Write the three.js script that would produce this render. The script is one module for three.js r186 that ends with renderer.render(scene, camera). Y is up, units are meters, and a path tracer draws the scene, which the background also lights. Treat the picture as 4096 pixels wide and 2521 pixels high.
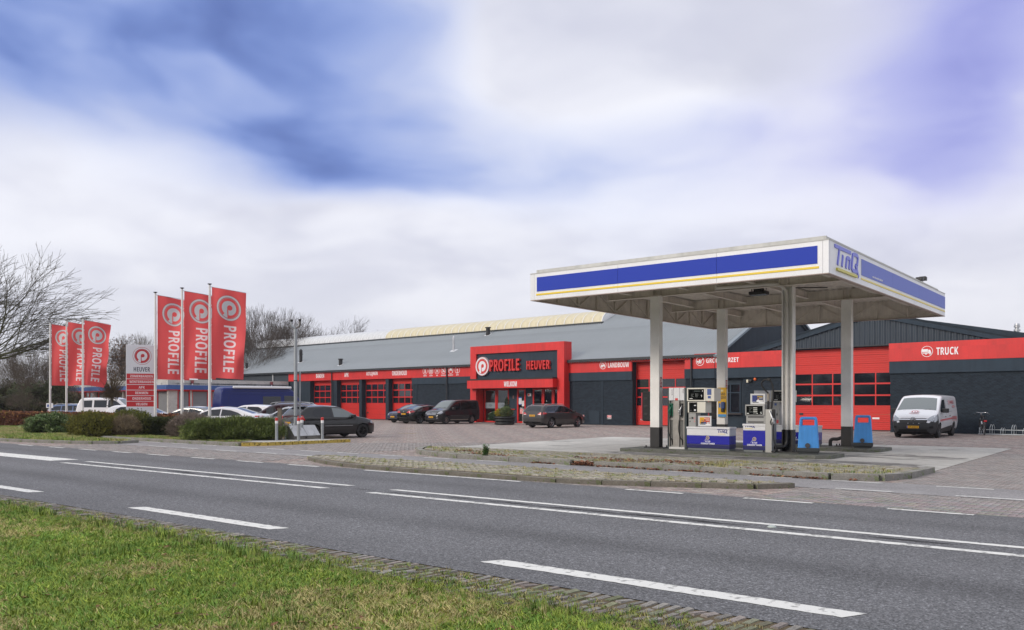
import * as THREE from 'three';
import { mergeGeometries, mergeVertices, toCreasedNormals } from 'three/addons/utils/BufferGeometryUtils.js';
import { RoundedBoxGeometry } from 'three/addons/geometries/RoundedBoxGeometry.js';
import { FontLoader } from 'three/addons/loaders/FontLoader.js';

// ---------------------------------------------------------------- camera, sky, sun
const scene = new THREE.Scene();
const PW = 4096, PH = 2521, FOC = 3376, HORIZON = 1608, EYE = 1.65;
const camera = new THREE.PerspectiveCamera(2 * Math.atan(PH / 2 / FOC) * 180 / Math.PI, PW / PH, 0.2, 3000);
camera.position.set(0, EYE, 0);
camera.rotation.set(0, 38.15 * Math.PI / 180, 0);
camera.setViewOffset(PW, PH, 0, -(HORIZON - PH / 2), PW, PH);   // shift lens: verticals stay upright
camera.updateProjectionMatrix();

const renderer = new THREE.WebGLRenderer({ antialias: true });
renderer.toneMapping = THREE.LinearToneMapping;
renderer.toneMappingExposure = 1.46;
renderer.shadowMap.enabled = true;

let seed = 7;
const rnd = () => { seed = (seed + 0x6d2b79f5) | 0; let t = Math.imul(seed ^ (seed >>> 15), 1 | seed); t = (t + Math.imul(t ^ (t >>> 7), 61 | t)) ^ t; return ((t ^ (t >>> 14)) >>> 0) / 4294967296; };
const rr = (a, b) => a + (b - a) * rnd();
const clamp = THREE.MathUtils.clamp, lerp = THREE.MathUtils.lerp, sstep = THREE.MathUtils.smoothstep;
const hash = (x, y, z = 0) => { let h = Math.imul(x | 0, 374761393) ^ Math.imul(y | 0, 668265263) ^ Math.imul(z | 0, 2147483647 - 1274126177); h = Math.imul(h ^ (h >>> 13), 1274126177); return ((h ^ (h >>> 16)) >>> 0) / 4294967296; };
function noise3(x, y, z) {
  const X = Math.floor(x), Y = Math.floor(y), Z = Math.floor(z); let u = x - X, v = y - Y, w = z - Z;
  u = u * u * (3 - 2 * u); v = v * v * (3 - 2 * v); w = w * w * (3 - 2 * w);
  const L = (k) => lerp(lerp(hash(X, Y, Z + k), hash(X + 1, Y, Z + k), u), lerp(hash(X, Y + 1, Z + k), hash(X + 1, Y + 1, Z + k), u), v);
  return lerp(L(0), L(1), w);
}
const fbm3 = (x, y, z, o = 4) => { let s = 0, a = .5, t = 0; for (let i = 0; i < o; i++) { s += a * noise3(x, y, z); t += a; a *= .5; x = x * 2.03 + 11.3; y = y * 2.03 + 5.1; z = z * 2.03 + 7.7; } return s / t; };
const noise2 = (x, y) => noise3(x, y, 0.5), fbm2 = (x, y, o = 4) => fbm3(x, y, .37, o);

{ // overcast sky with torn blue-violet gaps, the same weather all the way round
  const W = 2048, H = 1024, data = new Float32Array(W * H * 4);
  const lin = (r, g, b) => [r, g, b].map((c) => Math.pow(c / 255, 2.2));
  const pale = lin(172, 184, 216), paleV = lin(180, 180, 208), white = lin(208, 209, 216), low = lin(193, 194, 200), grey = lin(177, 179, 193), blue = lin(116, 137, 190), deep = lin(84, 101, 152), violet = lin(134, 139, 196);
  const yaw = 38.15 * Math.PI / 180;
  // azimuth (degrees right of the street axis), elevation, widths, weight: the gaps one sees over the hall; others follow by noise
  const gaps = [[-24, 19.8, 12, 4.4, .7], [-13.5, 13.2, 5, 2.3, .36], [-13, 17, 8, 4, .32], [-6, 24.5, 9, 3.4, .56], [-33, 20, 6, 5, .56], [-17, 23.5, 7, 3, .4], [28.5, 16.5, 5, 4.4, .58], [30.5, 23.5, 5.5, 4, .55], [13, 13.5, 15, 4.6, .17], [22, 19.5, 9, 5, .14], [-2, 15.5, 9, 4.5, .12], [15, 18.5, 6, 2.4, .2], [4, 21, 13, 5, .2], [-26, 13, 8, 3, .2]];
  const holes = [[3, 23, 9, 4.5, .9], [-12, 8.5, 9, 2.5, .7], [-28, 12, 7, 3, .35], [13, 20, 10, 4, .3]];
  for (let j = 0; j < H; j++) {
    const el = ((j + .5) / H - .5) * Math.PI, sy = Math.sin(el), cy = Math.cos(el);
    for (let i = 0; i < W; i++) {
      const ph = ((i + .5) / W - .5) * 2 * Math.PI, x = Math.cos(ph) * cy, z = Math.sin(ph) * cy, o = (j * W + i) * 4;
      let c;
      if (sy < 0) c = [.16, .16, .15];
      else {
        const k = 1 / (sy + .16), px = x * k, pz = z * k;
        const wx = fbm3(px * .9, pz * .9, 3.1, 4) - .5, wz = fbm3(px * .9 + 9, pz * .9, 8.2, 4) - .5;
        const n = fbm3(px * .75 + wx * 1.3, pz * .75 + wz * 1.3, 1.7, 6), n2 = fbm3(px * 1.9 + wx * 2, pz * 1.9, 5.4, 5);
        const az = (Math.atan2(x * Math.cos(yaw) - z * Math.sin(yaw), -x * Math.sin(yaw) - z * Math.cos(yaw))) * 180 / Math.PI + wx * 12, e = el * 180 / Math.PI + wz * 7;
        let b = clamp((n - .56) * 1.6, 0, 1) * sstep(el, .12, .3) * (Math.abs(az) > 45 ? 1 : .35);
        for (const g of gaps) { const d = ((az - g[0]) / g[2]) ** 2 + ((e - g[1]) / g[3]) ** 2; b += g[4] * .95 * Math.exp(-Math.pow(d, .8) * .8) * (.35 + 1.25 * n2); }
        for (const g of holes) { const d = ((az - g[0]) / g[2]) ** 2 + ((e - g[1]) / g[3]) ** 2; b -= g[4] * Math.exp(-d) * .8; }
        b = clamp(b, 0, 1.15);
        const cloud = n2 * .6 + n * .4, t = sstep(el, 0, .22);
        c = [0, 1, 2].map((q) => lerp(low[q], lerp(grey[q], white[q], sstep(cloud, .36, .62)), t));
        const n3 = fbm3(px * 2.6 + wx * 3, pz * 2.6 + wz * 3, 2.2, 5), vi = sstep(az, 4, 22) * sstep(70 - az, 0, 12); b = clamp(b * (.35 + 1.25 * n3), 0, 1.1);
        const tone = (q) => { const l = lerp(pale[q], paleV[q], vi), u = lerp(blue[q], violet[q], vi), w = lerp(deep[q], violet[q] * .74, vi); return b < .5 ? lerp(l, u, b / .5) : lerp(u, w, sstep(b, .5, 1.05)); };
        const m = Math.pow(sstep(b, -.12, .8), 1.15);
        c = [0, 1, 2].map((q) => lerp(c[q], tone(q), m));
        const zen = sstep(el, .5, 1.25); c = c.map((v, q) => lerp(v, white[q] * 1.3, zen * .9)); // an overcast sky brightens evenly towards the zenith
      }
      data[o] = c[0]; data[o + 1] = c[1]; data[o + 2] = c[2]; data[o + 3] = 1;
    }
  }
  const t = new THREE.DataTexture(data, W, H, THREE.RGBAFormat, THREE.FloatType);
  t.mapping = THREE.EquirectangularReflectionMapping; t.magFilter = THREE.LinearFilter; t.minFilter = THREE.LinearFilter; t.needsUpdate = true;
  scene.background = t; scene.environment = t;
}
const sun = new THREE.DirectionalLight(0xfff4e6, 1.4);
sun.position.set(-46, 29, 30); sun.target.position.set(-20, 0, -28);
sun.castShadow = true; sun.shadow.radius = 34; sun.shadow.mapSize.set(4096, 4096);
Object.assign(sun.shadow.camera, { left: -75, right: 75, top: 75, bottom: -75, near: 1, far: 220 });
scene.add(sun, sun.target);
scene.fog = new THREE.FogExp2(0xdcdce4, 0.00025);

// ---------------------------------------------------------------- helpers
const DEG = Math.PI / 180;
const used = new Map();
function numbered(n) { const k = used.get(n) ?? 0; used.set(n, k + 1); return k ? n + '_' + String(k).padStart(3, '0') : n; }
const lc = (r, g, b) => new THREE.Color().setRGB(r, g, b);
function M(color, rough = .7, metal = 0, extra = {}) {
  const { phys, ...rest } = extra;
  const m = new (phys ? THREE.MeshPhysicalMaterial : THREE.MeshStandardMaterial)({ roughness: rough, metalness: metal, ...rest });
  if (Array.isArray(color)) m.color.setRGB(...color); else if (color !== null) m.color.set(color);
  return m;
}
function metric(g, s = 1) { // planar uv in metres by the way a face points
  if (g.index) g = g.toNonIndexed();
  const p = g.attributes.position, n = g.attributes.normal, uv = new Float32Array(p.count * 2);
  for (let i = 0; i < p.count; i++) {
    const ax = Math.abs(n.getX(i)), ay = Math.abs(n.getY(i)), az = Math.abs(n.getZ(i));
    const [u, v] = ay >= ax && ay >= az ? [p.getX(i), p.getZ(i)] : ax > az ? [p.getZ(i), p.getY(i)] : [p.getX(i), p.getY(i)];
    uv[i * 2] = u * s; uv[i * 2 + 1] = v * s;
  }
  g.setAttribute('uv', new THREE.BufferAttribute(uv, 2)); return g;
}
function clean(g, color) {
  if (g.index) g = g.toNonIndexed();
  if (!g.attributes.normal) g.computeVertexNormals();
  for (const k of Object.keys(g.attributes)) if (!['position', 'normal', 'uv', 'color'].includes(k)) g.deleteAttribute(k);
  if (!g.attributes.uv) g.setAttribute('uv', new THREE.BufferAttribute(new Float32Array(g.attributes.position.count * 2), 2));
  g.morphAttributes = {}; return g;
}
const merge = (list) => { list = list.map((g) => clean(g)); if (list.some((g) => !g.attributes.color)) list.forEach((g) => g.deleteAttribute('color')); return list.length === 1 ? list[0] : mergeGeometries(list); };
function part(parent, name, geo, m, label) {
  const o = new THREE.Mesh(Array.isArray(geo) ? merge(geo) : geo, m);
  o.name = parent === scene ? numbered(name) : name; o.castShadow = o.receiveShadow = true;
  if (label) o.userData.label = label;
  parent.add(o); return o;
}
function stuff(o, label) { o.userData.kind = 'stuff'; if (label) o.userData.label = label; return o; }
function thing(name, label, category, pos = [0, 0, 0], turn = 0, group) {
  const o = new THREE.Group(); o.name = numbered(name); o.position.set(...pos); o.rotation.y = turn;
  o.userData = { label, category }; if (group) o.userData.group = group; scene.add(o); return o;
}
const parts = (parent, name, list, m) => list.map((g) => part(parent, name, g, m));
function ground(name, geo, m, label) { const o = part(scene, name, geo, m, label); o.userData.kind = 'structure'; return o; }
function sub(parent, name, label, pos = [0, 0, 0], turn = 0) { const o = new THREE.Group(); o.name = name; o.position.set(...pos); o.rotation.y = turn; if (label) o.userData.label = label; parent.add(o); return o; }
const bx = (x0, x1, y0, y1, z0, z1) => { const g = new THREE.BoxGeometry(Math.abs(x1 - x0), Math.abs(y1 - y0), Math.abs(z1 - z0)); g.translate((x0 + x1) / 2, (y0 + y1) / 2, (z0 + z1) / 2); return metric(g); };
const rbx = (x0, x1, y0, y1, z0, z1, r = .02, seg = 2) => { const g = new RoundedBoxGeometry(Math.abs(x1 - x0), Math.abs(y1 - y0), Math.abs(z1 - z0), seg, r); g.translate((x0 + x1) / 2, (y0 + y1) / 2, (z0 + z1) / 2); return metric(g); };
const V = (x, y, z) => new THREE.Vector3(x, y, z);
function cyl(a, b, r0, r1 = r0, seg = 10, open = false) { // cylinder from a to b
  a = Array.isArray(a) ? V(...a) : a; b = Array.isArray(b) ? V(...b) : b;
  const d = b.clone().sub(a), g = new THREE.CylinderGeometry(r1, r0, d.length(), seg, 1, open);
  g.applyQuaternion(new THREE.Quaternion().setFromUnitVectors(V(0, 1, 0), d.clone().normalize()));
  g.translate((a.x + b.x) / 2, (a.y + b.y) / 2, (a.z + b.z) / 2); return clean(g);
}
const tube = (pts, r, seg = 24, rs = 8, closed = false) => clean(new THREE.TubeGeometry(new THREE.CatmullRomCurve3(pts.map((p) => V(...p)), closed), seg, r, rs, closed));
const bar = (a, b, w, h) => { // rectangular bar from a to b
  a = V(...a); b = V(...b); const d = b.clone().sub(a), g = new THREE.BoxGeometry(w, h, d.length());
  g.applyQuaternion(new THREE.Quaternion().setFromRotationMatrix(new THREE.Matrix4().lookAt(b, a, Math.abs(d.y) > d.length() * .97 ? V(1, 0, 0) : V(0, 1, 0))));
  g.translate((a.x + b.x) / 2, (a.y + b.y) / 2, (a.z + b.z) / 2); return clean(g);
};
const at = (g, x, y, z, ry = 0) => { g = g.clone(); if (ry) g.rotateY(ry); return g.translate(x, y, z); };
function extrude(pts, depth, bevel = 0, holes = []) { // outline in x,y pushed along +z
  const s = new THREE.Shape(pts.map((p) => new THREE.Vector2(...p)));
  for (const h of holes) s.holes.push(new THREE.Path(h.map((p) => new THREE.Vector2(...p))));
  return metric(clean(new THREE.ExtrudeGeometry(s, { depth, bevelEnabled: bevel > 0, bevelSize: bevel, bevelThickness: bevel, bevelSegments: 1, bevelOffset: -bevel })));
}
function tint(g, fn) { // vertex colours from position
  const p = g.attributes.position, c = new Float32Array(p.count * 3);
  for (let i = 0; i < p.count; i++) { const k = fn(p.getX(i), p.getY(i), p.getZ(i)); c[i * 3] = k[0]; c[i * 3 + 1] = k[1]; c[i * 3 + 2] = k[2]; }
  g.setAttribute('color', new THREE.BufferAttribute(c, 3)); return g;
}
function canvasTex(w, h, draw) {
  const c = document.createElement('canvas'); c.width = w; c.height = h; draw(c.getContext('2d'), w, h);
  const t = new THREE.CanvasTexture(c); t.colorSpace = THREE.SRGBColorSpace; t.anisotropy = 8; return t;
}
function dataTex(n, fn, srgb = true) { // tileable computed texture, fn(u, v) -> [r, g, b] in 0..255
  const d = new Uint8Array(n * n * 4);
  for (let j = 0; j < n; j++) for (let i = 0; i < n; i++) { const c = fn(i / n, j / n, i, j), o = (j * n + i) * 4; d[o] = c[0]; d[o + 1] = c[1]; d[o + 2] = c[2]; d[o + 3] = 255; }
  const t = new THREE.DataTexture(d, n, n); if (srgb) t.colorSpace = THREE.SRGBColorSpace;
  t.wrapS = t.wrapT = THREE.RepeatWrapping; t.magFilter = THREE.LinearFilter; t.minFilter = THREE.LinearMipmapLinearFilter; t.generateMipmaps = true; t.needsUpdate = true; return t;
}
const rep = (t, sx, sy = sx) => { const c = t.clone(); c.repeat.set(sx, sy); c.needsUpdate = true; return c; };
const tn = (u, v, f, s = 0) => { // tileable value noise with f cells per tile
  const x = u * f, y = v * f, X = Math.floor(x), Y = Math.floor(y); let a = x - X, b = y - Y; a = a * a * (3 - 2 * a); b = b * b * (3 - 2 * b);
  const h = (i, j) => hash(((i % f) + f) % f, ((j % f) + f) % f, s);
  return lerp(lerp(h(X, Y), h(X + 1, Y), a), lerp(h(X, Y + 1), h(X + 1, Y + 1), a), b);
};
const tfbm = (u, v, f, o = 4, s = 0) => { let r = 0, a = .5, t = 0; for (let i = 0; i < o; i++) { r += a * tn(u, v, f, s + i); t += a; a *= .55; f *= 2; } return r / t; };

const font = await new FontLoader().loadAsync('fonts/droid/droid_sans_bold.typeface.json');
// lettering: condensed flat or raised letters, lower left corner at (0,0), facing +z
function letters(str, w, h, depth = .015, gapBevel = 0) {
  const shapes = font.generateShapes(str, 1), g = clean(new THREE.ExtrudeGeometry(shapes, { depth: 1, bevelEnabled: false, curveSegments: 4 }));
  g.computeBoundingBox(); const b = g.boundingBox;
  g.translate(-b.min.x, -b.min.y, 0); g.scale(w / (b.max.x - b.min.x), h / (b.max.y - b.min.y), depth); g.computeVertexNormals(); return metric(g);
}
const disc = (x, y, r, z0 = 0, d = .01, seg = 28) => { const g = new THREE.CylinderGeometry(r, r, d, seg); g.rotateX(Math.PI / 2); g.translate(x, y, z0 + d / 2); return clean(g); };
const ring = (x, y, r0, r1, d = .01, seg = 36) => { const s = new THREE.Shape(); s.absarc(x, y, r1, 0, Math.PI * 2); const p = new THREE.Path(); p.absarc(x, y, r0, 0, Math.PI * 2, true); s.holes.push(p); return clean(new THREE.ExtrudeGeometry(s, { depth: d, bevelEnabled: false, curveSegments: seg / 2 })); };
// the round spiral mark, drawn flat: light ring, band, light disc with an open bowl and a stem
function mark(c, x, y, r, fg, bg, edge) {
  c.save(); c.translate(x, y); c.scale(r, r);
  const circ = (rad, col) => { c.fillStyle = col; c.beginPath(); c.arc(0, 0, rad, 0, 7); c.fill(); };
  if (edge) circ(1, edge);
  circ(.965, fg); 
  c.strokeStyle = bg; c.lineCap = 'butt';
  c.lineWidth = .2; c.beginPath(); c.arc(0, 0, .66, .62 * Math.PI - .2, (2 + .62) * Math.PI - 1.05, false); 
  c.beginPath(); c.arc(0, .0, .66, .72 * Math.PI, 2.46 * Math.PI, false); c.stroke();
  c.fillStyle = bg; c.beginPath(); c.arc(.06, -.04, .2, 0, 7); c.fill();
  c.fillRect(-.14, -.04, .085, .82); c.beginPath(); c.moveTo(-.14, .56); c.lineTo(-.14, .77); c.lineTo(.1, .76); c.lineTo(.1, .54); c.fill();
  if (edge) { c.strokeStyle = edge; c.lineWidth = .05; c.beginPath(); c.arc(0, 0, .80, 0, 7); c.stroke(); }
  c.restore();
}
function squeeze(c, str, x, y, w, h, align = 'c') { // text fitted to a box (centre x, baseline y)
  c.save(); c.font = `bold ${h * 1.39}px sans-serif`; const m = c.measureText(str).width; c.translate(align === 'c' ? x - w / 2 : x, y); c.scale(w / m, 1); c.textAlign = 'left'; c.textBaseline = 'alphabetic'; c.fillText(str, 0, 0); c.restore();
}
// ---------------------------------------------------------------- surface textures
const texAsphalt = dataTex(1024, (u, v, i, j) => {
  const a = hash(i, j, 1), b = tn(u, v, 512, 2), c = tn(u, v, 256, 3), f = tfbm(u, v, 4, 4, 9);
  let g = 112 + (b - .5) * 62 + (c - .5) * 52 + (a - .5) * 24 + (f - .5) * 16; if (b > .8 && c > .55) g += 34; if (b < .2) g -= 26;
  g = 112 + (g - 112) * .8; return [g * .992, g * .998, g * 1.015];
});
const texAsphaltH = dataTex(512, (u, v, i, j) => { const b = tn(u, v, 256, 2), c = tn(u, v, 128, 3), g = 255 * (b * .6 + c * .4); return [g, g, g]; }, false);
const texPath = dataTex(512, (u, v, i, j) => { const g = 138 + (hash(i, j, 1) - .5) * 40 + (tn(u, v, 128, 4) - .5) * 26 + (tfbm(u, v, 4, 4, 5) - .5) * 30; return [g, g * .99, g * .99]; });
const brickTone = (k) => { const a = hash(k, 3, 7), b = hash(k, 9, 1), l = .84 + a * .3; return b < .34 ? [150 * l, 131 * l, 126 * l] : b < .72 ? [142 * l, 134 * l, 130 * l] : b < .9 ? [158 * l, 146 * l, 137 * l] : [126 * l, 119 * l, 118 * l]; };
const texKlinker = dataTex(1024, (u, v, i, j) => { // herringbone-free running bond, 2.4 m tile
  const cols = 12, rows = 24, y = v * rows, r = Math.floor(y), x = u * cols + (r % 2) * .5, q = ((Math.floor(x) % cols) + cols) % cols, fx = x - Math.floor(x), fy = y - r;
  const t = brickTone(r * 31 + q), n = (hash(i, j, 2) - .5) * 22 + (tn(u, v, 128, 3) - .5) * 24, e = fx < .035 || fx > .965 || fy < .07 || fy > .93;
  const w = .9 + .2 * tfbm(u, v, 3, 4, 12);
  return e ? [104 + n, 97 + n, 88 + n] : t.map((c) => c * w + n);
});
const texConcrete = dataTex(1024, (u, v, i, j) => {
  const f = tfbm(u, v, 3, 5, 2), s = tn(u, v, 64, 7) * .4 + tfbm(u, v * .2, 8, 3, 8) * .6; let g = 176 + (f - .5) * 46 + (s - .5) * 26 + (hash(i, j, 4) - .5) * 16;
  const st = tfbm(u, v, 6, 4, 31); if (st > .66) g -= (st - .66) * 190;
  return [g, g * .992, g * .965];
});
const texGrass = dataTex(1024, (u, v, i, j) => {
  const p = tfbm(u, v, 5, 4, 3), d = tfbm(u, v, 9, 4, 17), f = tn(u, v, 256, 5), h = hash(i, j, 8), st = tfbm(u, v, 24, 3, 21);
  let c = [lerp(92, 128, p), lerp(108, 138, p), lerp(38, 50, p)];
  if (d > .5) { const k = clamp((d - .5) * 4, 0, 1) * .62; c = [lerp(c[0], 148, k), lerp(c[1], 136, k), lerp(c[2], 76, k)]; }
  if (st < .33) { const k = (.33 - st) * 4; c = [lerp(c[0], 58, k), lerp(c[1], 50, k), lerp(c[2], 34, k)]; }
  const l = .68 + f * .42 + h * .22; return c.map((q) => q * l);
});
const texStone = dataTex(512, (u, v, i, j) => { const g = 132 + (hash(i, j, 4) - .5) * 34 + (tn(u, v, 128, 5) - .5) * 30 + (tfbm(u, v, 4, 5, 3) - .5) * 62; const m = tfbm(u, v, 7, 4, 44) > .62 ? 1 : 0; return [g - m * 18, g * .985 - m * 8, g * .94 - m * 30]; });
const texDirt = dataTex(512, (u, v, i, j) => { const g = .7 + .5 * tfbm(u, v, 6, 5, 3) + (hash(i, j, 4) - .5) * .3; return [96 * g, 84 * g, 62 * g]; });

const mAsphalt = M(0xffffff, .86, 0, { map: rep(texAsphalt, 1 / 4.5), bumpMap: rep(texAsphaltH, 1 / 2.2), bumpScale: .004, vertexColors: true, color: new THREE.Color().setRGB(1.22, 1.22, 1.22) });
const mPath = M([1.0, .99, .99], .9, 0, { map: rep(texPath, 1 / 3), bumpMap: rep(texAsphaltH, 1 / 1.6), bumpScale: .002 });
const mKlinker = M([1.06, 1.06, 1.04], .88, 0, { map: rep(texKlinker, 1 / 2.4) });
const mConcrete = M([1.05, 1.05, 1.03], .85, 0, { map: rep(texConcrete, 1 / 6) });
const mGrass = M([1.1, 1.1, 1.1], .95, 0, { map: rep(texGrass, 1 / 3.2) });
const mStone = M(0xffffff, .9, 0, { map: rep(texStone, 1 / 1.1), bumpMap: rep(texAsphaltH, 1), bumpScale: .004 });
const mStoneDark = M([.72, .68, .62], .92, 0, { map: rep(texStone, 1 / 1.1), bumpMap: rep(texAsphaltH, 1), bumpScale: .004 });
const mDirt = M(0xffffff, .95, 0, { map: rep(texDirt, 1 / 2) });
const mPaint = M([.80, .80, .78], .7, 0, { map: rep(dataTex(256, (u, v, i, j) => { const k = tfbm(u, v, 16, 4, 3), g = 250 - (k > .62 ? (k - .62) * 420 : 0) - hash(i, j, 1) * 14; return [g, g, g * .985]; }), 1 / 1.1) });
const mYellowPaint = M([.55, .42, .09], .7, 0, { map: rep(dataTex(256, (u, v, i, j) => { const k = tfbm(u, v, 12, 4, 5); return k > .56 ? [150, 148, 135] : [250, 245, 235]; }), 1 / .8) });

function sheet(pts, y) { const s = new THREE.Shape(pts.map((p) => new THREE.Vector2(p[0], -p[1]))), g = new THREE.ShapeGeometry(s); g.rotateX(-Math.PI / 2); g.translate(0, y, 0); return metric(clean(g)); }
const plane = (x0, x1, z0, z1, y, nx = 1, nz = 1) => { const g = new THREE.PlaneGeometry(x1 - x0, z1 - z0, nx, nz); g.rotateX(-Math.PI / 2); g.translate((x0 + x1) / 2, y, (z0 + z1) / 2); return metric(g); };

// ---------------------------------------------------------------- ground
ground('ground', (() => { const g = new THREE.CircleGeometry(1600, 64); g.rotateX(-Math.PI / 2); g.translate(0, -.03, 0); return metric(g); })(), M([.62, .66, .5], .95, 0, { map: rep(texGrass, 1 / 9) }), 'grass field under everything out to the horizon');

const road = ground('road', (() => {
  const g = plane(-330, 160, -13.95, -6.18, 0, 490, 36);
  return tint(g, (x, y, z) => { // worn wheel tracks and the dark oily strip between them, per lane
    const n = fbm2(x * .35, z * 1.3, 4), lane = (zc) => Math.exp(-(((z - zc) + (n - .5) * .5) ** 2) / .12);
    const d = .26 * lane(-8.35) + .2 * lane(-12.4) + .10 * lane(-6.4) + .1 * lane(-13.7), l = .1 * (lane(-7.4) + lane(-9.3) + lane(-11.6));
    const v = (1 - d * (.5 + n) + l * (.4 + n) + (fbm2(x * .12 + 40, z * .4, 4) - .5) * .16) * .80; return [v, v, v * 1.005];
  });
})(), mAsphalt, 'grey two-lane asphalt road with white markings');
function strip(x0, x1, z0, z1, y = .004, rough = .006, skew = 0) { // painted bar with slightly worn edges
  const a = [], b = [], n = Math.max(2, Math.min(260, Math.ceil((x1 - x0) / .07)));
  for (let i = 0; i <= n; i++) { const x = lerp(x0, x1, i / n); a.push([x + skew, z0 + rr(-rough, rough)]); b.push([x, z1 + rr(-rough, rough)]); }
  return sheet([...b, ...a.reverse()], y);
}
const marks = (name, list, parent = road, m = mPaint) => list.forEach((l) => part(parent, name, strip(...l), m));
marks('edge_line', [-4, -3, -2, -1, 0, 1].map((k) => [-5.63 + 7.2 * k, -2.0 + 7.2 * k, -6.86, -6.63, .004, .01, .12]));
marks('centre_line', [[-23.75, -12.8, -10.55, -10.39, .004, .008, .1], [-23.7, -12.77, -11.16, -11.02, .004, .008, .1], [-11.55, 9, -10.55, -10.39, .004, .008, .1], [-11.58, 9, -11.14, -11.0, .004, .008, .1]]);
part(road, 'median_block', strip(-36, -24.75, -11.3, -10.58, .004, .012, .15), mPaint);
marks('far_edge_line', [[-35, -33.8], [-32.39, -31.24], [-30.02, -28.83], [-27.7, -26.48], [-25.5, -24.21], [-22.96, -21.76], [-20.64, -19.46], [-18.35, -17.11], [-15.37, -10.64], [-8.13, -6.95], [-5.81, -4.62], [-3.49, -2.3], [-1.2, 0]].map((d) => [d[0], d[1], -13.88, -13.76, .004, .004]));
{ // tar seams between the centre lines
  const m = M([.022, .022, .024], .8), l = [];
  for (const [a, b] of [[-23, -14], [-11, -1.5], [-13.2, -11.2], [-10, -2], [-22, -15], [-9, -5]]) for (let x = a; x < b; x += rr(.5, 1.4)) if (rnd() < .75) { const n = 8, w = rr(.012, .04), z = -10.79 + rr(-.06, .06), len = rr(.4, 1.3), p = [], q = []; for (let i = 0; i <= n; i++) { const t = i / n, zz = z + (rnd() - .5) * .03; p.push([x + len * t, zz + w * Math.sin(Math.PI * t) * rr(.3, 1) + .002]); q.push([x + len * t, zz - w * Math.sin(Math.PI * t) * rr(.3, 1) - .002]); } l.push(sheet([...p, ...q.reverse()], .0035)); }
  stuff(part(road, 'tar_seam', l, m));
}
part(road, 'road_stud', (() => { const g = new THREE.SphereGeometry(.06, 14, 8, 0, 7, 0, 1.57); g.scale(1, .5, 1); g.translate(-4.16, .003, -10.82); return clean(g); })(), M([.4, .45, .42], .4));

// clinker paving: everything from the road to the hall
const paving = ground('forecourt_paving', [sheet([[-60, -13.96], [30, -13.96], [30, -90], [-130, -90], [-130, -24], [-60, -24]], -.008)], mKlinker, 'red-brown clinker paving of the forecourt');
const cycle = ground('cycle_path', (() => plane(-38.3, 60, -18.28, -16.3, .002))(), mPath, 'grey cycle path between the road and the filling station');
for (const [z, l] of [[-16.44, [[-30.2, -28.96], [-27.95, -26.89], [-25.83, -24.57], [-23.5, -22.41], [-21.45, -20.37], [-5.08, -4.04], [-3.02, -1.99], [-1, 0]]], [-18.06, [[-33.4, -32.3], [-31.4, -30.3], [-29.31, -28.31], [-27.37, -26.22], [-25.16, -24.16], [-23.3, -22.28], [-21.4, -20.4], [-19.4, -18.4], [-17.5, -16.45], [-15.45, -14.35], [-13.4, -12.4], [-11.4, -10.4], [-9.45, -8.45], [-7.5, -6.5], [-5.66, -4.65], [-3.66, -2.67], [-1.6, -.6]]]]) marks('cycle_line', l.map((d) => [d[0], d[1], z - .05, z + .05, .006, .003]), cycle);
const pad = ground('concrete_pad', (() => plane(-20.85, -4.5, -34.2, -21.7, .003))(), mConcrete, 'light concrete pad around the fuel pumps');
{ // joints of the poured slabs, and oil and tyre stains with an outline of their own
  const j = []; for (const x of [-16.8, -12.7, -8.6]) j.push(plane(x - .012, x + .012, -34.2, -21.7, .0065)); for (const z of [-24.1, -28.0, -31.2]) j.push(plane(-20.85, -4.5, z - .012, z + .012, .007));
  part(pad, 'slab_joint', j, M([.09, .085, .08], .9));
  const l = []; for (let k = 0; k < 90; k++) { const z = rnd() < .7 ? rr(-24.2, -22.9) : rr(-28.5, -26.0), x = rr(-14.5, -5.2), a = rr(.15, 1.1), b = rr(.05, .17), p = []; for (let i = 0; i < 18; i++) { const t = i / 18 * 6.283, r = rr(.55, 1.15); p.push([x + Math.cos(t) * a * r, z + Math.sin(t) * b * r]); } l.push(sheet(p, .0075 + k * .00004)); }
  stuff(part(pad, 'oil_stain', l, M([.22, .21, .2], .7)));
}
function frustum(l, w, h, b) { const g = new THREE.BoxGeometry(l, h, w), p = g.attributes.position; for (let i = 0; i < p.count; i++) if (p.getY(i) > 0) { p.setX(i, p.getX(i) - Math.sign(p.getX(i)) * b); p.setZ(i, p.getZ(i) - Math.sign(p.getZ(i)) * b); } const o = g.toNonIndexed(); o.computeVertexNormals(); o.translate(0, -h / 2, 0); return metric(o, 3); }
const inView = (x, z, m = 0) => { const D = .6177 * -x + .7864 * -z, r = .7864 * x - .6177 * z; return D > 5 && Math.abs(FOC * r / D) < 2048 + 90 + m && D; };
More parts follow.
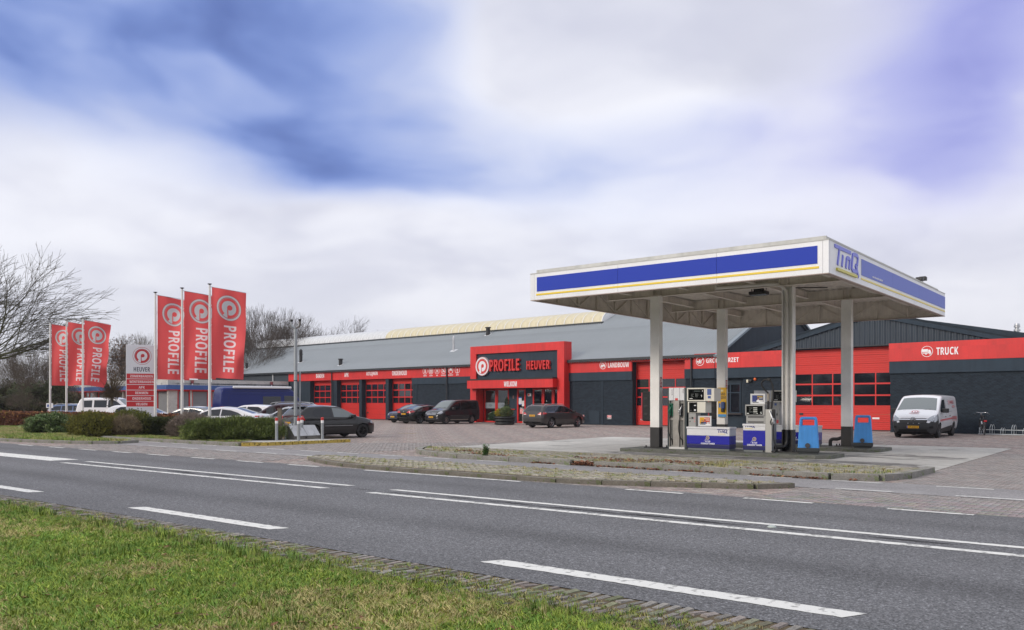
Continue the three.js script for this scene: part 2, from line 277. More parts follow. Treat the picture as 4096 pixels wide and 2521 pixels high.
function setPieces(parent, name, geo, m, list, most = 300) { // list: [x, y, z, turn, tiltX, tiltZ, tone[3]]; nearest ones are single pieces
  list.sort((a, b) => (a[0] ** 2 + a[2] ** 2) - (b[0] ** 2 + b[2] ** 2));
  const mats = new Map();
  list.slice(0, most).forEach((q) => { const k = q[6].map((c) => Math.round(c * 12)).join(); if (!mats.has(k)) { const c = m.clone(); c.color.multiply(lc(...q[6].map((v) => Math.round(v * 12) / 12))); mats.set(k, c); } const o = part(parent, name, geo, mats.get(k)); o.position.set(q[0], q[1], q[2]); o.rotation.set(q[4], q[3], q[5], 'YXZ'); });
  const rest = list.slice(most); if (!rest.length) return;
  const im = new THREE.InstancedMesh(geo, m, rest.length), d = new THREE.Object3D(), col = new THREE.Color(); im.name = name; im.castShadow = im.receiveShadow = true;
  rest.forEach((q, i) => { d.position.set(q[0], q[1], q[2]); d.rotation.set(q[4], q[3], q[5], 'YXZ'); d.updateMatrix(); im.setMatrixAt(i, d.matrix); im.setColorAt(i, col.setRGB(...q[6])); });
  stuff(im); parent.add(im);
}
const texPiece = dataTex(256, (u, v, i, j) => { const g = 190 + (hash(i, j, 4) - .5) * 70 + (tn(u, v, 64, 5) - .5) * 50 + (tfbm(u, v, 4, 4, 3) - .5) * 70; return [g, g, g]; });
const mPaver = M(0xffffff, .9, 0, { map: texPiece }), mPaverIsl = M([.66, .61, .51], .92, 0, { map: texPiece }), mPaverVerge = M([.47, .445, .40], .92, 0, { map: texPiece });
const klTone = () => { const k = rr(.8, 1.15), b = rnd(); return (b < .35 ? [.54, .475, .45] : b < .75 ? [.50, .475, .455] : [.58, .535, .50]).map((c) => c * k); };
{
  const l = [], geo = frustum(.196, .096, .05, .005);
  const put = (x0, x1, z0, z1, test) => { let r = 0; for (let z = z0; z < z1; z += .1, r++) for (let x = x0 + (r % 2) * .1; x < x1; x += .2) if (inView(x, z) && (!test || test(x, z))) l.push([x, rr(-.004, .001), z, rr(-.012, .012), rr(-.015, .015), rr(-.012, .012), klTone()]); };
  const isl = (x, z) => !(x > -20.1 && x < -5.65 && z < -14.1 && z > -16.6);
  put(-33, 4, -16.25, -13.98, isl); put(-4.44, 7, -31, -18.32, (x, z) => inView(x, z) < 33 && !(x < -4.6 && z > -21.6));
  put(-29, -20.9, -27, -18.32, (x, z) => inView(x, z) < 34 && x > -26.7 + Math.max(0, (-z - 23.2)) * -.3);
  setPieces(paving, 'paver', geo, mPaver, l, 300);
}
// kerbs: one stone per metre along a polyline; height h, width w, towards the inside of the bend
function kerb(parent, pts, h, w, m, len = 1, name = 'kerb_stone', low = -.05, seed0 = 0) {
  const P = pts.map((p) => V(p[0], 0, p[1])), curve = new THREE.CurvePath(); for (let i = 1; i < P.length; i++) curve.add(new THREE.LineCurve3(P[i - 1], P[i]));
  const L = curve.getLength(), n = Math.max(1, Math.round(L / len));
  for (let i = 0; i < n; i++) {
    const a = curve.getPointAt(i / n), b = curve.getPointAt((i + 1) / n), d = b.clone().sub(a), l = d.length() - .012;
    const s = [[0, low], [w, low], [w, h], [.035, h], [.008, h - .03], [0, h - .055]], g = extrude(s, l, .004); // profile in (across, up)
    g.rotateY(0); const o = part(parent, name, metric(g), m); o.position.set(a.x, rr(-.006, .004), a.z); o.rotation.set(rr(-.008, .008), Math.atan2(d.x, d.z), rr(-.02, .02), 'YXZ');
  }
}
const leafGeo = (() => { const g = new THREE.BufferGeometry(), v = [0, 0, -.5, .28, .09, -.1, 0, .02, .05, -.3, .1, -.08, .2, .12, .3, -.2, .07, .28, 0, .05, .5], f = [0, 3, 2, 0, 2, 1, 2, 5, 4, 1, 2, 4, 3, 5, 2, 4, 5, 6]; g.setAttribute('position', new THREE.Float32BufferAttribute(v, 3)); g.setIndex(f); g.computeVertexNormals(); return clean(g); })();
const mLeaf = M(0xffffff, .8, 0, { side: THREE.DoubleSide });
function scatter(parent, name, geo, m, list, label) { // list: [x, y, z, rx, ry, rz, scale, tone, sy]
  const im = new THREE.InstancedMesh(geo, m, list.length), d = new THREE.Object3D(), c = new THREE.Color(); im.name = parent === scene ? numbered(name) : name; im.castShadow = im.receiveShadow = true;
  list.forEach((q, i) => { d.position.set(q[0], q[1], q[2]); d.rotation.set(q[3], q[4], q[5], 'YXZ'); d.scale.set(q[6], q[6] * (q[8] ?? 1), q[6]); d.updateMatrix(); im.setMatrixAt(i, d.matrix); im.setColorAt(i, c.setRGB(...q[7])); });
  stuff(im, label); parent.add(im); return im;
}
const dead = () => { const k = rr(.6, 1.3), b = rnd(); return (b < .5 ? [.22, .085, .045] : b < .8 ? [.27, .14, .075] : [.16, .08, .05]).map((c) => c * k); };
function tuftGeo(n, h, spread, sd) { // a tuft of bent blades
  seed = sd; const v = [];
  for (let i = 0; i < n; i++) {
    const a = rr(0, 6.28), r = spread * Math.sqrt(rnd()), x = Math.cos(a) * r, z = Math.sin(a) * r, b = rr(0, 6.28), hh = h * rr(.5, 1.15), le = hh * rr(.25, 1.1), w = rr(.0022, .0045), dx = Math.cos(b), dz = Math.sin(b), px = -dz * w, pz = dx * w;
    const m = [x + dx * le * .35, hh * .65, z + dz * le * .35], t = [x + dx * le, hh, z + dz * le];
    v.push(x - px, 0, z - pz, x + px, 0, z + pz, m[0] + px * .8, m[1], m[2] + pz * .8, x - px, 0, z - pz, m[0] + px * .8, m[1], m[2] + pz * .8, m[0] - px * .8, m[1], m[2] - pz * .8, m[0] - px * .8, m[1], m[2] - pz * .8, m[0] + px * .8, m[1], m[2] + pz * .8, ...t);
  }
  const g = new THREE.BufferGeometry(); g.setAttribute('position', new THREE.Float32BufferAttribute(v, 3)); g.computeVertexNormals();
  const nn = g.attributes.normal; for (let i = 0; i < nn.count; i++) { nn.setXYZ(i, nn.getX(i) * .5, .8, nn.getZ(i) * .5); } return clean(g);
}
const tuftA = tuftGeo(16, .05, .07, 11), tuftB = tuftGeo(22, .11, .05, 12);
const mBlade = M(0xffffff, .85, 0, { side: THREE.DoubleSide });
const green = (d) => { const k = rr(.7, 1.25); return (rnd() < d ? [.38, .33, .14] : rnd() < .5 ? [.24, .31, .045] : [.13, .235, .035]).map((c) => c * k); };

seed = 101;
// far paved traffic island between road and cycle path
{
  const isl = ground('traffic_island', sheet([[-19.9, -16.2], [-19.7, -15.6], [-18.9, -15.2], [-17, -14.5], [-15, -14.32], [-10, -14.32], [-8.5, -14.75], [-7, -15.3], [-6, -15.8], [-5.8, -16.1], [-6.1, -16.28], [-19.5, -16.28]], .07), mDirt, 'long kerbed island with mossy pavers between road and cycle path');
  kerb(isl, [[-5.85, -16.2], [-5.78, -15.9], [-6.3, -15.55], [-7.2, -15.15], [-8.5, -14.62], [-9.8, -14.24], [-11, -14.18], [-15, -14.2], [-16.6, -14.38], [-18, -14.8], [-19.2, -15.3], [-19.75, -15.75], [-19.95, -16.2]].reverse(), .085, -.14, mStoneDark, .95);
  const l = [], inI = (x, z) => z > -16.2 && x > -19.5 && x < -6.1 && z < -14.42 - Math.max(0, (-15.9 - x) * .27) - Math.max(0, (x + 9.6) * .42);
  let r = 0; for (let z = -16.2; z < -14.3; z += .105, r++) for (let x = -20 + (r % 2) * .105; x < -5.6; x += .21) if (inI(x, z)) { const k = rr(.75, 1.2), g = rnd() < .3; l.push([x, rr(.082, .094), z, rr(-.05, .05), rr(-.05, .05), rr(-.04, .04), g ? [.8 * k, .86 * k, .62 * k] : [k, k, k * .97]]); }
  setPieces(isl, 'paver', frustum(.2, .098, .06, .008), mPaverIsl, l, 300);
  const t = []; for (let k = 0; k < 520; k++) { const x = rr(-19.6, -6), z = rr(-16.25, -14.3); if (inI(x, z) && fbm2(x * .9, z * 2.2, 3) > .47) t.push([x, .083, z, 0, rr(0, 6), 0, rr(.5, 1.0), green(.8)]); }
  scatter(isl, 'weeds', tuftA, mBlade, t);
}
// kerbed strip in front of the concrete pad
const strip2 = ground('paved_strip', sheet([[-20.4, -21.68], [-19, -19.3], [-17, -18.75], [-14, -18.5], [-5.6, -18.45], [-4.85, -18.8], [-4.6, -20.2], [-4.55, -21.68]], .09), mDirt, 'raised kerbed strip with leaves and weeds before the concrete pad');
{
  kerb(strip2, [[-20.5, -21.5], [-19.6, -20.0], [-18.6, -19.2], [-16.8, -18.62], [-14.5, -18.4], [-12.35, -18.34]], .13, -.16, mStone, 1.02);
  kerb(strip2, [[-11.65, -18.36], [-5.55, -18.34], [-4.95, -18.62], [-4.62, -19.4], [-4.56, -21.6]], .13, -.16, mStone, 1.02);
  const l = [], inS = (x, z) => z < -18.52 - Math.max(0, (-14.5 - x) * .16) - Math.max(0, (-17 - x) * .35) && x < -4.75 && x > -20.3 && (x < -5.5 || z < -18.9);
  let r = 0; for (let z = -21.6; z < -18.4; z += .105, r++) for (let x = -20.4 + (r % 2) * .105; x < -4.7; x += .21) if (inS(x, z) && inView(x, z)) { const k = rr(.7, 1.15); l.push([x, rr(.098, .108), z, rr(-.04, .04), rr(-.04, .04), rr(-.03, .03), rnd() < .3 ? [.8 * k, .86 * k, .66 * k] : [k, k, k]]); }
  setPieces(strip2, 'paver', frustum(.2, .098, .06, .008), mPaverIsl, l, 300);
  const t = [], f = [];
  for (let k = 0; k < 1500; k++) { const x = rr(-19.8, -4.8), z = rr(-20.9, -18.5); if (inS(x, z) && fbm2(x * .8 + 5, z * 1.7, 3) > .52) t.push([x, .1, z, 0, rr(0, 6), 0, rr(.6, 1.4), green(.72)]); }
  for (let k = 0; k < 3600; k++) { const x = rr(-18.3, -4.9), z = rr(-20.4, -18.5); if (inS(x, z) && fbm2(x * .7 + 25, z * 1.4, 3) > .55) f.push([x, .112 + rr(0, .03), z, rr(-.5, .5), rr(0, 6), rr(-.5, .5), rr(.05, .1), dead()]); }
  for (let k = 0; k < 1100; k++) { const x = rr(-15, -5.2), z = -18.3 + Math.abs(rr(-.2, .2)); if (fbm2(x * .9 + 3, 1, 3) > .5) f.push([x, rr(.008, .04), z, rr(-.6, .6), rr(0, 6), rr(-.6, .6), rr(.05, .1), dead()]); }
  for (let k = 0; k < 420; k++) f.push([rr(-12.4, -11.6), rr(.01, .1), rr(-18.62, -18.2), rr(-.6, .6), rr(0, 6), rr(-.6, .6), rr(.06, .11), dead()]);
  scatter(strip2, 'weeds', tuftA, mBlade, t.filter((q, i) => i % 3 < 2)); scatter(strip2, 'fallen_leaves', leafGeo, mLeaf, f);
}
// near verge: brick edge strip, then grass
const edge = ground('brick_edge', plane(-60, 12, -6.18, -5.3, -.006), mDirt, 'brick edging with grass in its joints along the near side of the road');
{
  const l = [], ok = (x, z) => inView(x, z, 60);
  for (let r = 0; r < 4; r++) for (let x = -24; x < 0; x += .108) { const z = -6.08 + r * .205 + rr(-.01, .01) + Math.sin(x * .8) * .02; if (ok(x, z) && (r < 3 || fbm2(x * 1.1, r, 3) > .42)) { const k = rr(.68, 1.2); l.push([x + (r % 2) * .05 + r * .03, rr(-.004, .008) - (r === 3 ? .012 : 0), z, Math.PI / 2 + rr(-.09, .09) - .18, rr(-.12, .12), rr(-.09, .09), rnd() < .2 ? [.8 * k, .88 * k, .62 * k] : [k, k * .98, k * .98]]); } }
  setPieces(edge, 'paver', frustum(.195, .088, .07, .016), mPaverVerge, l, 300);
  const t = []; for (let k = 0; k < 7600; k++) { const x = rr(-24, -.5), z = rr(-6.05, -5.2); if (ok(x, z) && rnd() < sstep(z + (fbm2(x * 1.6, z * 3, 3) - .5) * 1.3, -6.3, -5.35)) t.push([x, -.004, z, rr(-.5, .5), rr(0, 6), rr(-.5, .5), rr(.35, .85), green(.35)]); }
  scatter(edge, 'weeds', tuftA, mBlade, t);
}
{
  const g = plane(-60, 14, -5.36, 30, .0, 300, 140), p = g.attributes.position;
  for (let i = 0; i < p.count; i++) { const x = p.getX(i), z = p.getZ(i), e = sstep(z, -5.4, -4.9); p.setY(i, .004 + e * (.012 + .05 * (fbm2(x * .8, z * .8, 3) - .4) + .03 * (fbm2(x * 3, z * 3, 2) - .5))); }
  g.computeVertexNormals(); const verge = ground('grass_verge', g, mGrass, 'short mown grass verge on the near side of the road');
  const t = [], u = [], f = [];
  for (let k = 0; k < 62000; k++) { const x = rr(-20, -1), z = rr(-5.5, -1.6), D = .6177 * -x + .7864 * -z; if (!inView(x, z, 60) || D < 5.6 || D > 19 || z > -1.6) continue; const q = fbm2(x * .9 + 7, z * .9, 3), dry = sstep(q, .44, .66) * .62 + .05, nearEdge = z < -5.2 ? .5 : 1; t.push([x, .005 + .03 * (fbm2(x * .8, z * .8, 3) - .3), z, rr(-.7, .7), rr(0, 6), rr(-.7, .7), rr(.45, 1.05) * nearEdge, green(dry).map((c) => c * (.8 + .8 * fbm2(x * 2.2, z * 2.2 + 9, 3)))]); }
  for (let k = 0; k < 5200; k++) { const x = rr(-20, -1), z = rr(-5.6, -1.6); if (!inView(x, z, 60)) continue; if (fbm2(x * 1.3 + 30, z * 1.3, 3) > .6 || (z < -5 && fbm2(x * .7, 4, 2) > .5)) u.push([x, .005, z, 0, rr(0, 6), 0, rr(.5, 1), green(.04)]); }
  for (let k = 0; k < 420; k++) { const x = rr(-17, -1.5), z = rr(-5.2, -1.8); if (inView(x, z)) f.push([x, .035, z, rr(-.4, .4), rr(0, 6), rr(-.4, .4), rr(.05, .1), dead()]); }
  scatter(verge, 'grass', tuftA, mBlade, t); scatter(verge, 'grass_tufts', tuftB, mBlade, u); scatter(verge, 'fallen_leaves', leafGeo, mLeaf, f);
}
// grass island and planting bed at the left
const leftVerge = ground('grass_island', sheet([[-32.75, -16.85], [-33.1, -16.3], [-34.5, -15.75], [-37, -15.15], [-42, -14.6], [-55, -14.45], [-120, -14.45], [-120, -24.2], [-46, -24.2], [-39.6, -18.9], [-38.2, -18.0], [-35, -17.6], [-33, -17.3]], .085), M(0xffffff, .95, 0, { map: rep(texGrass, 1 / 4) }), 'kerbed grass island at the left beside the road');
{
  kerb(leftVerge, [[-120, -14.32], [-55, -14.32], [-42, -14.45], [-37, -15.0], [-34.4, -15.6], [-33, -16.15], [-32.6, -16.8], [-32.8, -17.35], [-34, -17.55]], .11, -.14, mStone, 1.0);
  const t = []; for (let k = 0; k < 24000; k++) { const x = rr(-58, -32.8), z = rr(-24, -14.5); if (x > -33.2 - (z + 16.8) * 1.6 * (z > -16.8 ? 1 : 0) - (z > -15.75 ? (z + 15.75) * 4 : 0) || (z < -17.2 && x > -38.4 - (-z - 18) * 1.15)) continue; t.push([x, .085, z, 0, rr(0, 6), 0, rr(.9, 2.2), green(.3 + .4 * sstep(fbm2(x * .3, z * .5, 3), .4, .6))]); }
  scatter(leftVerge, 'grass', tuftA, mBlade, t);
}
const bed = ground('planting_bed', sheet([[-46, -25.5], [-39.7, -19.0], [-38.2, -18.72], [-29.5, -18.72], [-27.3, -19.0], [-27.0, -21.0], [-26.95, -23.0], [-29.6, -23.0], [-31, -25.5]], .09), mDirt, 'earth bed with shrubs, kerbed, between cycle path and car park');
{
  kerb(bed, [[-39.8, -18.95], [-38.2, -18.55], [-34, -18.5], [-27.5, -18.6]], .12, -.14, mStone, 1.0);
  kerb(bed, [[-27.5, -18.6], [-27.1, -19.1], [-26.85, -20.3], [-26.8, -23.2]], .12, -.14, mYellowPaint, .95, 'yellow_kerb_stone');
  part(bed, 'concrete_slab', sheet([[-29.5, -19.6], [-27.35, -19.6], [-27.05, -22.9], [-29.5, -22.9]], .095), mConcrete);
  const t = []; for (let k = 0; k < 2500; k++) { const x = rr(-39.4, -29), z = rr(-20.2, -18.75); t.push([x, .09, z, 0, rr(0, 6), 0, rr(.6, 1.5), green(.4)]); }
  scatter(bed, 'weeds', tuftA, mBlade, t);
}
// parking bay lines before the hall
{
  const rot = new THREE.Matrix4().makeRotationY(-4 * DEG).setPosition(-29.42, 0, -51.45);
  const l = [-26, -22.6, -19.3, -16.4, -13.3, -4.6, -1.9, 17.3].map((s) => { const g = plane(s - .05, s + .05, .9, 5.4, .003); return g; });
  l.forEach((g) => part(paving, 'parking_line', g.applyMatrix4(rot), mPaint));
  for (const [x, z, a] of [[-33.2, -29.5, .5], [-31.6, -31.4, .4], [-37.8, -37.5, .4], [-40, -33.8, .5]]) part(paving, 'faded_yellow_mark', at(plane(-.55, .55, -.07, .07, .003), x, 0, z, a), mYellowPaint);
}
// ---------------------------------------------------------------- buildings (local axes: x along the front, y up, z towards the road)
const HALL = [-29.42, 0, -51.45], HT = -4 * DEG;
const fine = dataTex(256, (u, v, i, j) => { const g = 244 + (hash(i, j, 3) - .5) * 10 + (tfbm(u, v, 4, 4, 6) - .5) * 24; return [g, g, g]; });
const streak = dataTex(512, (u, v, i, j) => { const g = 236 + (tfbm(u, v * .12, 24, 4, 6) - .5) * 34 + (tfbm(u, v, 4, 4, 2) - .5) * 36 + (hash(i, j, 3) - .5) * 8; return [g, g, g]; });
const mRed = M([.72, .022, .022], .5, 0, { map: rep(streak, .22) }), mRedDoor = M([.66, .024, .018], .5, 0, { map: rep(fine, .4) }), mRedFrame = M([.6, .016, .016], .4);
const mNavy = M([.032, .052, .075], .6, 0, { phys: true, specularIntensity: .4, map: rep(streak, .25) }), mDark = M([.027, .043, .061], .6, 0, { phys: true, specularIntensity: .4, map: rep(streak, .25) }), mBrick = M([.040, .060, .084], .75, 0, { phys: true, specularIntensity: .4, map: rep(texPiece, .7) }), mMortar = M([.014, .019, .025], .85);
const mSheetDark = M([.036, .052, .072], .5, .1, { map: rep(streak, .3) }), mSheetRoof = M([.42, .455, .47], .55, .1, { map: rep(streak, .14) });
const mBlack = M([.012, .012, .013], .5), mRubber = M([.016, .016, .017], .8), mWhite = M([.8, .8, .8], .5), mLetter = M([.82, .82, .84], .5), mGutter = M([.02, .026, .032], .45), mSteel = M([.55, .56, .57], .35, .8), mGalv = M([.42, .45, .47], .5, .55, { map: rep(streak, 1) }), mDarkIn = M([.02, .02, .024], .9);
const mPane = M([.012, .014, .02], .04, 0, { phys: true, ior: 1.75, specularIntensity: 1 }), mSky2 = M([.55, .56, .55], .35, 0, { map: rep(streak, .3) });
const mPlateWarm = M([.74, .67, .46], .45, 0, { map: rep(streak, .35) }), mPlateWhite = M([.74, .76, .77], .45, 0, { map: rep(streak, .35) });
function corrugated(x0, x1, y0, y1, pitch, depth, box = .5) { // sheet in x,y with waves along x, facing +z; box 0 = sine, 1 = trapezoid
  const n = Math.round((x1 - x0) / pitch), per = 6, nx = n * per, v = [], idx = [];
  const wave = (t) => { const s = Math.sin(t * 6.2832); return clamp(s * (1 + box * 2.2), -1, 1) * depth / 2; };
  for (let i = 0; i <= nx; i++) { const x = lerp(x0, x1, i / nx), yy0 = typeof y0 === 'function' ? y0(x) : y0, yy1 = typeof y1 === 'function' ? y1(x) : y1, z = wave(i / per); v.push(x, yy0, z, x, yy1, z); }
  for (let i = 0; i < nx; i++) { const a = i * 2; idx.push(a, a + 2, a + 1, a + 1, a + 2, a + 3); }
  const g = new THREE.BufferGeometry(); g.setAttribute('position', new THREE.Float32BufferAttribute(v, 3)); g.setIndex(idx); const o = g.toNonIndexed(); o.computeVertexNormals(); return metric(o);
}
function brickWall(parent, x0, x1, y0, y1, z, holes = []) { // painted bricks in running bond, joints recessed
  part(parent, 'wall', bx(x0, x1, y0, y1, z - .25, z - .012), mMortar);
  const L = .215, H = .078, list = []; let r = 0;
  for (let y = y0; y < y1 - .02; y += H, r++) for (let x = x0 - (r % 2) * L / 2; x < x1; x += L) {
    const a = Math.max(x + .005, x0), b = Math.min(x + L - .005, x1), t = Math.min(y + H - .01, y1); if (b - a < .02) continue;
    if (holes.some((h) => b > h[0] && a < h[1] && t > h[2] && y < h[3])) continue;
    list.push([a, b, y, t]);
  }
  const g = new THREE.BoxGeometry(1, 1, 1), im = new THREE.InstancedMesh(metric(g), mBrick, list.length), d = new THREE.Object3D(), c = new THREE.Color(); im.name = 'brick'; im.castShadow = im.receiveShadow = true;
  list.forEach((q, i) => { d.position.set((q[0] + q[1]) / 2, (q[2] + q[3]) / 2, z - .02 + rr(-.003, .004)); d.scale.set(q[1] - q[0], q[3] - q[2], .04); d.updateMatrix(); im.setMatrixAt(i, d.matrix); const k = rr(.8, 1.22); im.setColorAt(i, c.setRGB(k, k, k)); });
  stuff(im); parent.add(im);
}
const ribbed = (w, h, n) => { const l = []; for (let k = 0; k < n; k++) { const a = k * h / n, b = (k + 1) * h / n; l.push(extrude([[0, a + .004], [.0, b - .004], [.018, b - .014], [.018, a + .02], [.006, a + .008]], w, 0)); } const g = merge(l); g.rotateY(Math.PI / 2); g.scale(1, 1, -1); const p = g; return p; };
function ribPanel(x0, x1, y0, y1, ribs) { // horizontal ribbed door section, face towards +z
  const l = [bx(x0, x1, y0 + .004, y1 - .004, -.04, 0)], h = (y1 - y0 - .008) / ribs;
  for (let k = 0; k < ribs; k++) { const a = y0 + .004 + k * h; const g = new THREE.BoxGeometry(x1 - x0, h - .022, .014), p = g.attributes.position; for (let i = 0; i < p.count; i++) if (p.getZ(i) > 0) p.setY(i, p.getY(i) - Math.sign(p.getY(i)) * .012); g.computeVertexNormals(); g.translate((x0 + x1) / 2, a + h / 2, .007); l.push(metric(g.toNonIndexed())); }
  return merge(l);
}
// sectional door: solid ribbed sections and rows of panes. rows: heights of section joints; glazed rows in the middle
function sectionalDoor(parent, x0, x1, top, z, solid0, rows, cols, label) {
  const d = sub(parent, 'sectional_door', label, [0, 0, z]);
  const s0 = rows[0], s1 = rows[rows.length - 1], m = Math.max(1, Math.round(s0 / .55)), k = Math.max(1, Math.round((top - s1) / .55));
  for (let i = 0; i < m; i++) part(d, 'door_panel', ribPanel(x0, x1, s0 * i / m, s0 * (i + 1) / m, 4), mRedDoor);
  for (let i = 0; i < k; i++) part(d, 'door_panel', ribPanel(x0, x1, s1 + (top - s1) * i / k, s1 + (top - s1) * (i + 1) / k, Math.max(2, Math.round((top - s1) / k / .135))), mRedDoor);
  const fr = [], w = .032;
  for (let i = 0; i < rows.length - 1; i++) {
    const a = rows[i], b = rows[i + 1], pane = metric(new THREE.BoxGeometry((x1 - x0 - .08) / cols - .09, b - a - .1, .02));
    for (let j = 0; j < cols; j++) { const c = x0 + .04 + (x1 - x0 - .08) * (j + .5) / cols, o = part(d, 'pane', pane, mPane); o.position.set(c, (a + b) / 2, -.012); o.rotation.set(rr(-.03, .03), rr(-.02, .02), 0); }
    fr.push(bx(x0, x1, a - .001, a + .045, -.03, .016), bx(x0, x1, b - .045, b + .001, -.03, .0165));
    for (let j = 0; j <= cols; j++) { const c = x0 + .04 + (x1 - x0 - .08) * j / cols; fr.push(bx(Math.max(x0, c - w), Math.min(x1, c + w), a + .044, b - .044, -.03, .014)); }
  }
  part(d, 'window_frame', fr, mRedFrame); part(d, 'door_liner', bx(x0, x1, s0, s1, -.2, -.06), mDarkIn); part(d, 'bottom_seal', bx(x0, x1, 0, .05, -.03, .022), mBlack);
  return d;
}
const hall = thing('workshop_hall', 'long dark grey workshop hall with red fascia, grey corrugated roof and red portal entrance', 'building', HALL, HT);
{
  const h = hall;
  // shell: back, sides, left part of the front
  parts(h, 'wall', [bx(-62, 6, 0, 4.5, -19.6, -19.3), bx(-62, -61.8, 0, 4.5, -19.3, -.1), bx(-62, -42.75, 0, 4.5, -.3, -.06)], mDark);
  part(h, 'wall_cladding', corrugated(-62, -42.78, 0, 4.62, .2, .03), mSheetDark);
  // front wall of the bays
  part(h, 'wall', [bx(-42.75, -39.05, 0, 4.6, -.9, 0)], mDark);
  for (const [a, b] of [[-35.43, -34.58], [-31.1, -30.7], [-27.21, -26.79]]) part(h, 'pillar', bx(a, b, 0, 3.75, -.9, 0), mDark);
  parts(h, 'lintel', [bx(-39.05, -23.5, 3.76, 4.62, -.9, -.02), bx(-.33, 3.87, 4.44, 4.62, -.9, -.02), bx(-39.2, 4.2, 4.4, 4.6, -5.5, -.9)], mDark);
  // right part with the fascia of the earthworks bay
  brickWall(h, -23.5, -15.6, 0, 3.25, 0); brickWall(h, -5.95, -.33, 0, 3.25, 0); brickWall(h, 3.87, 6.04, 0, 3.25, 0); brickWall(h, 8.0, 11.05, 0, 3.25, 0);
  parts(h, 'wall', [bx(-23.5, -15.6, 3.25, 4.6, -.25, -.02), bx(-5.95, -.33, 3.25, 4.6, -.25, -.02), bx(3.87, 11.05, 3.25, 4.6, -.25, -.02), bx(-23.5, -23.2, 0, 4.5, -.9, -.27), bx(-.7, -.345, 0, 4.5, -.9, -.27), bx(3.9, 4.2, 0, 4.5, -.9, -.27), bx(6.04, 6.3, 0, 3.25, -.5, -.26), bx(7.75, 8.0, 0, 3.25, -.5, -.26), bx(6.02, 8.02, 2.85, 3.25, -.4, -.26), bx(6.02, 8.02, 0, .92, -.4, -.22)], mDark);
  for (const s of [-22.98, -2.9]) part(h, 'pilaster', bx(s - .07, s + .07, 0, 3.18, -.02, .035), mDark);
  parts(h, 'shadow_band', [bx(-23.5, -15.6, 3.18, 3.79, -.02, .09), bx(-5.95, -.33, 3.18, 3.79, -.02, .09)], mNavy);
  part(h, 'shadow_band', bx(3.87, 11.05, 3.18, 3.82, -.02, .13), mNavy);
  const fas = (a, b, y0, y1, z1) => part(h, 'fascia_panel', bx(a + .004, b - .004, y0, y1, -.02, z1), mRed);
  [[-42.75, -39.2], [-39.2, -35.35], [-35.35, -31], [-31, -27], [-27, -23.4], [-23.4, -19], [-19, -15.6]].forEach(([a, b]) => fas(a, b, 3.755, 4.64, .1));
  [[-5.95, -3.2], [-3.2, -.33]].forEach(([a, b]) => fas(a, b, 3.79, 4.66, .1)); fas(-.33, 3.87, 4.43, 4.66, .1); fas(3.87, 4.62, 3.82, 4.66, .1);
  [[4.62, 7.9], [7.9, 11.05]].forEach(([a, b]) => fas(a, b, 3.82, 4.79, .16));
  // doors
  const rows = [1.5, 2.08, 2.72, 3.33];
  for (const [a, b, l] of [[-39.05, -35.3, 'red door of the tyre bay'], [-34.62, -31.05, 'red door of the inspection bay'], [-30.72, -27.15, 'red door of the alignment bay'], [-26.8, -23.4, 'red door of the maintenance bay']]) sectionalDoor(h, a, b, 3.76, -.5, 0, rows, 4, l);
  const ld = sectionalDoor(h, -.36, 3.9, 4.43, -.5, 0, [1.34, 1.98, 2.62, 3.27], 4, 'tall red door of the farming bay');
  part(ld, 'letter_slot', rbx(.02, .3, .36, .46, .015, .03, .02), mSteel); 
  const d3 = h.children.filter((o) => o.name === 'sectional_door')[2]; part(d3, 'door_handle', rbx(-30.5, -30.28, .58, .7, .01, .04, .02), mBlack); part(d3, 'sticker', disc(-27.4, .55, .06, .015, .01, 14), mWhite);
  // small window beside the pump island
  const w = sub(h, 'window', 'dark grey framed window with cross bars', [0, 0, -.24]);
  part(w, 'window_frame', [bx(6.3, 7.75, 2.75, 2.85, -.05, .04), bx(6.3, 7.75, .92, 1.0, -.05, .04), bx(6.3, 6.38, 1, 2.75, -.05, .04), bx(7.67, 7.75, 1, 2.75, -.05, .04), bx(6.98, 7.06, 1, 2.75, -.05, .035), bx(6.38, 6.98, 2.2, 2.27, -.05, .033), bx(7.06, 7.67, 2.2, 2.27, -.05, .033)], mNavy);
  for (const [a, b, c, d] of [[6.38, 6.98, 1, 2.2], [7.06, 7.67, 1, 2.2], [6.38, 6.98, 2.27, 2.75], [7.06, 7.67, 2.27, 2.75]]) part(w, 'pane', bx(a, b, c, d, -.03, -.01), mPane);
  for (let k = 0; k < 16; k++) part(w, 'sill_brick', rbx(6.12 + k * .113, 6.22 + k * .113, .84, .93, .0, .32, .01, 1), M([.05, .042, .042], .8));
  // roof: corrugated, ridge parallel to the front
  const slope = .46, ridge = -9.7, yR = 4.72 - ridge * slope, len = Math.hypot(10.05, 10.05 * slope);
  for (const s of [1, -1]) {
    const g = corrugated(-62.15, 6.25, 0, len, .22, .10, .5); g.rotateX(-Math.PI / 2); g.rotateX(Math.atan(slope)); g.scale(1, 1, s); if (s < 0) { const p = g.attributes.position.array; for (let i = 0; i < p.length; i += 9) for (let q = 0; q < 3; q++) { const t = p[i + q]; p[i + q] = p[i + 3 + q]; p[i + 3 + q] = t; } g.computeVertexNormals(); }
    g.translate(0, yR - 10.05 * slope, ridge + s * 10.05);
    part(h, 'roof', g, mSheetRoof);
  }
  part(h, 'roof_lining', [bar([-28, yR - .1, ridge], [-28, yR - .1 - 9.7 * slope, ridge + 9.7], 68.1, .06), bar([-28, yR - .1, ridge], [-28, yR - .1 - 9.7 * slope, ridge - 9.7], 68.1, .06)], mDarkIn);
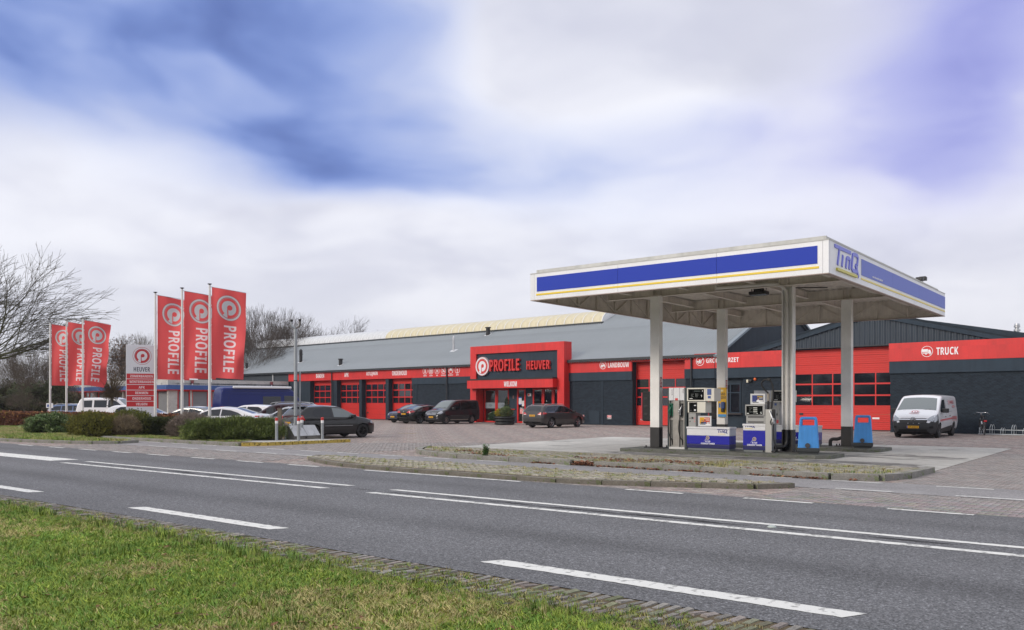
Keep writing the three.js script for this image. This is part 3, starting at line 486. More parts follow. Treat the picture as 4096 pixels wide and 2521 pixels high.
  parts(h, 'gutter', [bx(-62.1, -15.7, 4.56, 4.72, .2, .36), bx(-5.85, 6.2, 4.58, 4.74, .2, .36)], mGutter);
  parts(h, 'verge_trim', [bar([6.3, yR + .06, ridge], [6.3, yR - 10.1 * slope + .04, ridge + 10.1], .3, .14), bar([6.3, yR + .06, ridge], [6.3, yR - 10.1 * slope + .04, ridge - 10.1], .3, .14), bar([-62.2, yR + .06, ridge], [-62.2, yR - 10.1 * slope + .04, ridge + 10.1], .2, .14)], M([.22, .26, .29], .5, .2));
  { const g = corrugated(ridge - 9.7, ridge + 9.9, 0, (x) => yR - .12 - Math.abs(x - ridge) * slope, .19, .04); g.rotateY(Math.PI / 2); g.scale(1, 1, -1); const g2 = g; g2.computeVertexNormals(); g2.translate(0, 0, 0);
    const gg = corrugated(-9.9, 9.7, 0, (x) => yR - .12 - Math.abs(x) * slope, .19, .04); gg.rotateY(Math.PI / 2); gg.translate(6.12, 0, ridge); part(h, 'gable_cladding', gg, mSheetDark);
    part(h, 'gable_wall', (() => { const e = extrude([[-9.6, 0], [9.6, 0], [9.6, yR - .3 - 9.6 * slope], [0, yR - .3], [-9.6, yR - .3 - 9.6 * slope]], .2); e.rotateY(Math.PI / 2); e.translate(5.85, 0, ridge); return e; })(), mDark);
    part(h, 'gable_wall', (() => { const e = extrude([[-9.6, 0], [9.6, 0], [9.6, yR - .3 - 9.6 * slope], [0, yR - .3], [-9.6, yR - .3 - 9.6 * slope]], .15); e.rotateY(Math.PI / 2); e.translate(-62.1, 0, ridge); return e; })(), mDark); }
  // barrel skylight along the ridge
  const R0 = 2.2, H0 = 1.15, yS = yR - R0 * slope + .12, arch = (L, inset = 0, n = 14) => { const v = [], ix = []; for (let i = 0; i <= n; i++) { const a = Math.PI * i / n, y = Math.sin(a) * (H0 - inset), z = Math.cos(a) * (R0 - inset); v.push(0, y, z, L, y, z); } for (let i = 0; i < n; i++) { const a = i * 2; ix.push(a, a + 1, a + 2, a + 1, a + 3, a + 2); } const g = new THREE.BufferGeometry(); g.setAttribute('position', new THREE.Float32BufferAttribute(v, 3)); g.setIndex(ix); g.computeVertexNormals(); return metric(g); };
  const pan = arch(1.0), rib = merge([arch(.07, -.035), (() => { const g = arch(.07, .03); return g; })()]);
  const s0 = -61.4, N = 53;
  const panes = sub(h, 'skylight', 'barrel vault rooflight along the ridge, white at the left and yellowed at the right');
  for (let k = 0; k < N; k++) { const o = part(panes, 'skylight_panel', pan, s0 + k > -37.3 ? mPlateWarm : mPlateWhite); o.position.set(s0 + k, yS, ridge); }
  for (let k = 0; k <= N; k++) { const o = part(panes, 'skylight_rib', rib, mWhite); o.position.set(s0 + k - .035, yS, ridge); }
  for (const x of [s0 - .01, s0 + N + .01]) part(panes, 'skylight_end', (() => { const p = []; for (let i = 0; i <= 14; i++) { const a = Math.PI * i / 14; p.push([Math.cos(a) * R0, Math.sin(a) * H0]); } const g = extrude(p, .03); g.rotateY(Math.PI / 2); g.translate(x - .015, yS, ridge); return g; })(), mWhite);
  part(panes, 'skylight_curb', [bx(s0 - .1, s0 + N + .1, yS - .28, yS, ridge + R0 - .02, ridge + R0 + .14), bx(s0 - .1, s0 + N + .1, yS - .28, yS, ridge - R0 - .14, ridge - R0 + .02), bx(s0 - .1, s0, yS - .28, yS, ridge - R0, ridge + R0), bx(s0 + N, s0 + N + .1, yS - .28, yS, ridge - R0, ridge + R0)], mGutter);
  part(panes, 'flashing', bar([s0, yS - .3, ridge + R0 + .14], [s0 + N, yS - .3, ridge + R0 + .14], .3, .05), mGalv);
  // flues on the roof
  const flue = (s, n, hh, r, m, cap, lab) => { const y = 4.72 - n * slope, f = sub(h, 'roof_flue', lab, [s, y, n]); part(f, 'pipe', cyl([0, -.15, 0], [0, hh, 0], r, r, 14), m); part(f, 'cap', cap === 2 ? [cyl([0, hh - .38, 0], [0, hh - .34, 0], r * 1.5, r * 1.5, 14), cyl([0, hh - .16, 0], [0, hh - .1, 0], r * 1.35, r * 1.1, 14), cyl([0, hh, 0], [0, hh + .16, 0], r * 1.15, r * .5, 14)] : cyl([0, hh - .06, 0], [0, hh + .02, 0], r * 1.35, r * 1.35, 14), m); part(f, 'collar', (() => { const g = bx(-.3, .3, -.012, .012, -.26, .26); g.rotateX(Math.atan(slope)); g.translate(0, .045, 0); return g; })(), M([.75, .76, .77], .4, .3)); };
  flue(-53.6, -1.5, .62, .14, mBlack, 1, 'short black flue at the left end of the roof'); flue(-44.4, -2.5, 1.25, .17, mBlack, 2, 'tall black flue on the left of the roof'); flue(-35.6, -1.2, .62, .19, mBlack, 1, 'short black flue above the inspection bay'); flue(-21.6, -3.2, 1.2, .1, mSteel, 2, 'steel flue left of the entrance portal'); flue(-20.6, -6.6, .72, .2, mBlack, 1, 'black flue below the yellowed skylight');
  // downpipes
  for (const [s, y0, m, z] of [[-35.2, .1, mGutter, .16], [-18.95, .05, mGutter, .17], [4.42, .1, mGutter, .2], [-45.6, 3.4, mWhite, .14]]) part(h, 'downpipe', [cyl([s, y0, z], [s, 4.55, z], .055, .055, 10), cyl([s, 3.05, z], [s, 3.15, z], .07, .07, 10), cyl([s, 4.5, z], [s, 4.62, .26], .05, .05, 8)], m);
  // signs on the fascia
  const word = (str, s0, s1, y0, y1, z) => part(h, 'lettering', at(letters(str, s1 - s0, y1 - y0, .012), s0, y0, z), mLetter);
  word('BANDEN', -37.86, -36.52, 4.02, 4.42, .1); word('APK', -33.24, -32.58, 4.03, 4.43, .1); word('UITLIJNEN', -29.86, -28.22, 4.02, 4.43, .1); word('ONDERHOUD', -26.15, -24.14, 4.02, 4.44, .1);
  word('LANDBOUW', -2.34, -.54, 4.08, 4.44, .1); word('GRONDVERZET', 5.5, 7.8, 4.17, 4.47, .16);
  const icon = (x, y, r, z, parts) => { part(h, 'icon_sign', [at(ring(0, 0, r * .9, r, .012), x, y, z), ...parts.map((g) => { g = clean(g); g.scale(r, r, 1); return at(g, x, y, z); })], mLetter); };
  const q = (a, b, c, d) => extrude([[a, c], [b, c], [b, d], [a, d]], .012), o_ = (x, y, r) => disc(x, y, r, 0, .012, 16), rg = (x, y, a, b) => at(ring(0, 0, a, b, .012, 16), x, y, 0);
  const tractor = () => [rg(-.32, -.25, .1, .34), rg(.42, -.35, .07, .2), q(-.1, .6, -.25, .12), extrude([[-.42, .15], [-.3, .58], [.12, .58], [.2, .12], [.1, .12], [.02, .46], [-.2, .46], [-.3, .15]], .012), q(.36, .42, .12, .4)];
  const digger = () => [rg(-.32, -.32, .08, .22), rg(.12, -.32, .08, .22), q(-.62, .35, -.22, .0), extrude([[-.3, 0], [-.26, .34], [.06, .34], [.12, 0]], .012), extrude([[.1, -.05], [.6, .42], [.66, .34], [.2, -.16]], .012), extrude([[.52, .5], [.84, .56], [.74, .24], [.6, .3]], .012), q(-.78, -.6, -.3, .12)];
  icon(-2.78, 4.28, .29, .1, tractor()); icon(5.06, 4.31, .3, .16, digger());
  const star = (n, a, b) => { const p = []; for (let i = 0; i < n * 2; i++) { const t = i / n * Math.PI, r = i % 2 ? a : b; p.push([Math.cos(t) * r, Math.sin(t) * r]); } return extrude(p, .012); };
  const six = [[q(-.2, .2, -.62, .62)], [star(8, .18, .66), rg(0, 0, .6, .72)], [rg(0, 0, .0001, .12), q(-.42, -.34, -.5, .5), q(.34, .42, -.5, .5), q(-.42, .42, .42, .5), q(-.42, .42, -.5, -.42), q(-.2, .2, -.3, .2)], [extrude([[-.6, .3], [-.4, .5], [.5, -.4], [.35, -.55]], .012), extrude([[-.5, -.5], [-.35, -.6], [.55, .4], [.4, .5]], .012), rg(.3, -.3, .12, .26)], [q(-.45, .45, .1, .35), q(-.3, .3, .35, .6), rg(-.28, -.02, .05, .16), rg(.28, -.02, .05, .16), q(-.65, -.55, -.6, .2), q(.55, .65, -.6, .2), star(4, .08, .3)], [star(6, .12, .62), q(-.2, .2, -.75, -.5)]];
  const names6 = ['BANDEN', 'VELGEN', 'APK', 'ONDERHOUD', 'REPARATIE', 'AIRCO'];
  [-21.73, -20.98, -20.2, -19.42, -18.52, -17.72].forEach((s, k) => { icon(s, 4.32, .3, .1, six[k]); const w2 = [.4, .38, .22, .56, .56, .32][k]; word(names6[k], s - w2 / 2, s + w2 / 2, 3.86, 3.95, .1); });
  // little warning plates, beacon and camera
  const mNo = M(null, .5, 0, { map: canvasTex(128, 96, (c) => { c.fillStyle = '#f2f2f2'; c.fillRect(0, 0, 128, 96); c.fillStyle = '#c41a22'; c.fillRect(4, 4, 120, 52); c.fillStyle = '#fff'; squeeze(c, 'PROFILE', 70, 34, 90, 20); c.fillRect(26, 42, 88, 6); c.fillStyle = '#20303c'; c.fillRect(4, 60, 120, 32); c.fillStyle = '#fff'; squeeze(c, 'RIJDEN', 70, 84, 90, 18); }) });
  const plateG = (w, hgt) => { const g = new THREE.PlaneGeometry(w, hgt); return g; };
  for (const s of [-4.7, -2.28]) part(h, 'notice_plate', at(new THREE.BoxGeometry(.36, .28, .012), s, .56, .03), mNo);
  const hb = sub(h, 'wall_lamp', 'small cream wall lamp', [8.42, 2.95, .05]); part(hb, 'housing', rbx(-.1, .02, -.09, .09, 0, .14, .02), M([.7, .66, .5], .5)); part(hb, 'bracket', rbx(.02, .22, -.04, .1, 0, .1, .02), mBlack);
  part(h, 'beacon', (() => { const g = new THREE.SphereGeometry(.09, 14, 10); g.scale(1, 1.05, 1); return at(clean(g), 8.86, 3.06, .09); })(), M([.75, .14, .03], .35), 'orange beacon on the wall');
  part(h, 'hatch', bx(-4.05, -3.2, .05, 1.02, -.01, .012), mDark);
  // entrance portal
  const p = sub(h, 'entrance_portal', 'red portal frame round the entrance with raised letters');
  const zf = .65, redP = (list) => part(p, 'portal_panel', list, mRed);
  redP(bx(-15.65, -15.0, 0, 5.5, -.25, zf)); redP(bx(-6.55, -5.9, 0, 5.5, -.25, zf));
  for (const [a, b] of [[-15.65, -12.55], [-12.55, -9.4], [-9.4, -7.75], [-7.75, -5.9]]) redP(bx(a + .003, b - .003, 5.503, 6.12, -.25, zf));
  part(p, 'sign_wall', bx(-15.0, -6.55, 3.45, 5.5, .2, .5), mNavy);
  for (const [a, b] of [[-15.5, -12.1], [-12.1, -9.5], [-9.5, -6.56]]) part(p, 'awning_panel', bx(a + .003, b - .003, 2.72, 3.36, .5, 1.17), mRed);
  part(p, 'awning_cap', bx(-15.55, -6.56, 3.37, 3.48, .5, 1.2), mBlack);
  part(p, 'soffit', bx(-15, -6.55, 2.7, 2.74, -.9, .52), mDark);
  part(p, 'lettering', at(letters('WELKOM', 1.34, .4, .015), -11.44, 2.83, 1.17), mLetter);
  part(p, 'raised_letters', at(letters('PROFILE', 3.15, .94, .2), -13.43, 4.06, .52), mRed); part(p, 'raised_letters', at(letters('HEUVER', 2.3, .68, .2), -9.53, 4.1, .52), mRed);
  part(p, 'round_logo', disc(-14.26, 4.5, .76, .5, .2, 48), M([.55, .55, .57], .4, .3));
  part(p, 'logo_face', (() => { const g = new THREE.CircleGeometry(.75, 48); g.translate(-14.26, 4.5, .705); return clean(g); })(), M(null, .45, 0, { map: canvasTex(512, 512, (c) => { c.fillStyle = '#d9dade'; c.fillRect(0, 0, 512, 512); mark(c, 256, 256, 256, '#dfe0e4', '#c9362f', '#b52a2a'); }) }));
  // glazed front behind the portal
  const e = sub(h, 'entrance_front', 'glazed entrance front with red frames', [0, 0, -.25]);
  parts(e, 'wall_panel', [bx(-15, -14.9, 0, 2.72, -.1, .02), bx(-12.2, -11.3, 0, 2.72, -.1, .02), bx(-10.42, -9.68, 0, 2.72, -.1, .02), bx(-6.75, -6.5, 0, 2.72, -.1, .02)], mNavy);
  const frame = (a, b, y0, y1, posts, w = .1) => part(e, 'door_frame', [bx(a, b, y1 - w, y1, -.06, .06), bx(a, b, y0, y0 + w, -.06, .06), ...posts.map((x) => bx(x - w / 2, x + w / 2, y0 + w, y1 - w, -.06, .058))], mRedFrame);
  frame(-14.9, -12.2, 0, 2.68, [-14.85, -13.62, -13.46, -12.25], .11); frame(-11.3, -10.42, 0, 2.68, [-11.24, -10.48], .13); frame(-9.68, -6.75, .5, 2.68, [-9.62, -8.72, -8.58, -7.72, -7.58, -6.8], .1);
  part(e, 'wall_panel', bx(-9.68, -6.75, 0, .5, -.1, .02), mNavy);
  const glassM = M([.9, .94, .94], .02, 0, { phys: true, transmission: 1, thickness: 0, ior: 1.5 });
  for (const [a, b, y0] of [[-14.8, -13.67, .11], [-13.41, -12.3, .11], [-11.18, -10.54, .13], [-9.57, -8.77, .6], [-8.53, -7.77, .6], [-7.53, -6.85, .6]]) part(e, 'pane', bx(a, b, y0, 2.58, -.01, .01), glassM);
  const mMat = M(null, .8, 0, { map: canvasTex(256, 192, (c) => { c.fillStyle = '#7f888f'; c.fillRect(0, 0, 256, 192); c.translate(128, 96); mark(c, 0, 0, 52, '#7f888f', '#27303a', '#27303a'); mark(c, 0, 0, 45, '#7f888f', '#27303a'); }) });
  for (const [a, b] of [[-14.8, -13.67], [-13.41, -12.3]]) part(e, 'frosted_band', at(new THREE.PlaneGeometry(b - a, .46), (a + b) / 2, 1.36, .014), mMat);
  part(e, 'notice_plate', at(new THREE.BoxGeometry(.4, .34, .01), -14.05, .62, .018), mNo); 
  part(e, 'poster', at(new THREE.BoxGeometry(.3, .6, .01), -11.0, 1.72, .018), M(null, .6, 0, { map: canvasTex(96, 192, (c) => { c.fillStyle = '#e8ebf0'; c.fillRect(0, 0, 96, 192); c.fillStyle = '#2a4fae'; c.fillRect(0, 0, 96, 26); c.fillRect(0, 176, 96, 16); c.fillStyle = '#9aa2ae'; for (let k = 0; k < 9; k++) c.fillRect(10, 40 + k * 14, 76, 5); }) }));
  part(e, 'poster', at(new THREE.BoxGeometry(.22, .42, .01), -10.7, 1.52, .022), M(null, .6, 0, { map: canvasTex(64, 128, (c) => { c.fillStyle = '#eceeee'; c.fillRect(0, 0, 64, 128); c.fillStyle = '#8b929b'; for (let k = 0; k < 8; k++) c.fillRect(8, 14 + k * 13, 48, 5); }) }));
  part(e, 'poster', at(new THREE.BoxGeometry(.36, .5, .01), -10.86, .96, .02), M(null, .6, 0, { map: canvasTex(96, 128, (c) => { c.fillStyle = '#20272e'; c.fillRect(0, 0, 96, 30); c.fillStyle = '#fff'; squeeze(c, 'INGANG', 48, 23, 84, 16); c.fillStyle = '#d2342e'; c.fillRect(0, 30, 96, 98); c.strokeStyle = '#fff'; c.lineWidth = 5; c.strokeRect(10, 42, 76, 74); c.fillStyle = '#fff'; c.fillRect(24, 58, 20, 20); c.fillRect(52, 70, 22, 8); c.fillRect(28, 90, 12, 14); c.fillRect(56, 86, 14, 18); }) }));
  part(e, 'letter_box', rbx(-12.0, -11.5, 1.02, 1.1, .02, .12, .02), mRedFrame); part(e, 'door_bell', rbx(-11.78, -11.64, 1.9, 2.14, .02, .05, .01), M([.2, .1, .09], .5));
  part(e, 'house_sign', rbx(-10.2, -9.86, 2.08, 2.32, .02, .05, .01), mWhite); part(e, 'house_sign_mark', disc(-10.08, 2.2, .09, .05, .006, 14), M([.6, .03, .03], .5)); part(e, 'door_handle', rbx(-10.58, -10.5, .92, 1.18, .06, .11, .02), mSteel);
  // the showroom behind the glass
  part(e, 'showroom_shell', [bx(-16, -6, -.02, 0, -6, -.1), bx(-16, -6, 2.72, 2.8, -6, -.1), bx(-16, -6, 0, 2.72, -6.1, -6), bx(-16, -15.9, 0, 2.72, -6, -.1), bx(-6.1, -6, 0, 2.72, -6, -.1)], M([.13, .13, .14], .8));
  parts(e, 'counter', [bx(-14, -11.6, 0, 1.05, -3.6, -3), bx(-9.4, -6.9, 0, .75, -2.4, -1.6)], M([.22, .2, .2], .6));
  const lampM = M([.9, .9, .85], .5, 0, { emissive: new THREE.Color(1, .96, .85), emissiveIntensity: 2.2 });
  for (const [x, z] of [[-14.2, -1.2], [-13.1, -2.6], [-12.6, -4.4], [-9.0, -2.4]]) part(e, 'ceiling_light', bx(x, x + .9, 2.66, 2.7, z, z + .14), lampM);
}
// farther gabled hall behind the truck door, with its protruding annex
const truck = thing('truck_hall', 'dark grey gabled truck hall with wide red door and red TRUCK fascia', 'building', HALL, HT);
{
  const h = truck, ax = 15.9, ay = 6.8, sl = .26, y = (s) => ay - Math.abs(s - ax) * sl;
  sectionalDoor(h, 11.08, 17.3, 4.83, -.3, 0, [1.4, 2.03, 2.7, 3.35], 5, 'wide red truck door with three rows of panes');
  const td = h.children[0]; part(td, 'letter_slot', rbx(11.55, 11.8, .85, .98, .01, .03, .03), mBlack); part(td, 'notice_plate', rbx(15.85, 16.25, .66, .76, .01, .03, .01), mWhite);
  parts(h, 'jamb', [bx(11.05, 11.08, 0, 4.85, -.6, .02), bx(17.3, 17.6, 0, 4.85, -.6, .3)], mDark);
  const g = corrugated(8.0, 25, (s) => 4.86, (s) => Math.max(4.87, y(s) - .1), .285, .045, 1); g.translate(0, 0, -.03); part(h, 'gable_cladding', g, mSheetDark);
  part(h, 'gable_wall', (() => { const p = [[8.1, 4.84], [25, 4.84], [25, Math.max(4.86, y(25))], [ax, ay - .1], [8.1, y(8.1) - .05]]; const e = extrude(p, .2); e.translate(0, 0, -.28); return e; })(), mDark);
  part(h, 'drip_edge', bx(10.9, 17.3, 4.82, 4.86, .0, .16), mGutter);
  for (const s of [-1, 1]) { const e = s < 0 ? 7.6 : 24.4, n = Math.hypot(1, sl); part(h, 'barge_board', extrude([[ax, ay + .06], [e, y(e) + .06], [e, y(e) - .30], [ax, ay - .30]].map((q) => q), .1), mNavy); part(h, 'roof', [bar([(ax), ay - .02, -15], [e, y(e) - .02, -15], 30.2, .1)].map((gg) => gg), mSheetDark); }
  parts(h, 'wall', [bx(24.0, 24.2, 0, 4.6, -30, .0), bx(8.0, 8.2, 4.5, 4.8, -30, 0), bx(8.2, 24, 0, 4.6, -30.2, -30)], mDark);
  brickWall(h, 17.28, 27, 0, 3.25, 1.1);
  parts(h, 'wall', [bx(17.28, 27, 3.25, 4.8, .85, 1.08), bx(17.28, 17.5, 0, 4.8, -.1, .84), bx(17.5, 27, 4.7, 4.78, -5, 1.0), bx(26.8, 27, 0, 4.7, -5, .84)], mDark);
  part(h, 'shadow_band', bx(17.26, 27, 3.2, 3.85, 1.08, 1.2), mNavy);
  for (const [a, b] of [[17.25, 20.2], [20.2, 23.6], [23.6, 27]]) part(h, 'fascia_panel', bx(a + .003, b - .003, 3.85, 4.84, 1.05, 1.22), mRed);
  part(h, 'lettering', at(letters('TRUCK', 1.06, .4, .012), 19.66, 4.12, 1.22), mLetter);
  const r = .29, P = (l) => { const s = extrude(l.map(([a, b]) => [a * r, b * r]), .012); return at(s, 19.2, 4.33, 1.22); };
  part(h, 'icon_sign', [at(ring(0, 0, r * .92, r, .012), 19.2, 4.33, 1.22), P([[-.86, -.1], [-.86, .42], [.16, .42], [.16, -.1]]), P([[.22, -.28], [.22, .3], [.5, .3], [.66, 0], [.72, -.28]]), P([[-.8, -.36], [-.8, -.2], [.74, -.2], [.74, -.36]]), at(ring(0, 0, .02, .05, .014), 19.2 - .05, 4.21, 1.22), at(ring(0, 0, .02, .05, .014), 19.2 + .16, 4.21, 1.22)], mLetter);
  const f = sub(h, 'roof_flue', 'tall steel flue at the right edge', [21.95, 5.1, -6]); part(f, 'pipe', cyl([0, -.2, 0], [0, .95, 0], .11, .11, 14), mSteel); part(f, 'cap', [cyl([0, .6, 0], [0, .7, 0], .17, .17, 14), cyl([0, .82, 0], [0, .92, 0], .16, .16, 14), cyl([0, .95, 0], [0, 1.04, 0], .15, .12, 14)], mSteel);
}
// low white showroom annex in front of the hall's left part
const annex = thing('low_annex', 'low white building with blue fascia, red window frames and closed grey shutters', 'building', HALL, HT);
{
  const h = annex, mConc = M([1.3, 1.29, 1.25], .85, 0, { map: rep(texConcrete, .5) }), mBlue = M([.055, .13, .36], .5, 0, { map: rep(fine, .5) }), mShut = M([.25, .26, .27], .6), mBrown = M([.17, .13, .11], .9);
  const X = -42.75, Z = 12.9, X0 = -66;
  for (let k = 0; k < 6; k++) part(h, 'parapet_panel', bx(X - .25, X, 3.2, 3.75, .1 + k * 2.13, .1 + (k + 1) * 2.13 - .012), mConc);
  for (let k = 0; k < 7; k++) part(h, 'parapet_panel', bx(X0 + k * 3.32, X0 + (k + 1) * 3.32 - .012, 3.2, 3.75, Z - .25, Z + .002), mConc);
  parts(h, 'fascia', [bx(X, X + .32, 2.79, 3.21, -.3, Z + .32), bx(X0 - .4, X, 2.79, 3.21, Z, Z + .32)], mBlue); parts(h, 'soffit', [bx(X - .3, X + .3, 2.72, 2.79, -.2, Z + .3), bx(X0 - .4, X - .3, 2.72, 2.79, Z - .3, Z + .3)], mRedFrame);
  part(h, 'roof', bx(X0, X, 3.3, 3.4, .2, Z - .3), mDark); parts(h, 'wall', [bx(X0, X0 + .2, 0, 3.2, .2, Z - .3), bx(X - .4, X - .25, 0, 3.2, .2, Z - .4), bx(X0, X - .4, 0, 3.2, Z - .6, Z - .4)], mBrown);
  const win = (alongX, a, b, kind) => { // shuttered or clear opening with red frame
    const d = sub(h, 'window', kind === 'glass' ? 'red framed shop window' : 'red framed window with closed grey shutter', alongX ? [0, 0, Z - .28] : [X - .12, 0, 0]);
    const f = (x0, x1, y0, y1, z0, z1) => { const g = bx(x0, x1, y0, y1, z0, z1); if (!alongX) { g.rotateY(-Math.PI / 2); g.scale(-1, 1, 1); const p = g.attributes.position.array; for (let i = 0; i < p.length; i += 9) for (let q = 0; q < 3; q++) { const t = p[i + q]; p[i + q] = p[i + 3 + q]; p[i + 3 + q] = t; } g.computeVertexNormals(); } return g; };
    part(d, 'window_frame', [f(a, a + .09, .5, 2.72, -.1, .06), f(b - .09, b, .5, 2.72, -.1, .06), f(a + .09, b - .09, 2.62, 2.72, -.1, .06), f(a + .09, b - .09, .5, .6, -.1, .06)], mRedFrame);
    if (kind === 'glass') { part(d, 'pane', f(a + .09, b - .09, .6, 2.62, -.04, -.02), M([.16, .19, .19], .05, 0, { phys: true, ior: 1.7 })); part(d, 'glazing_bar', [f((a + b) / 2 - .04, (a + b) / 2 + .04, .6, 2.62, -.05, .05), f(a + .09, (a + b) / 2 - .04, 2.05, 2.13, -.05, .04)], mRedFrame); }
    else { const l = []; for (let k = 0; k < 26; k++) l.push(f(a + .09, b - .09, .6 + k * .0777, .6 + k * .0777 + .068, -.06, -.02)); part(d, 'roller_shutter', l, kind === 'dark' ? M([.12, .11, .1], .6) : mShut); }
    part(h, 'wall', [f(a, b, 0, .5, -.1, .02)].map((g) => g.translate(alongX ? 0 : X - .12, 0, alongX ? Z - .28 : 0)), mConc);
  };
  for (const [a, b] of [[8.9, 10.55], [10.75, 11.95], [5.6, 8.6], [2.6, 5.3], [.3, 2.3]]) win(false, a, b, 'shutter');
  for (const [a, b, k] of [[-64.4, -62.7, 'glass'], [-62.3, -60.2, 'glass'], [-58.9, -55.5, 'dark'], [-55.2, -52.6, 'dark'], [-52.3, -50.2, 'shutter'], [-49.8, -48.6, 'glass'], [-48.2, -45.8, 'shutter'], [-45.4, -43.2, 'shutter']]) win(true, a, b, k);
  parts(h, 'pier', [...[12.2, 10.65, 8.75, 5.45, 2.45].map((n) => bx(X - .22, X - .01, 0, 2.72, n - .1, n + .1)), bx(X - .25, X, 0, 2.72, 12.0, Z - .02), ...[-59.5, -52.45, -50.0, -48.4, -45.6].map((s) => bx(s - .12, s + .12, 0, 2.72, Z - .25, Z - .02))], mConc);
  part(h, 'wall', [bx(X0, -64.4, 0, 2.72, Z - .35, Z - .08)], mBrown);
  for (const n of [10.6, 2.15]) { const d = sub(h, 'rain_hopper', null, [X + .1, 0, n]); part(d, 'hopper', (() => { const g = new THREE.CylinderGeometry(.17, .12, .3, 4); g.rotateY(Math.PI / 4); g.translate(0, 3.52, 0); return clean(g); })(), M([.33, .1, .1], .6)); part(d, 'pipe', cyl([0, 3.2, 0], [0, 3.38, 0], .06, .06, 10), mWhite); }
}
part(scene, 'antenna_mast', cyl([-26.2, 0, -87.8], [-26.2, 14, -87.8], .07, .05, 8), mGalv).userData = { label: 'thin grey mast far behind the gap between the roofs', category: 'mast' };
// ---------------------------------------------------------------- filling station
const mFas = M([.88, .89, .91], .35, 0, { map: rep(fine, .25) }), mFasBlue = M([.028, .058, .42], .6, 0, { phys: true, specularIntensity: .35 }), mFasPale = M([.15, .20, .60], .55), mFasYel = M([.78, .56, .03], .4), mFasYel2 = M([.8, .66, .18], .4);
const mUnder = M([.74, .68, .60], .7, 0, { map: rep(streak, .6) }), mCol = M([.90, .89, .86], .5, 0, { map: rep(fine, .8) }), mColBlk = M([.014, .014, .015], .5), mSignRed = M([.32, .02, .03], .5);
function ribbon(pts, w) { // outline of a stroke of width w along points
  const L = [], R = [], n = pts.length;
  for (let i = 0; i < n; i++) {
    const a = pts[Math.max(0, i - 1)], b = pts[Math.min(n - 1, i + 1)], p = pts[i]; let d1 = [p[0] - a[0], p[1] - a[1]], d2 = [b[0] - p[0], b[1] - p[1]]; if (!i) d1 = d2; if (i === n - 1) d2 = d1;
    const l1 = Math.hypot(...d1), l2 = Math.hypot(...d2), n1 = [-d1[1] / l1, d1[0] / l1], n2 = [-d2[1] / l2, d2[0] / l2]; let m = [n1[0] + n2[0], n1[1] + n2[1]]; const ml = Math.hypot(...m); m = [m[0] / ml, m[1] / ml]; const k = w / 2 / Math.max(.5, m[0] * n1[0] + m[1] * n1[1]);
    L.push([p[0] + m[0] * k, p[1] + m[1] * k]); R.push([p[0] - m[0] * k, p[1] - m[1] * k]);
  }
  return [...R, ...L.reverse()];
}
const TINQ = [[[.0, .93], [.66, .93]], [[.19, .9], [.115, .2]], [[.33, .68], [.285, .2]], [[.445, .2], [.482, .60], [.515, .66], [.575, .66], [.612, .60], [.578, .2]], [[.925, .5], [.96, .84], [.92, .93], [.78, .93], [.735, .88], [.69, .3], [.73, .22], [.86, .22], [.90, .27], [.922, .46]], [[.845, .5], [.90, .36], [.985, .02]]];
function tinq(w, h, depth, sw = .085) { // raised logo strokes, lower left at origin, facing +z
  return TINQ.map((s, i) => extrude(ribbon(s.map((p) => [p[0] * w, p[1] * h]), sw * w * (i ? 1 : .95)), depth + i * .0012));
}
function tinqCanvas(c, x, y, w, h, col, yel) { c.save(); c.strokeStyle = col; c.lineJoin = 'round'; c.lineCap = 'butt'; c.lineWidth = w * .075; for (const s of TINQ) { c.beginPath(); s.forEach((p, i) => c[i ? 'lineTo' : 'moveTo'](x + p[0] * w, y + h - p[1] * h)); c.stroke(); } c.fillStyle = yel; c.fillRect(x + .08 * w, y + h * 1.0, w * .78, h * .07); c.restore(); }
const canopy = thing('station_canopy', 'white filling station canopy with blue and yellow fascia on four columns', 'canopy');
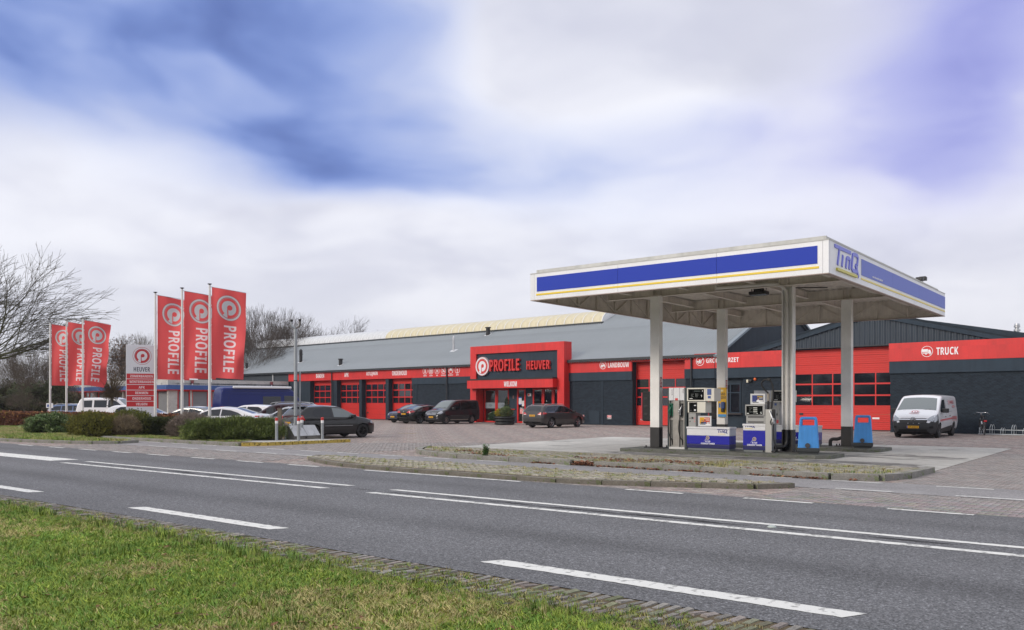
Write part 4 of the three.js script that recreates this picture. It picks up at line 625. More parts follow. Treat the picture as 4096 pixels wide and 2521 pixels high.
{
  const h = canopy, x0 = -15.92, x1 = -6.71, z0 = -34.6, z1 = -21.2, yb = 4.84, yt = 5.65;
  // front fascia sections with seams
  for (const [a, b] of [[x0, -15.77], [-15.77, -12.74], [-12.74, -9.67], [-9.67, -6.86], [-6.86, x1 + .0]]) part(h, 'fascia_panel', bx(a + .004, b - .004, yb, yt, z1 - .06, z1), mFas);
  for (const [a, b] of [[z1 - .064, -23.84], [-23.84, -27.15], [-27.15, -30.5], [-30.5, z0 + .06]]) part(h, 'fascia_panel', bx(x1 - .06, x1, yb, yt, b + .004, a - .004), mFas);
  for (let k = 0; k < 4; k++) { part(h, 'fascia_panel', bx(x0, x0 + .06, yb, yt, z0 + .06 + k * 3.32, z0 + .052 + (k + 1) * 3.32), mFas); part(h, 'fascia_panel', bx(x0 + k * 2.3 + .004, x0 + (k + 1) * 2.3, yb, yt, z0, z0 + .055), mFas); }
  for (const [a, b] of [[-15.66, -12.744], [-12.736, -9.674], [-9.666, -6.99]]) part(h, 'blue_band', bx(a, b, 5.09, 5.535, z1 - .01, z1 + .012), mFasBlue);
  part(h, 'yellow_stripe', rbx(-15.69, -6.95, 4.965, 5.025, z1 - .02, z1 + .012, .012), mFasYel);
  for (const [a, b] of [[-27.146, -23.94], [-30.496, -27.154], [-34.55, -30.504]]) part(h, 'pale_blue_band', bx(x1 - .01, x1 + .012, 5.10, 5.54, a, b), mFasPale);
  part(h, 'yellow_stripe', rbx(x1 - .02, x1 + .012, 4.975, 5.035, -34.55, -23.9, .012), mFasYel2);
  const side = (g) => { g.rotateY(Math.PI / 2); g.translate(x1, 0, 0); return g; };
  const lg = tinq(2.05, .62, .02, .046).map((g) => { g.translate(0, 4.99, 0); g = g.rotateY(Math.PI / 2); g.translate(x1, 0, -21.62); return g; });
  part(h, 'logo_letters', lg, M([.15, .17, .68], .35)); part(h, 'logo_underline', bx(x1, x1 + .05, 4.965, 5.03, -23.45, -21.75), M([.62, .56, .1], .4));
  { const g = letters('max. doorrijh. 4.20 mtr', 1.05, .075, .005); g.rotateY(Math.PI / 2); g.translate(x1 + .0121, 5.135, -24.98); part(h, 'lettering', g, mLetter); }
  // cap rim set back on the roof, deck, and the underside steelwork
  const rimM = M([.60, .60, .57], .6, 0, { map: rep(streak, .4) });
  part(h, 'roof_rim', [bx(x0 + .02, x1 - .16, yt - .02, 5.82, z1 - .36, z1 - .3), bx(x1 - .24, x1 - .18, yt - .02, 5.82, z0 + .3, z1 - .36), bx(x0 + .2, x0 + .26, yt - .02, 5.82, z0 + .3, z1 - .36), bx(x0 + .26, x1 - .24, yt - .02, 5.82, z0 + .3, z0 + .36)], rimM);
  part(h, 'roof_cap', [bx(x0 - .005, x1 + .005, yt, yt + .025, z1 - .3, z1 + .01), bx(x1 - .2, x1 + .01, yt + .001, yt + .024, z0, z1 - .3), bx(x0 - .01, x0 + .2, yt + .001, yt + .024, z0, z1 - .3)], rimM);
  { const g = corrugated(z0 + .1, z1 - .1, x0 + .1, x1 - .1, .2, .05, 1); g.rotateZ(-Math.PI / 2); g.rotateX(-Math.PI / 2); g.computeBoundingBox(); const b = g.boundingBox; 
    const gg = corrugated(x0 + .1, x1 - .1, z0 + .1, z1 - .1, .22, .05, 1); gg.rotateX(Math.PI / 2); gg.translate(0, 5.56, 0); part(h, 'roof_deck', gg, mUnder); part(h, 'roof_skin', bx(x0 + .06, x1 - .06, 5.6, 5.64, z0 + .06, z1 - .07), rimM); }
  const ibeam = (a, b, hgt, w, top, alongX) => { const t = .014, y1 = top, y0 = top - hgt; return alongX ? [bx(a[0], b[0], y0, y0 + t, a[1] - w / 2, a[1] + w / 2), bx(a[0], b[0], y1 - t, y1, a[1] - w / 2, a[1] + w / 2), bx(a[0], b[0], y0 + t, y1 - t, a[1] - .006, a[1] + .006)] : [bx(a[0] - w / 2, a[0] + w / 2, y0, y0 + t, a[1], b[1]), bx(a[0] - w / 2, a[0] + w / 2, y1 - t, y1, a[1], b[1]), bx(a[0] - .006, a[0] + .006, y0 + t, y1 - t, a[1], b[1])]; };
  for (const z of [-25.25, -30.0]) part(h, 'main_beam', ibeam([x0 + .35, z], [x1 - .3, z], .36, .2, 5.53, true), mUnder);
  for (const x of [-14.6, -12.45, -10.2, -7.9]) for (const [a, b] of [[-29.89, -25.36], [z0 + .12, -30.11], [-25.14, z1 - .12]]) part(h, 'cross_beam', ibeam([x, a], [x, b], .24, .13, 5.525, false), mUnder);
  for (const [x, z] of [[-13.75, -25.25], [-13.5, -25.25], [-9.45, -25.25], [-9.2, -25.25], [-13.6, -30], [-13.38, -30], [-9.0, -30], [-8.78, -30]]) part(h, 'stiffener', bx(x - .008, x + .008, 5.19, 5.51, z - .09, z + .09), mUnder);
  // frames of angle bars behind the fascia
  const bay = (n, f) => { for (let k = 0; k <= n; k++) f(k / n, k); };
  bay(8, (t, k) => { const x = lerp(x0 + .15, x1 - .15, t); for (const z of [z0 + .1, z1 - .11]) { part(h, 'fascia_post', bar([x, yb + .04, z], [x, 5.53, z], .06, .05), mUnder); if (k < 8) { const x2 = lerp(x0 + .15, x1 - .15, (k + 1) / 8); part(h, 'fascia_brace', bar([k % 2 ? x + .05 : x2 - .05, yb + .05, z], [k % 2 ? x2 - .05 : x + .05, 5.5, z], .035, .035), mUnder); } } });
  bay(11, (t, k) => { const z = lerp(z0 + .15, z1 - .15, t); for (const x of [x0 + .11, x1 - .11]) { part(h, 'fascia_post', bar([x, yb + .04, z], [x, 5.53, z], .05, .06), mUnder); if (k < 11) { const z2 = lerp(z0 + .15, z1 - .15, (k + 1) / 11); part(h, 'fascia_brace', bar([x, yb + .05, k % 2 ? z + .05 : z2 - .05], [x, 5.5, k % 2 ? z2 - .05 : z + .05], .035, .035), mUnder); } } });
  part(h, 'fascia_back', [bx(x0 + .062, x1 - .062, yb + .01, 5.58, z1 - .075, z1 - .064), bx(x0 + .062, x1 - .062, yb + .01, 5.58, z0 + .06, z0 + .07), bx(x0 + .062, x0 + .072, yb + .01, 5.58, z0 + .07, z1 - .075), bx(x1 - .072, x1 - .062, yb + .01, 5.58, z0 + .07, z1 - .075)], mUnder);
  part(h, 'bottom_angle', [bx(x0, x1, yb - .02, yb - .001, z1 - .13, z1 - .0), bx(x0, x1, yb - .02, yb - .001, z0, z0 + .13), bx(x0, x0 + .13, yb - .0195, yb - .001, z0 + .13, z1 - .13), bx(x1 - .13, x1, yb - .0195, yb - .001, z0 + .13, z1 - .13)], M([.42, .34, .3], .7));
  // columns
  const col = (x, z, hb, lab, sticker = true) => {
    const c = sub(h, 'column', lab, [x, 0, z]), w = .17, d = .125;
    if (hb) { part(c, 'shaft', [rbx(-w, -w + .03, .8, 5.18, -d, d, .006, 1), rbx(w - .03, w, .8, 5.18, -d, d, .006, 1), bx(-w + .03, w - .03, .8, 5.18, -.01, .01)], mCol); part(c, 'painted_base', [rbx(-w - .002, -w + .032, .14, .8, -d - .002, d + .002, .006, 1), rbx(w - .032, w + .002, .14, .8, -d - .002, d + .002, .006, 1), bx(-w + .032, w - .032, .14, .8, -.012, .012)], mColBlk); }
    else { part(c, 'shaft', rbx(-w, w, .8, 5.18, -d, d, .012, 2), mCol); part(c, 'painted_base', [rbx(-w - .002, w + .002, .14, .8, -d - .002, d + .002, .01, 1)], mColBlk); }
    part(c, 'base_plate', [bx(-.36, .36, .1, .14, -.22, .22), ...[[-.3, -.16], [.3, -.16], [-.3, .16], [.3, .16]].map(([a, b]) => cyl([a, .14, b], [a, .2, b], .022, .022, 6))], mColBlk);
    part(c, 'head_plate', bx(-.22, .22, 5.155, 5.187, -.16, .16), mUnder);
    if (sticker) part(c, 'extinguisher_sticker', at(new THREE.BoxGeometry(.006, .34, .13), w + .003, 2.3, .0), M(null, .5, 0, { map: canvasTex(64, 160, (k) => { k.fillStyle = '#9c1a20'; k.fillRect(0, 0, 64, 160); k.fillStyle = '#f0e6e2'; k.fillRect(10, 12, 12, 40); k.fillRect(10, 60, 12, 30); k.fillRect(10, 98, 12, 44); k.fillRect(36, 20, 18, 60); k.fillRect(40, 96, 10, 44); }) }));
    return c;
  };
  col(-13.62, -25.15, false, 'front left column'); col(-13.5, -30.1, false, 'rear left column'); col(-9.28, -25.5, true, 'front right column with drain pipe', false); const c4 = col(-8.88, -30.0, false, 'rear right column', false);
  part(h, 'drain_pipe', [tube([[-11.45, 5.26, -25.08], [-10.2, 5.245, -25.1], [-9.72, 5.24, -25.12], [-9.5, 5.22, -25.2], [-9.34, 5.08, -25.36], [-9.3, 4.85, -25.42], [-9.3, 4.5, -25.42]], .05, 40, 10), cyl([-9.3, 4.5, -25.42], [-9.3, .8, -25.42], .05, .05, 12), cyl([-9.3, 2.35, -25.42], [-9.3, 2.45, -25.42], .058, .058, 12), cyl([-11.45, 5.2, -25.08], [-11.45, 5.5, -25.08], .05, .05, 10)], M([.62, .60, .56], .5));
  part(h, 'drain_foot', tube([[-9.3, .8, -25.42], [-9.3, .42, -25.41], [-9.34, .3, -25.36], [-9.5, .27, -25.25], [-9.75, .27, -25.12], [-9.86, .24, -25.08], [-9.88, .1, -25.07]], .06, 30, 10), mColBlk); part(h, 'drain_foot', tube([[-9.05, .42, -30.02], [-9.2, .36, -29.98], [-9.36, .35, -29.95], [-9.42, .3, -29.95], [-9.43, .1, -29.95]], .06, 20, 10), mColBlk);
  const fl = sub(h, 'floodlight', 'black floodlight hanging under the deck', [-11.1, 5.3, -27.7]); part(fl, 'housing', [rbx(-.3, .3, -.02, .1, -.18, .18, .03), rbx(-.16, .16, .1, .2, -.1, .1, .02)], mBlack); part(fl, 'bracket', [bar([-.25, .08, 0], [-.25, .23, 0], .03, .02), bar([.25, .08, 0], [.25, .23, 0], .03, .02)], mBlack); part(fl, 'glass', bx(-.27, .27, -.028, -.021, -.15, .15), M([.3, .33, .35], .1)); part(h, 'cable_duct', bar([-10.9, 5.51, -27.8], [-9.2, 5.5, -28.9], .04, .03), mBlack);
  const rl = sub(h, 'roof_floodlight', 'small spotlights on the roof edge', [-6.95, 5.84, -31.9]); part(rl, 'housing', [rbx(-.1, .12, .06, .2, -.4, -.16, .02), rbx(-.1, .12, .0, .12, .1, .34, .02)], mBlack); part(rl, 'bracket', [bar([0, -.18, .22], [0, .05, .22], .03, .03), bar([0, -.18, -.28], [0, .1, -.28], .03, .03), bar([0, -.1, -.28], [0, -.1, .22], .03, .03)], mSteel);
}
// pump islands
const mIsl = M([.5, .53, .51], .8, 0, { map: rep(texStone, 1.2) });
const island = (x0, x1, z0, z1, lab) => { const t = ground('pump_island', extrude([[x0, -z1], [x1 - .35, -z1], [x1, -z1 + .3], [x1, -z0], [x0, -z0]], .1, .012), mIsl, lab); t.geometry.rotateX(-Math.PI / 2); const p = t.geometry.attributes.position; return t; };
island(-14.55, -7.75, -25.95, -24.35, 'raised steel-edged front pump island'); island(-14.4, -7.55, -30.5, -28.75, 'raised rear pump island');
// fuel pumps
const mCab = M([.80, .81, .83], .35, 0, { map: rep(fine, .6) }), mCabBlue = M([.018, .02, .36], .25, 0, { phys: true, clearcoat: .5, clearcoatRoughness: .15 }), mCabDark = M([.012, .014, .10], .35), mBrushed = M([.40, .385, .36], .38, .65, { map: rep(streak, 2) }), mCream = M([.70, .68, .60], .5), mGreyCab = M([.33, .335, .33], .45, .3), mScreen = M([.01, .011, .013], .08, 0, { phys: true, ior: 1.6 }), mFrameG = M([.03, .045, .05], .5), mHose = M([.012, .012, .013], .5), mGreen = M([.01, .14, .08], .4);
const cabTexture = (logoX) => M(null, .35, 0, { map: canvasTex(1024, 256, (c) => { c.fillStyle = '#e6e8ec'; c.fillRect(0, 0, 1024, 256); tinqCanvas(c, logoX, 60, 190, 120, '#22307c', '#d9b83a'); }) });
const altijd = M(null, .4, 0, { transparent: true, alphaTest: .5, map: canvasTex(256, 160, (c) => { c.clearRect(0, 0, 256, 160); c.strokeStyle = '#d6c37a'; c.lineWidth = 9; c.beginPath(); c.arc(126, 40, 26, 0, 7); c.stroke(); c.fillStyle = '#d6c37a'; c.font = 'bold 34px sans-serif'; c.fillText('D', 116, 52); c.fillStyle = '#c8cbd8'; for (const [x, y, r] of [[90, 64, 6], [78, 80, 5], [66, 94, 4], [100, 74, 5]]) { c.beginPath(); c.arc(x, y, r, 0, 7); c.fill(); } c.fillStyle = '#eef0f6'; squeeze(c, 'ALTIJD', 128, 112, 90, 26); squeeze(c, 'GOEDKOOP TANKEN', 128, 148, 244, 26); }) });
function cabinet(t, x0, x1, z0, z1, ya, yTop, yWhite, logo, logoFrac) { // low cabinet, white over blue over dark plinth
  part(t, 'plinth', bx(x0 + .02, x1 - .02, .1, .17, z0 + .02, z1 - .02), M([.16, .18, .18], .6));
  part(t, 'cabinet_base', rbx(x0, x1, .17, .30, z0, z1, .012), mCabDark); part(t, 'cabinet_blue', rbx(x0, x1, .302, yWhite, z0, z1, .01), mCabBlue); part(t, 'cabinet_white', rbx(x0, x1, yWhite + .002, yTop - .07, z0, z1, .01), mCab); part(t, 'cabinet_lid', rbx(x0 - .015, x1 + .015, yTop - .066, yTop, z0 - .015, z1 + .015, .015), mCab);
  const w = .40, lx = lerp(x0, x1, logoFrac), hh = (yTop - .07 - yWhite) * .5;
  part(t, 'logo', [...tinq(.34, .13, .003, .062).map((g) => at(g, lx, yWhite + .075, z1))], M([.03, .04, .22], .4)); part(t, 'logo_underline', bx(lx + .02, lx + .27, yWhite + .055, yWhite + .067, z1 - .001, z1 + .004), mFasYel);
  const g = new THREE.PlaneGeometry(.5, .31); g.translate(lerp(x0, x1, logo), .43, z1 + .003); part(t, 'slogan', g, altijd);
}
const display = (num, lines) => M(null, .12, 0, { map: canvasTex(256, 176, (c) => { c.fillStyle = '#0e1112'; c.fillRect(0, 0, 256, 176); c.fillStyle = '#4a5150'; c.fillRect(92, 20, 112, 20); c.fillStyle = '#d8dcd8'; c.font = '13px sans-serif'; lines.forEach((l, k) => c.fillText(l, 44, 84 + k * 22)); c.font = '17px monospace'; ['04511', '02512', '1537'].forEach((l, k) => c.fillText(l, 116, 86 + k * 22)); c.font = 'bold 56px sans-serif'; c.fillText(num, 206, 132); c.fillStyle = '#e4e6e4'; c.fillRect(18, 152, 52, 12); c.fillRect(232, 20, 14, 16); }) });
const advert = (warm) => M(null, .4, 0, { map: canvasTex(192, 160, (c) => { // a garage promotion: plain figures and stars
  c.fillStyle = '#dfe2e4'; c.fillRect(0, 0, 192, 160); const g = warm ? ['#d9a019', '#b3341f'] : ['#1c2f78', '#12204f']; c.fillStyle = g[0]; c.fillRect(10, 10, 172, 122); c.fillStyle = g[1]; c.beginPath(); c.moveTo(92, 10); c.lineTo(182, 10); c.lineTo(182, 132); c.lineTo(60, 132); c.fill();
  c.fillStyle = warm ? '#f3d9c0' : '#e5ba23'; squeeze(c, warm ? 'MAX' : 'GRAND', 128, 48, 84, 26); c.fillStyle = '#f2efe6'; c.fillRect(118, 58, 54, 9);
  for (const [x, s, sh] of warm ? [[52, 1, '#2b2a35'], [98, .9, '#33507e']] : [[104, 1, '#e6e9ee']]) { c.fillStyle = '#c98f6c'; c.beginPath(); c.arc(x, 78, 13 * s, 0, 7); c.fill(); c.fillStyle = '#3c2618'; c.beginPath(); c.arc(x, 71, 13 * s, 3.2, 6.2); c.fill(); c.fillStyle = sh; c.beginPath(); c.ellipse(x, 118, 28 * s, 26 * s, 0, 3.14, 6.283); c.fill(); c.fillRect(x - 28 * s, 117, 56 * s, 16); }
  c.fillStyle = '#f4f4f2'; c.fillRect(132, 98, 42, 32); c.fillStyle = '#222'; c.fillRect(140, 106, 10, 16); c.fillRect(156, 106, 10, 16); c.fillStyle = '#20242c'; c.fillRect(16, 138, 92, 12); }) });
const poster = (t, x0, x1, y0, y1, z, warm) => { part(t, 'poster_frame', [bx(x0, x1, y1 - .03, y1, z - .04, z), bx(x0, x1, y0, y0 + .03, z - .04, z), bx(x0, x0 + .03, y0 + .03, y1 - .03, z - .04, z), bx(x1 - .03, x1, y0 + .03, y1 - .03, z - .04, z), bx(x0 + .005, x1 - .005, y0 + .005, y1 - .005, z - .05, z - .04)], M([.62, .63, .63], .4, .3)); part(t, 'poster', (() => { const g = new THREE.PlaneGeometry(x1 - x0 - .06, y1 - y0 - .06); g.translate((x0 + x1) / 2, (y0 + y1) / 2, z - .012); return g; })(), advert(warm)); };
function nozzle(t, x, y, z, m, name = 'nozzle') { // pistol-grip nozzle hanging spout up in its boot
  return part(t, name, [tube([[x, y - .12, z + .05], [x - .005, y, z + .06], [x + .01, y + .1, z + .05], [x + .035, y + .2, z + .0]], .024, 16, 8), cyl([x - .03, y + .02, z + .075], [x - .03, y + .06, z + .085], .038, .038, 12), tube([[x - .01, y - .1, z + .09], [x - .03, y - .02, z + .13], [x - .01, y + .05, z + .1]], .01, 10, 6), rbx(x - .028, x + .028, y - .02, y + .08, z + .02, z + .1, .02)], m);
}
{
  const t = thing('fuel_pump', 'fuel pump number 1 with green and black nozzles and long blue and white cabinet', 'fuel pump', [0, 0, 0]), Z = -24.95;
  part(t, 'side_frame', [bx(-13.09, -13.05, .1, 2.1, Z - .62, Z + .02), bx(-12.49, -12.42, .1, 2.1, Z - .62, Z - .004)], mFrameG);
  part(t, 'housing', bx(-13.05, -12.49, .16, 1.7, Z - .6, Z - .05), M([.2, .2, .19], .5, .4));
  part(t, 'foot', bx(-13.05, -12.49, .1, .18, Z - .1, Z + .006), M([.6, .6, .58], .5));
  for (const [a, b] of [[-12.9, -12.68], [-13.048, -13.02], [-12.525, -12.492]]) part(t, 'brushed_panel', bx(a, b, .18, 1.69, Z - .05, Z), mBrushed);
  part(t, 'brushed_panel', [bx(-13.02, -12.9, 1.05, 1.12, Z - .05, Z), bx(-12.68, -12.525, 1.05, 1.12, Z - .05, Z)], mBrushed);
  for (const [a, b] of [[-13.05, -12.88], [-12.875, -12.66], [-12.655, -12.49]]) part(t, 'top_panel', rbx(a + .002, b - .002, 1.695, 2.11, Z - .6, Z + .015, .01), mCab);
  part(t, 'price_sticker', bx(-12.82, -12.72, 1.7, 1.77, Z + .015, Z + .018), M([.6, .05, .05], .5));
  { const a = letters('euro 95', .18, .026, .003); a.rotateZ(-Math.PI / 2); part(t, 'lettering', at(a, -12.94, 2.05, Z + .016), mBlack); const b = letters('diesel', .13, .026, .003); b.rotateZ(-Math.PI / 2); part(t, 'lettering', at(b, -12.54, 2.06, Z + .016), mBlack); }
  for (const [x, m, mn] of [[-12.97, mGreen, mGreen], [-12.605, mBlack, mSteel]]) {
    part(t, 'nozzle_boot', [rbx(x - .055, x + .065, 1.16, 1.6, Z - .12, Z - .05, .02), bx(x - .055, x - .035, 1.18, 1.58, Z - .05, Z + .03), bx(x + .045, x + .065, 1.18, 1.58, Z - .05, Z + .03), bx(x - .055, x + .065, 1.56, 1.6, Z - .05, Z + .03)], m);
    nozzle(t, x - .02, 1.34, Z - .03, mn); part(t, 'hose', tube([[x - .02, 1.22, Z + .03], [x - .05, 1.0, Z + .06], [x - .055, .7, Z + .07], [x - .02, .5, Z + .03], [x + .02, .4, Z - .02], [x + .025, .25, Z - .04]], .016, 30, 8), mHose);
  }
  part(t, 'display_head', rbx(-12.41, -11.75, 1.67, 2.1, Z - .5, Z, .012), mCream); part(t, 'display_head', rbx(-11.748, -11.46, 1.67, 2.085, Z - .5, Z - .006, .012), mCream);
  part(t, 'display_recess', bx(-12.36, -11.81, 1.71, 2.06, Z - .02, Z + .004), mBlack); part(t, 'display', at(new THREE.PlaneGeometry(.52, .33), -12.085, 1.885, Z + .0065), display('1', ['Bedrag', 'Liter', 'Prijs/ltr']));
  part(t, 'info_sticker', [bx(-11.7, -11.56, 1.87, 2.06, Z - .01, Z + .0), bx(-11.68, -11.58, 1.76, 1.84, Z - .01, Z + .0)], M([.05, .1, .3], .5));
  part(t, 'payment_terminal', rbx(-12.385, -11.76, 1.3, 1.65, Z - .45, Z - .01, .012), mCream); part(t, 'terminal_panel', rbx(-12.33, -12.05, 1.315, 1.64, Z - .02, Z + .004, .01), mScreen); part(t, 'keypad', [bx(-12.15, -12.08, 1.52, 1.55, Z, Z + .009), bx(-12.15, -12.09, 1.36, 1.41, Z, Z + .009)], mCab); part(t, 'card_reader', (() => { const g = new THREE.SphereGeometry(.05, 12, 8); g.scale(1, .6, .5); return at(clean(g), -12.25, 1.37, Z + .005); })(), mBlack);
  part(t, 'terminal_post', bx(-12.37, -12.12, .84, 1.3, Z - .4, Z - .05), mGreyCab); part(t, 'post_sticker', [bx(-12.18, -12.14, 1.1, 1.14, Z - .06, Z - .047), bx(-12.18, -12.14, 1.0, 1.04, Z - .06, Z - .047)], M([.6, .2, .2], .5)); part(t, 'post_socket', [bx(-12.27, -12.2, 1.1, 1.16, Z - .06, Z - .047), disc(-12.32, 1.12, .02, Z - .05, .004, 10), disc(-12.32, 1.02, .02, Z - .05, .004, 10)], mBlack);
  poster(t, -12.07, -11.62, .87, 1.2, Z - .12, true);
  cabinet(t, -12.41, -10.95, Z - .5, Z, .1, .85, .575, .5, .72);
}
{
  const t = thing('fuel_pump', 'diesel pump number 5 with a black hose arching over its grey side column', 'fuel pump', [0, 0, 0]), Z = -25.0;
  cabinet(t, -10.53, -9.815, Z - .45, Z, .1, .97, .77, .52, .06);
  part(t, 'lower_housing', rbx(-10.44, -9.83, .972, 1.24, Z - .42, Z - .03, .01), mGreyCab); for (const y of [1.0, 1.155]) part(t, 'louvre', bx(-10.38, -9.88, y, y + .055, Z - .04, Z - .026), M([.1, .1, .1], .5));
  part(t, 'display_head', rbx(-10.46, -9.83, 1.225, 1.565, Z - .42, Z, .012), mGreyCab); part(t, 'display', at(new THREE.PlaneGeometry(.52, .27), -10.16, 1.39, Z + .004), M(null, .12, 0, { map: canvasTex(256, 144, (c) => { c.fillStyle = '#0e1112'; c.fillRect(0, 0, 256, 144); c.fillStyle = '#c9ccc6'; for (const y of [24, 56, 88]) { c.fillRect(110, y, 62, 16); } c.fillStyle = '#d8dcd8'; c.font = '13px sans-serif'; ['Bedrag €', 'Liter', 'Prijs/ltr €'].forEach((l, k) => c.fillText(l, 46, 37 + k * 32)); c.font = 'bold 50px sans-serif'; c.fillText('5', 218, 132); c.font = '15px sans-serif'; c.fillText('Diesel', 110, 130); c.fillRect(8, 116, 34, 16); c.fillRect(162, 118, 18, 14); }) }));
  poster(t, -10.33, -9.87, 1.575, 1.9, Z - .1, false);
  part(t, 'side_column', rbx(-9.81, -9.6, .1, 1.42, Z - .35, Z + .03, .015), M([.42, .42, .40], .42, .45)); part(t, 'nozzle_boot', rbx(-9.62, -9.57, 1.05, 1.42, Z - .2, Z + .02, .015), mBlack);
  part(t, 'nozzle', [tube([[-9.66, 1.38, Z + .06], [-9.6, 1.26, Z + .1], [-9.55, 1.14, Z + .12], [-9.5, 1.0, Z + .1]], .022, 16, 8), rbx(-9.58, -9.5, 1.02, 1.16, Z + .05, Z + .14, .025)], mSteel); part(t, 'nozzle_grip', tube([[-9.56, 1.14, Z + .13], [-9.6, 1.04, Z + .14], [-9.58, .95, Z + .12]], .018, 12, 8), mBlack);
  part(t, 'hose_mast', [cyl([-9.76, 1.42, Z - .1], [-9.76, 1.85, Z - .1], .035, .035, 10), cyl([-9.7, 1.42, Z - .16], [-9.7, 2.2, Z - .16], .006, .006, 6)], mBlack); part(t, 'hose_sleeve', cyl([-9.76, 1.68, Z - .1], [-9.76, 1.9, Z - .1], .042, .042, 10), M([.3, .27, .23], .6));
  part(t, 'hose', [tube([[-9.76, 1.9, Z - .1], [-9.86, 2.02, Z - .08], [-9.95, 2.15, Z - .06], [-9.93, 2.27, Z - .05], [-9.82, 2.33, Z - .05], [-9.7, 2.3, Z - .06], [-9.62, 2.15, Z - .08], [-9.61, 1.8, Z - .08], [-9.64, 1.45, Z - .06]], .026, 50, 8), tube([[-9.51, .98, Z + .1], [-9.53, .8, Z + .1], [-9.52, .55, Z + .1], [-9.46, .3, Z + .1], [-9.45, .17, Z + .1], [-9.52, .12, Z + .09], [-9.6, .16, Z + .06]], .02, 40, 8), rbx(-9.77, -9.68, 2.28, 2.38, Z - .1, Z - .02, .02)], mHose);
}
{
  const t = thing('fuel_pump', 'rear fuel pump on the second island, partly hidden by the pipe column', 'fuel pump', [0, 0, 0]), Z = -29.6;
  part(t, 'side_frame', bx(-12.1, -12.05, .1, 2.04, Z - .6, Z), mFrameG); part(t, 'housing', bx(-12.05, -11.42, .1, 1.64, Z - .6, Z - .01), mBrushed); part(t, 'top_panel', [rbx(-12.05, -11.85, 1.645, 2.06, Z - .6, Z, .01), rbx(-11.846, -11.64, 1.645, 2.06, Z - .6, Z, .01), rbx(-11.636, -11.42, 1.645, 2.06, Z - .6, Z, .01)], mCab);
  part(t, 'display_head', rbx(-11.4, -10.66, 1.64, 2.06, Z - .5, Z, .012), mCream); part(t, 'display_recess', bx(-11.35, -10.71, 1.68, 2.02, Z - .02, Z + .004), mBlack); part(t, 'display', at(new THREE.PlaneGeometry(.6, .32), -11.03, 1.85, Z + .0065), display('2', ['Bedrag', 'Liter', 'Prijs/ltr']));
  part(t, 'terminal_post', bx(-11.39, -11.12, .82, 1.64, Z - .4, Z - .04), mGreyCab); part(t, 'post_sticker', [bx(-11.3, -11.22, 1.52, 1.6, Z - .05, Z - .037)], M([.05, .1, .3], .5)); part(t, 'post_sticker', [bx(-11.26, -11.15, .88, 1.0, Z - .05, Z - .037)], M([.5, .05, .06], .5)); part(t, 'hose_holder', [bx(-11.34, -11.29, 1.16, 1.24, Z - .05, Z - .02), bx(-11.24, -11.19, 1.16, 1.24, Z - .05, Z - .02)], mBlack);
  poster(t, -11.06, -10.62, .84, 1.16, Z - .1, true); cabinet(t, -11.38, -9.76, Z - .5, Z, .1, .82, .58, .5, .75);
}
// extinguisher boxes on the columns
const exGeo = { b: rbx(-.17, .15, -.5, .5, -.13, .13, .06, 3), d: [rbx(-.1, .04, .22, .3, .125, .14, .01, 1), rbx(-.1, .04, -.04, .04, .125, .14, .01, 1), rbx(-.1, .04, -.3, -.22, .125, .14, .01, 1)], e: [bx(-.205, -.165, -.46, .46, -.12, .12), rbx(-.225, -.2, .24, .34, -.04, .06, .01, 1), rbx(-.225, -.2, -.34, -.24, -.04, .06, .01, 1)] };
const box1 = thing('extinguisher_box', 'black extinguisher box with red edge on the front left canopy column', 'extinguisher box', [-13.95, 1.5, -25.2], 0, 'extinguisher boxes on the canopy columns');
part(box1, 'body', exGeo.b, mRubber); part(box1, 'door_rib', exGeo.d, mBlack); part(box1, 'red_edge', exGeo.e, M([.42, .03, .05], .5));
const box2 = box1.clone(); box2.name = numbered('extinguisher_box'); box2.position.set(-13.82, 1.5, -30.1); box2.userData = { label: 'black extinguisher box with red edge on the rear left canopy column', category: 'extinguisher box', group: 'extinguisher boxes on the canopy columns' }; scene.add(box2);
{ const t = thing('hand_hygiene_dispenser', 'yellow hand hygiene board with blue dispenser on the rear left canopy column', 'dispenser', [-13.42, 1.63, -29.93]); part(t, 'board', rbx(-.17, .17, -.56, .56, -.02, .02, .01), M([.80, .52, .02], .45)); part(t, 'print', at(new THREE.PlaneGeometry(.33, 1.1), 0, 0, .0215), M(null, .5, 0, { map: canvasTex(96, 320, (c) => { c.fillStyle = '#dba91a'; c.fillRect(0, 0, 96, 320); c.fillStyle = '#3f8ec4'; c.fillRect(0, 290, 96, 30); c.fillStyle = '#e9d9a4'; c.fillRect(6, 20, 56, 22); c.fillStyle = '#2a2a2c'; squeeze(c, 'HAND', 46, 84, 80, 30); squeeze(c, 'HYGIENE', 48, 122, 90, 30); c.fillStyle = '#2f6eb0'; c.fillRect(8, 170, 22, 48); }) })); part(t, 'dispenser', rbx(0, .13, -.24, .02, .02, .14, .02), M([.02, .06, .2], .4)); part(t, 'nozzle', rbx(-.02, .1, -.36, -.24, .02, .1, .015), mBlack); }
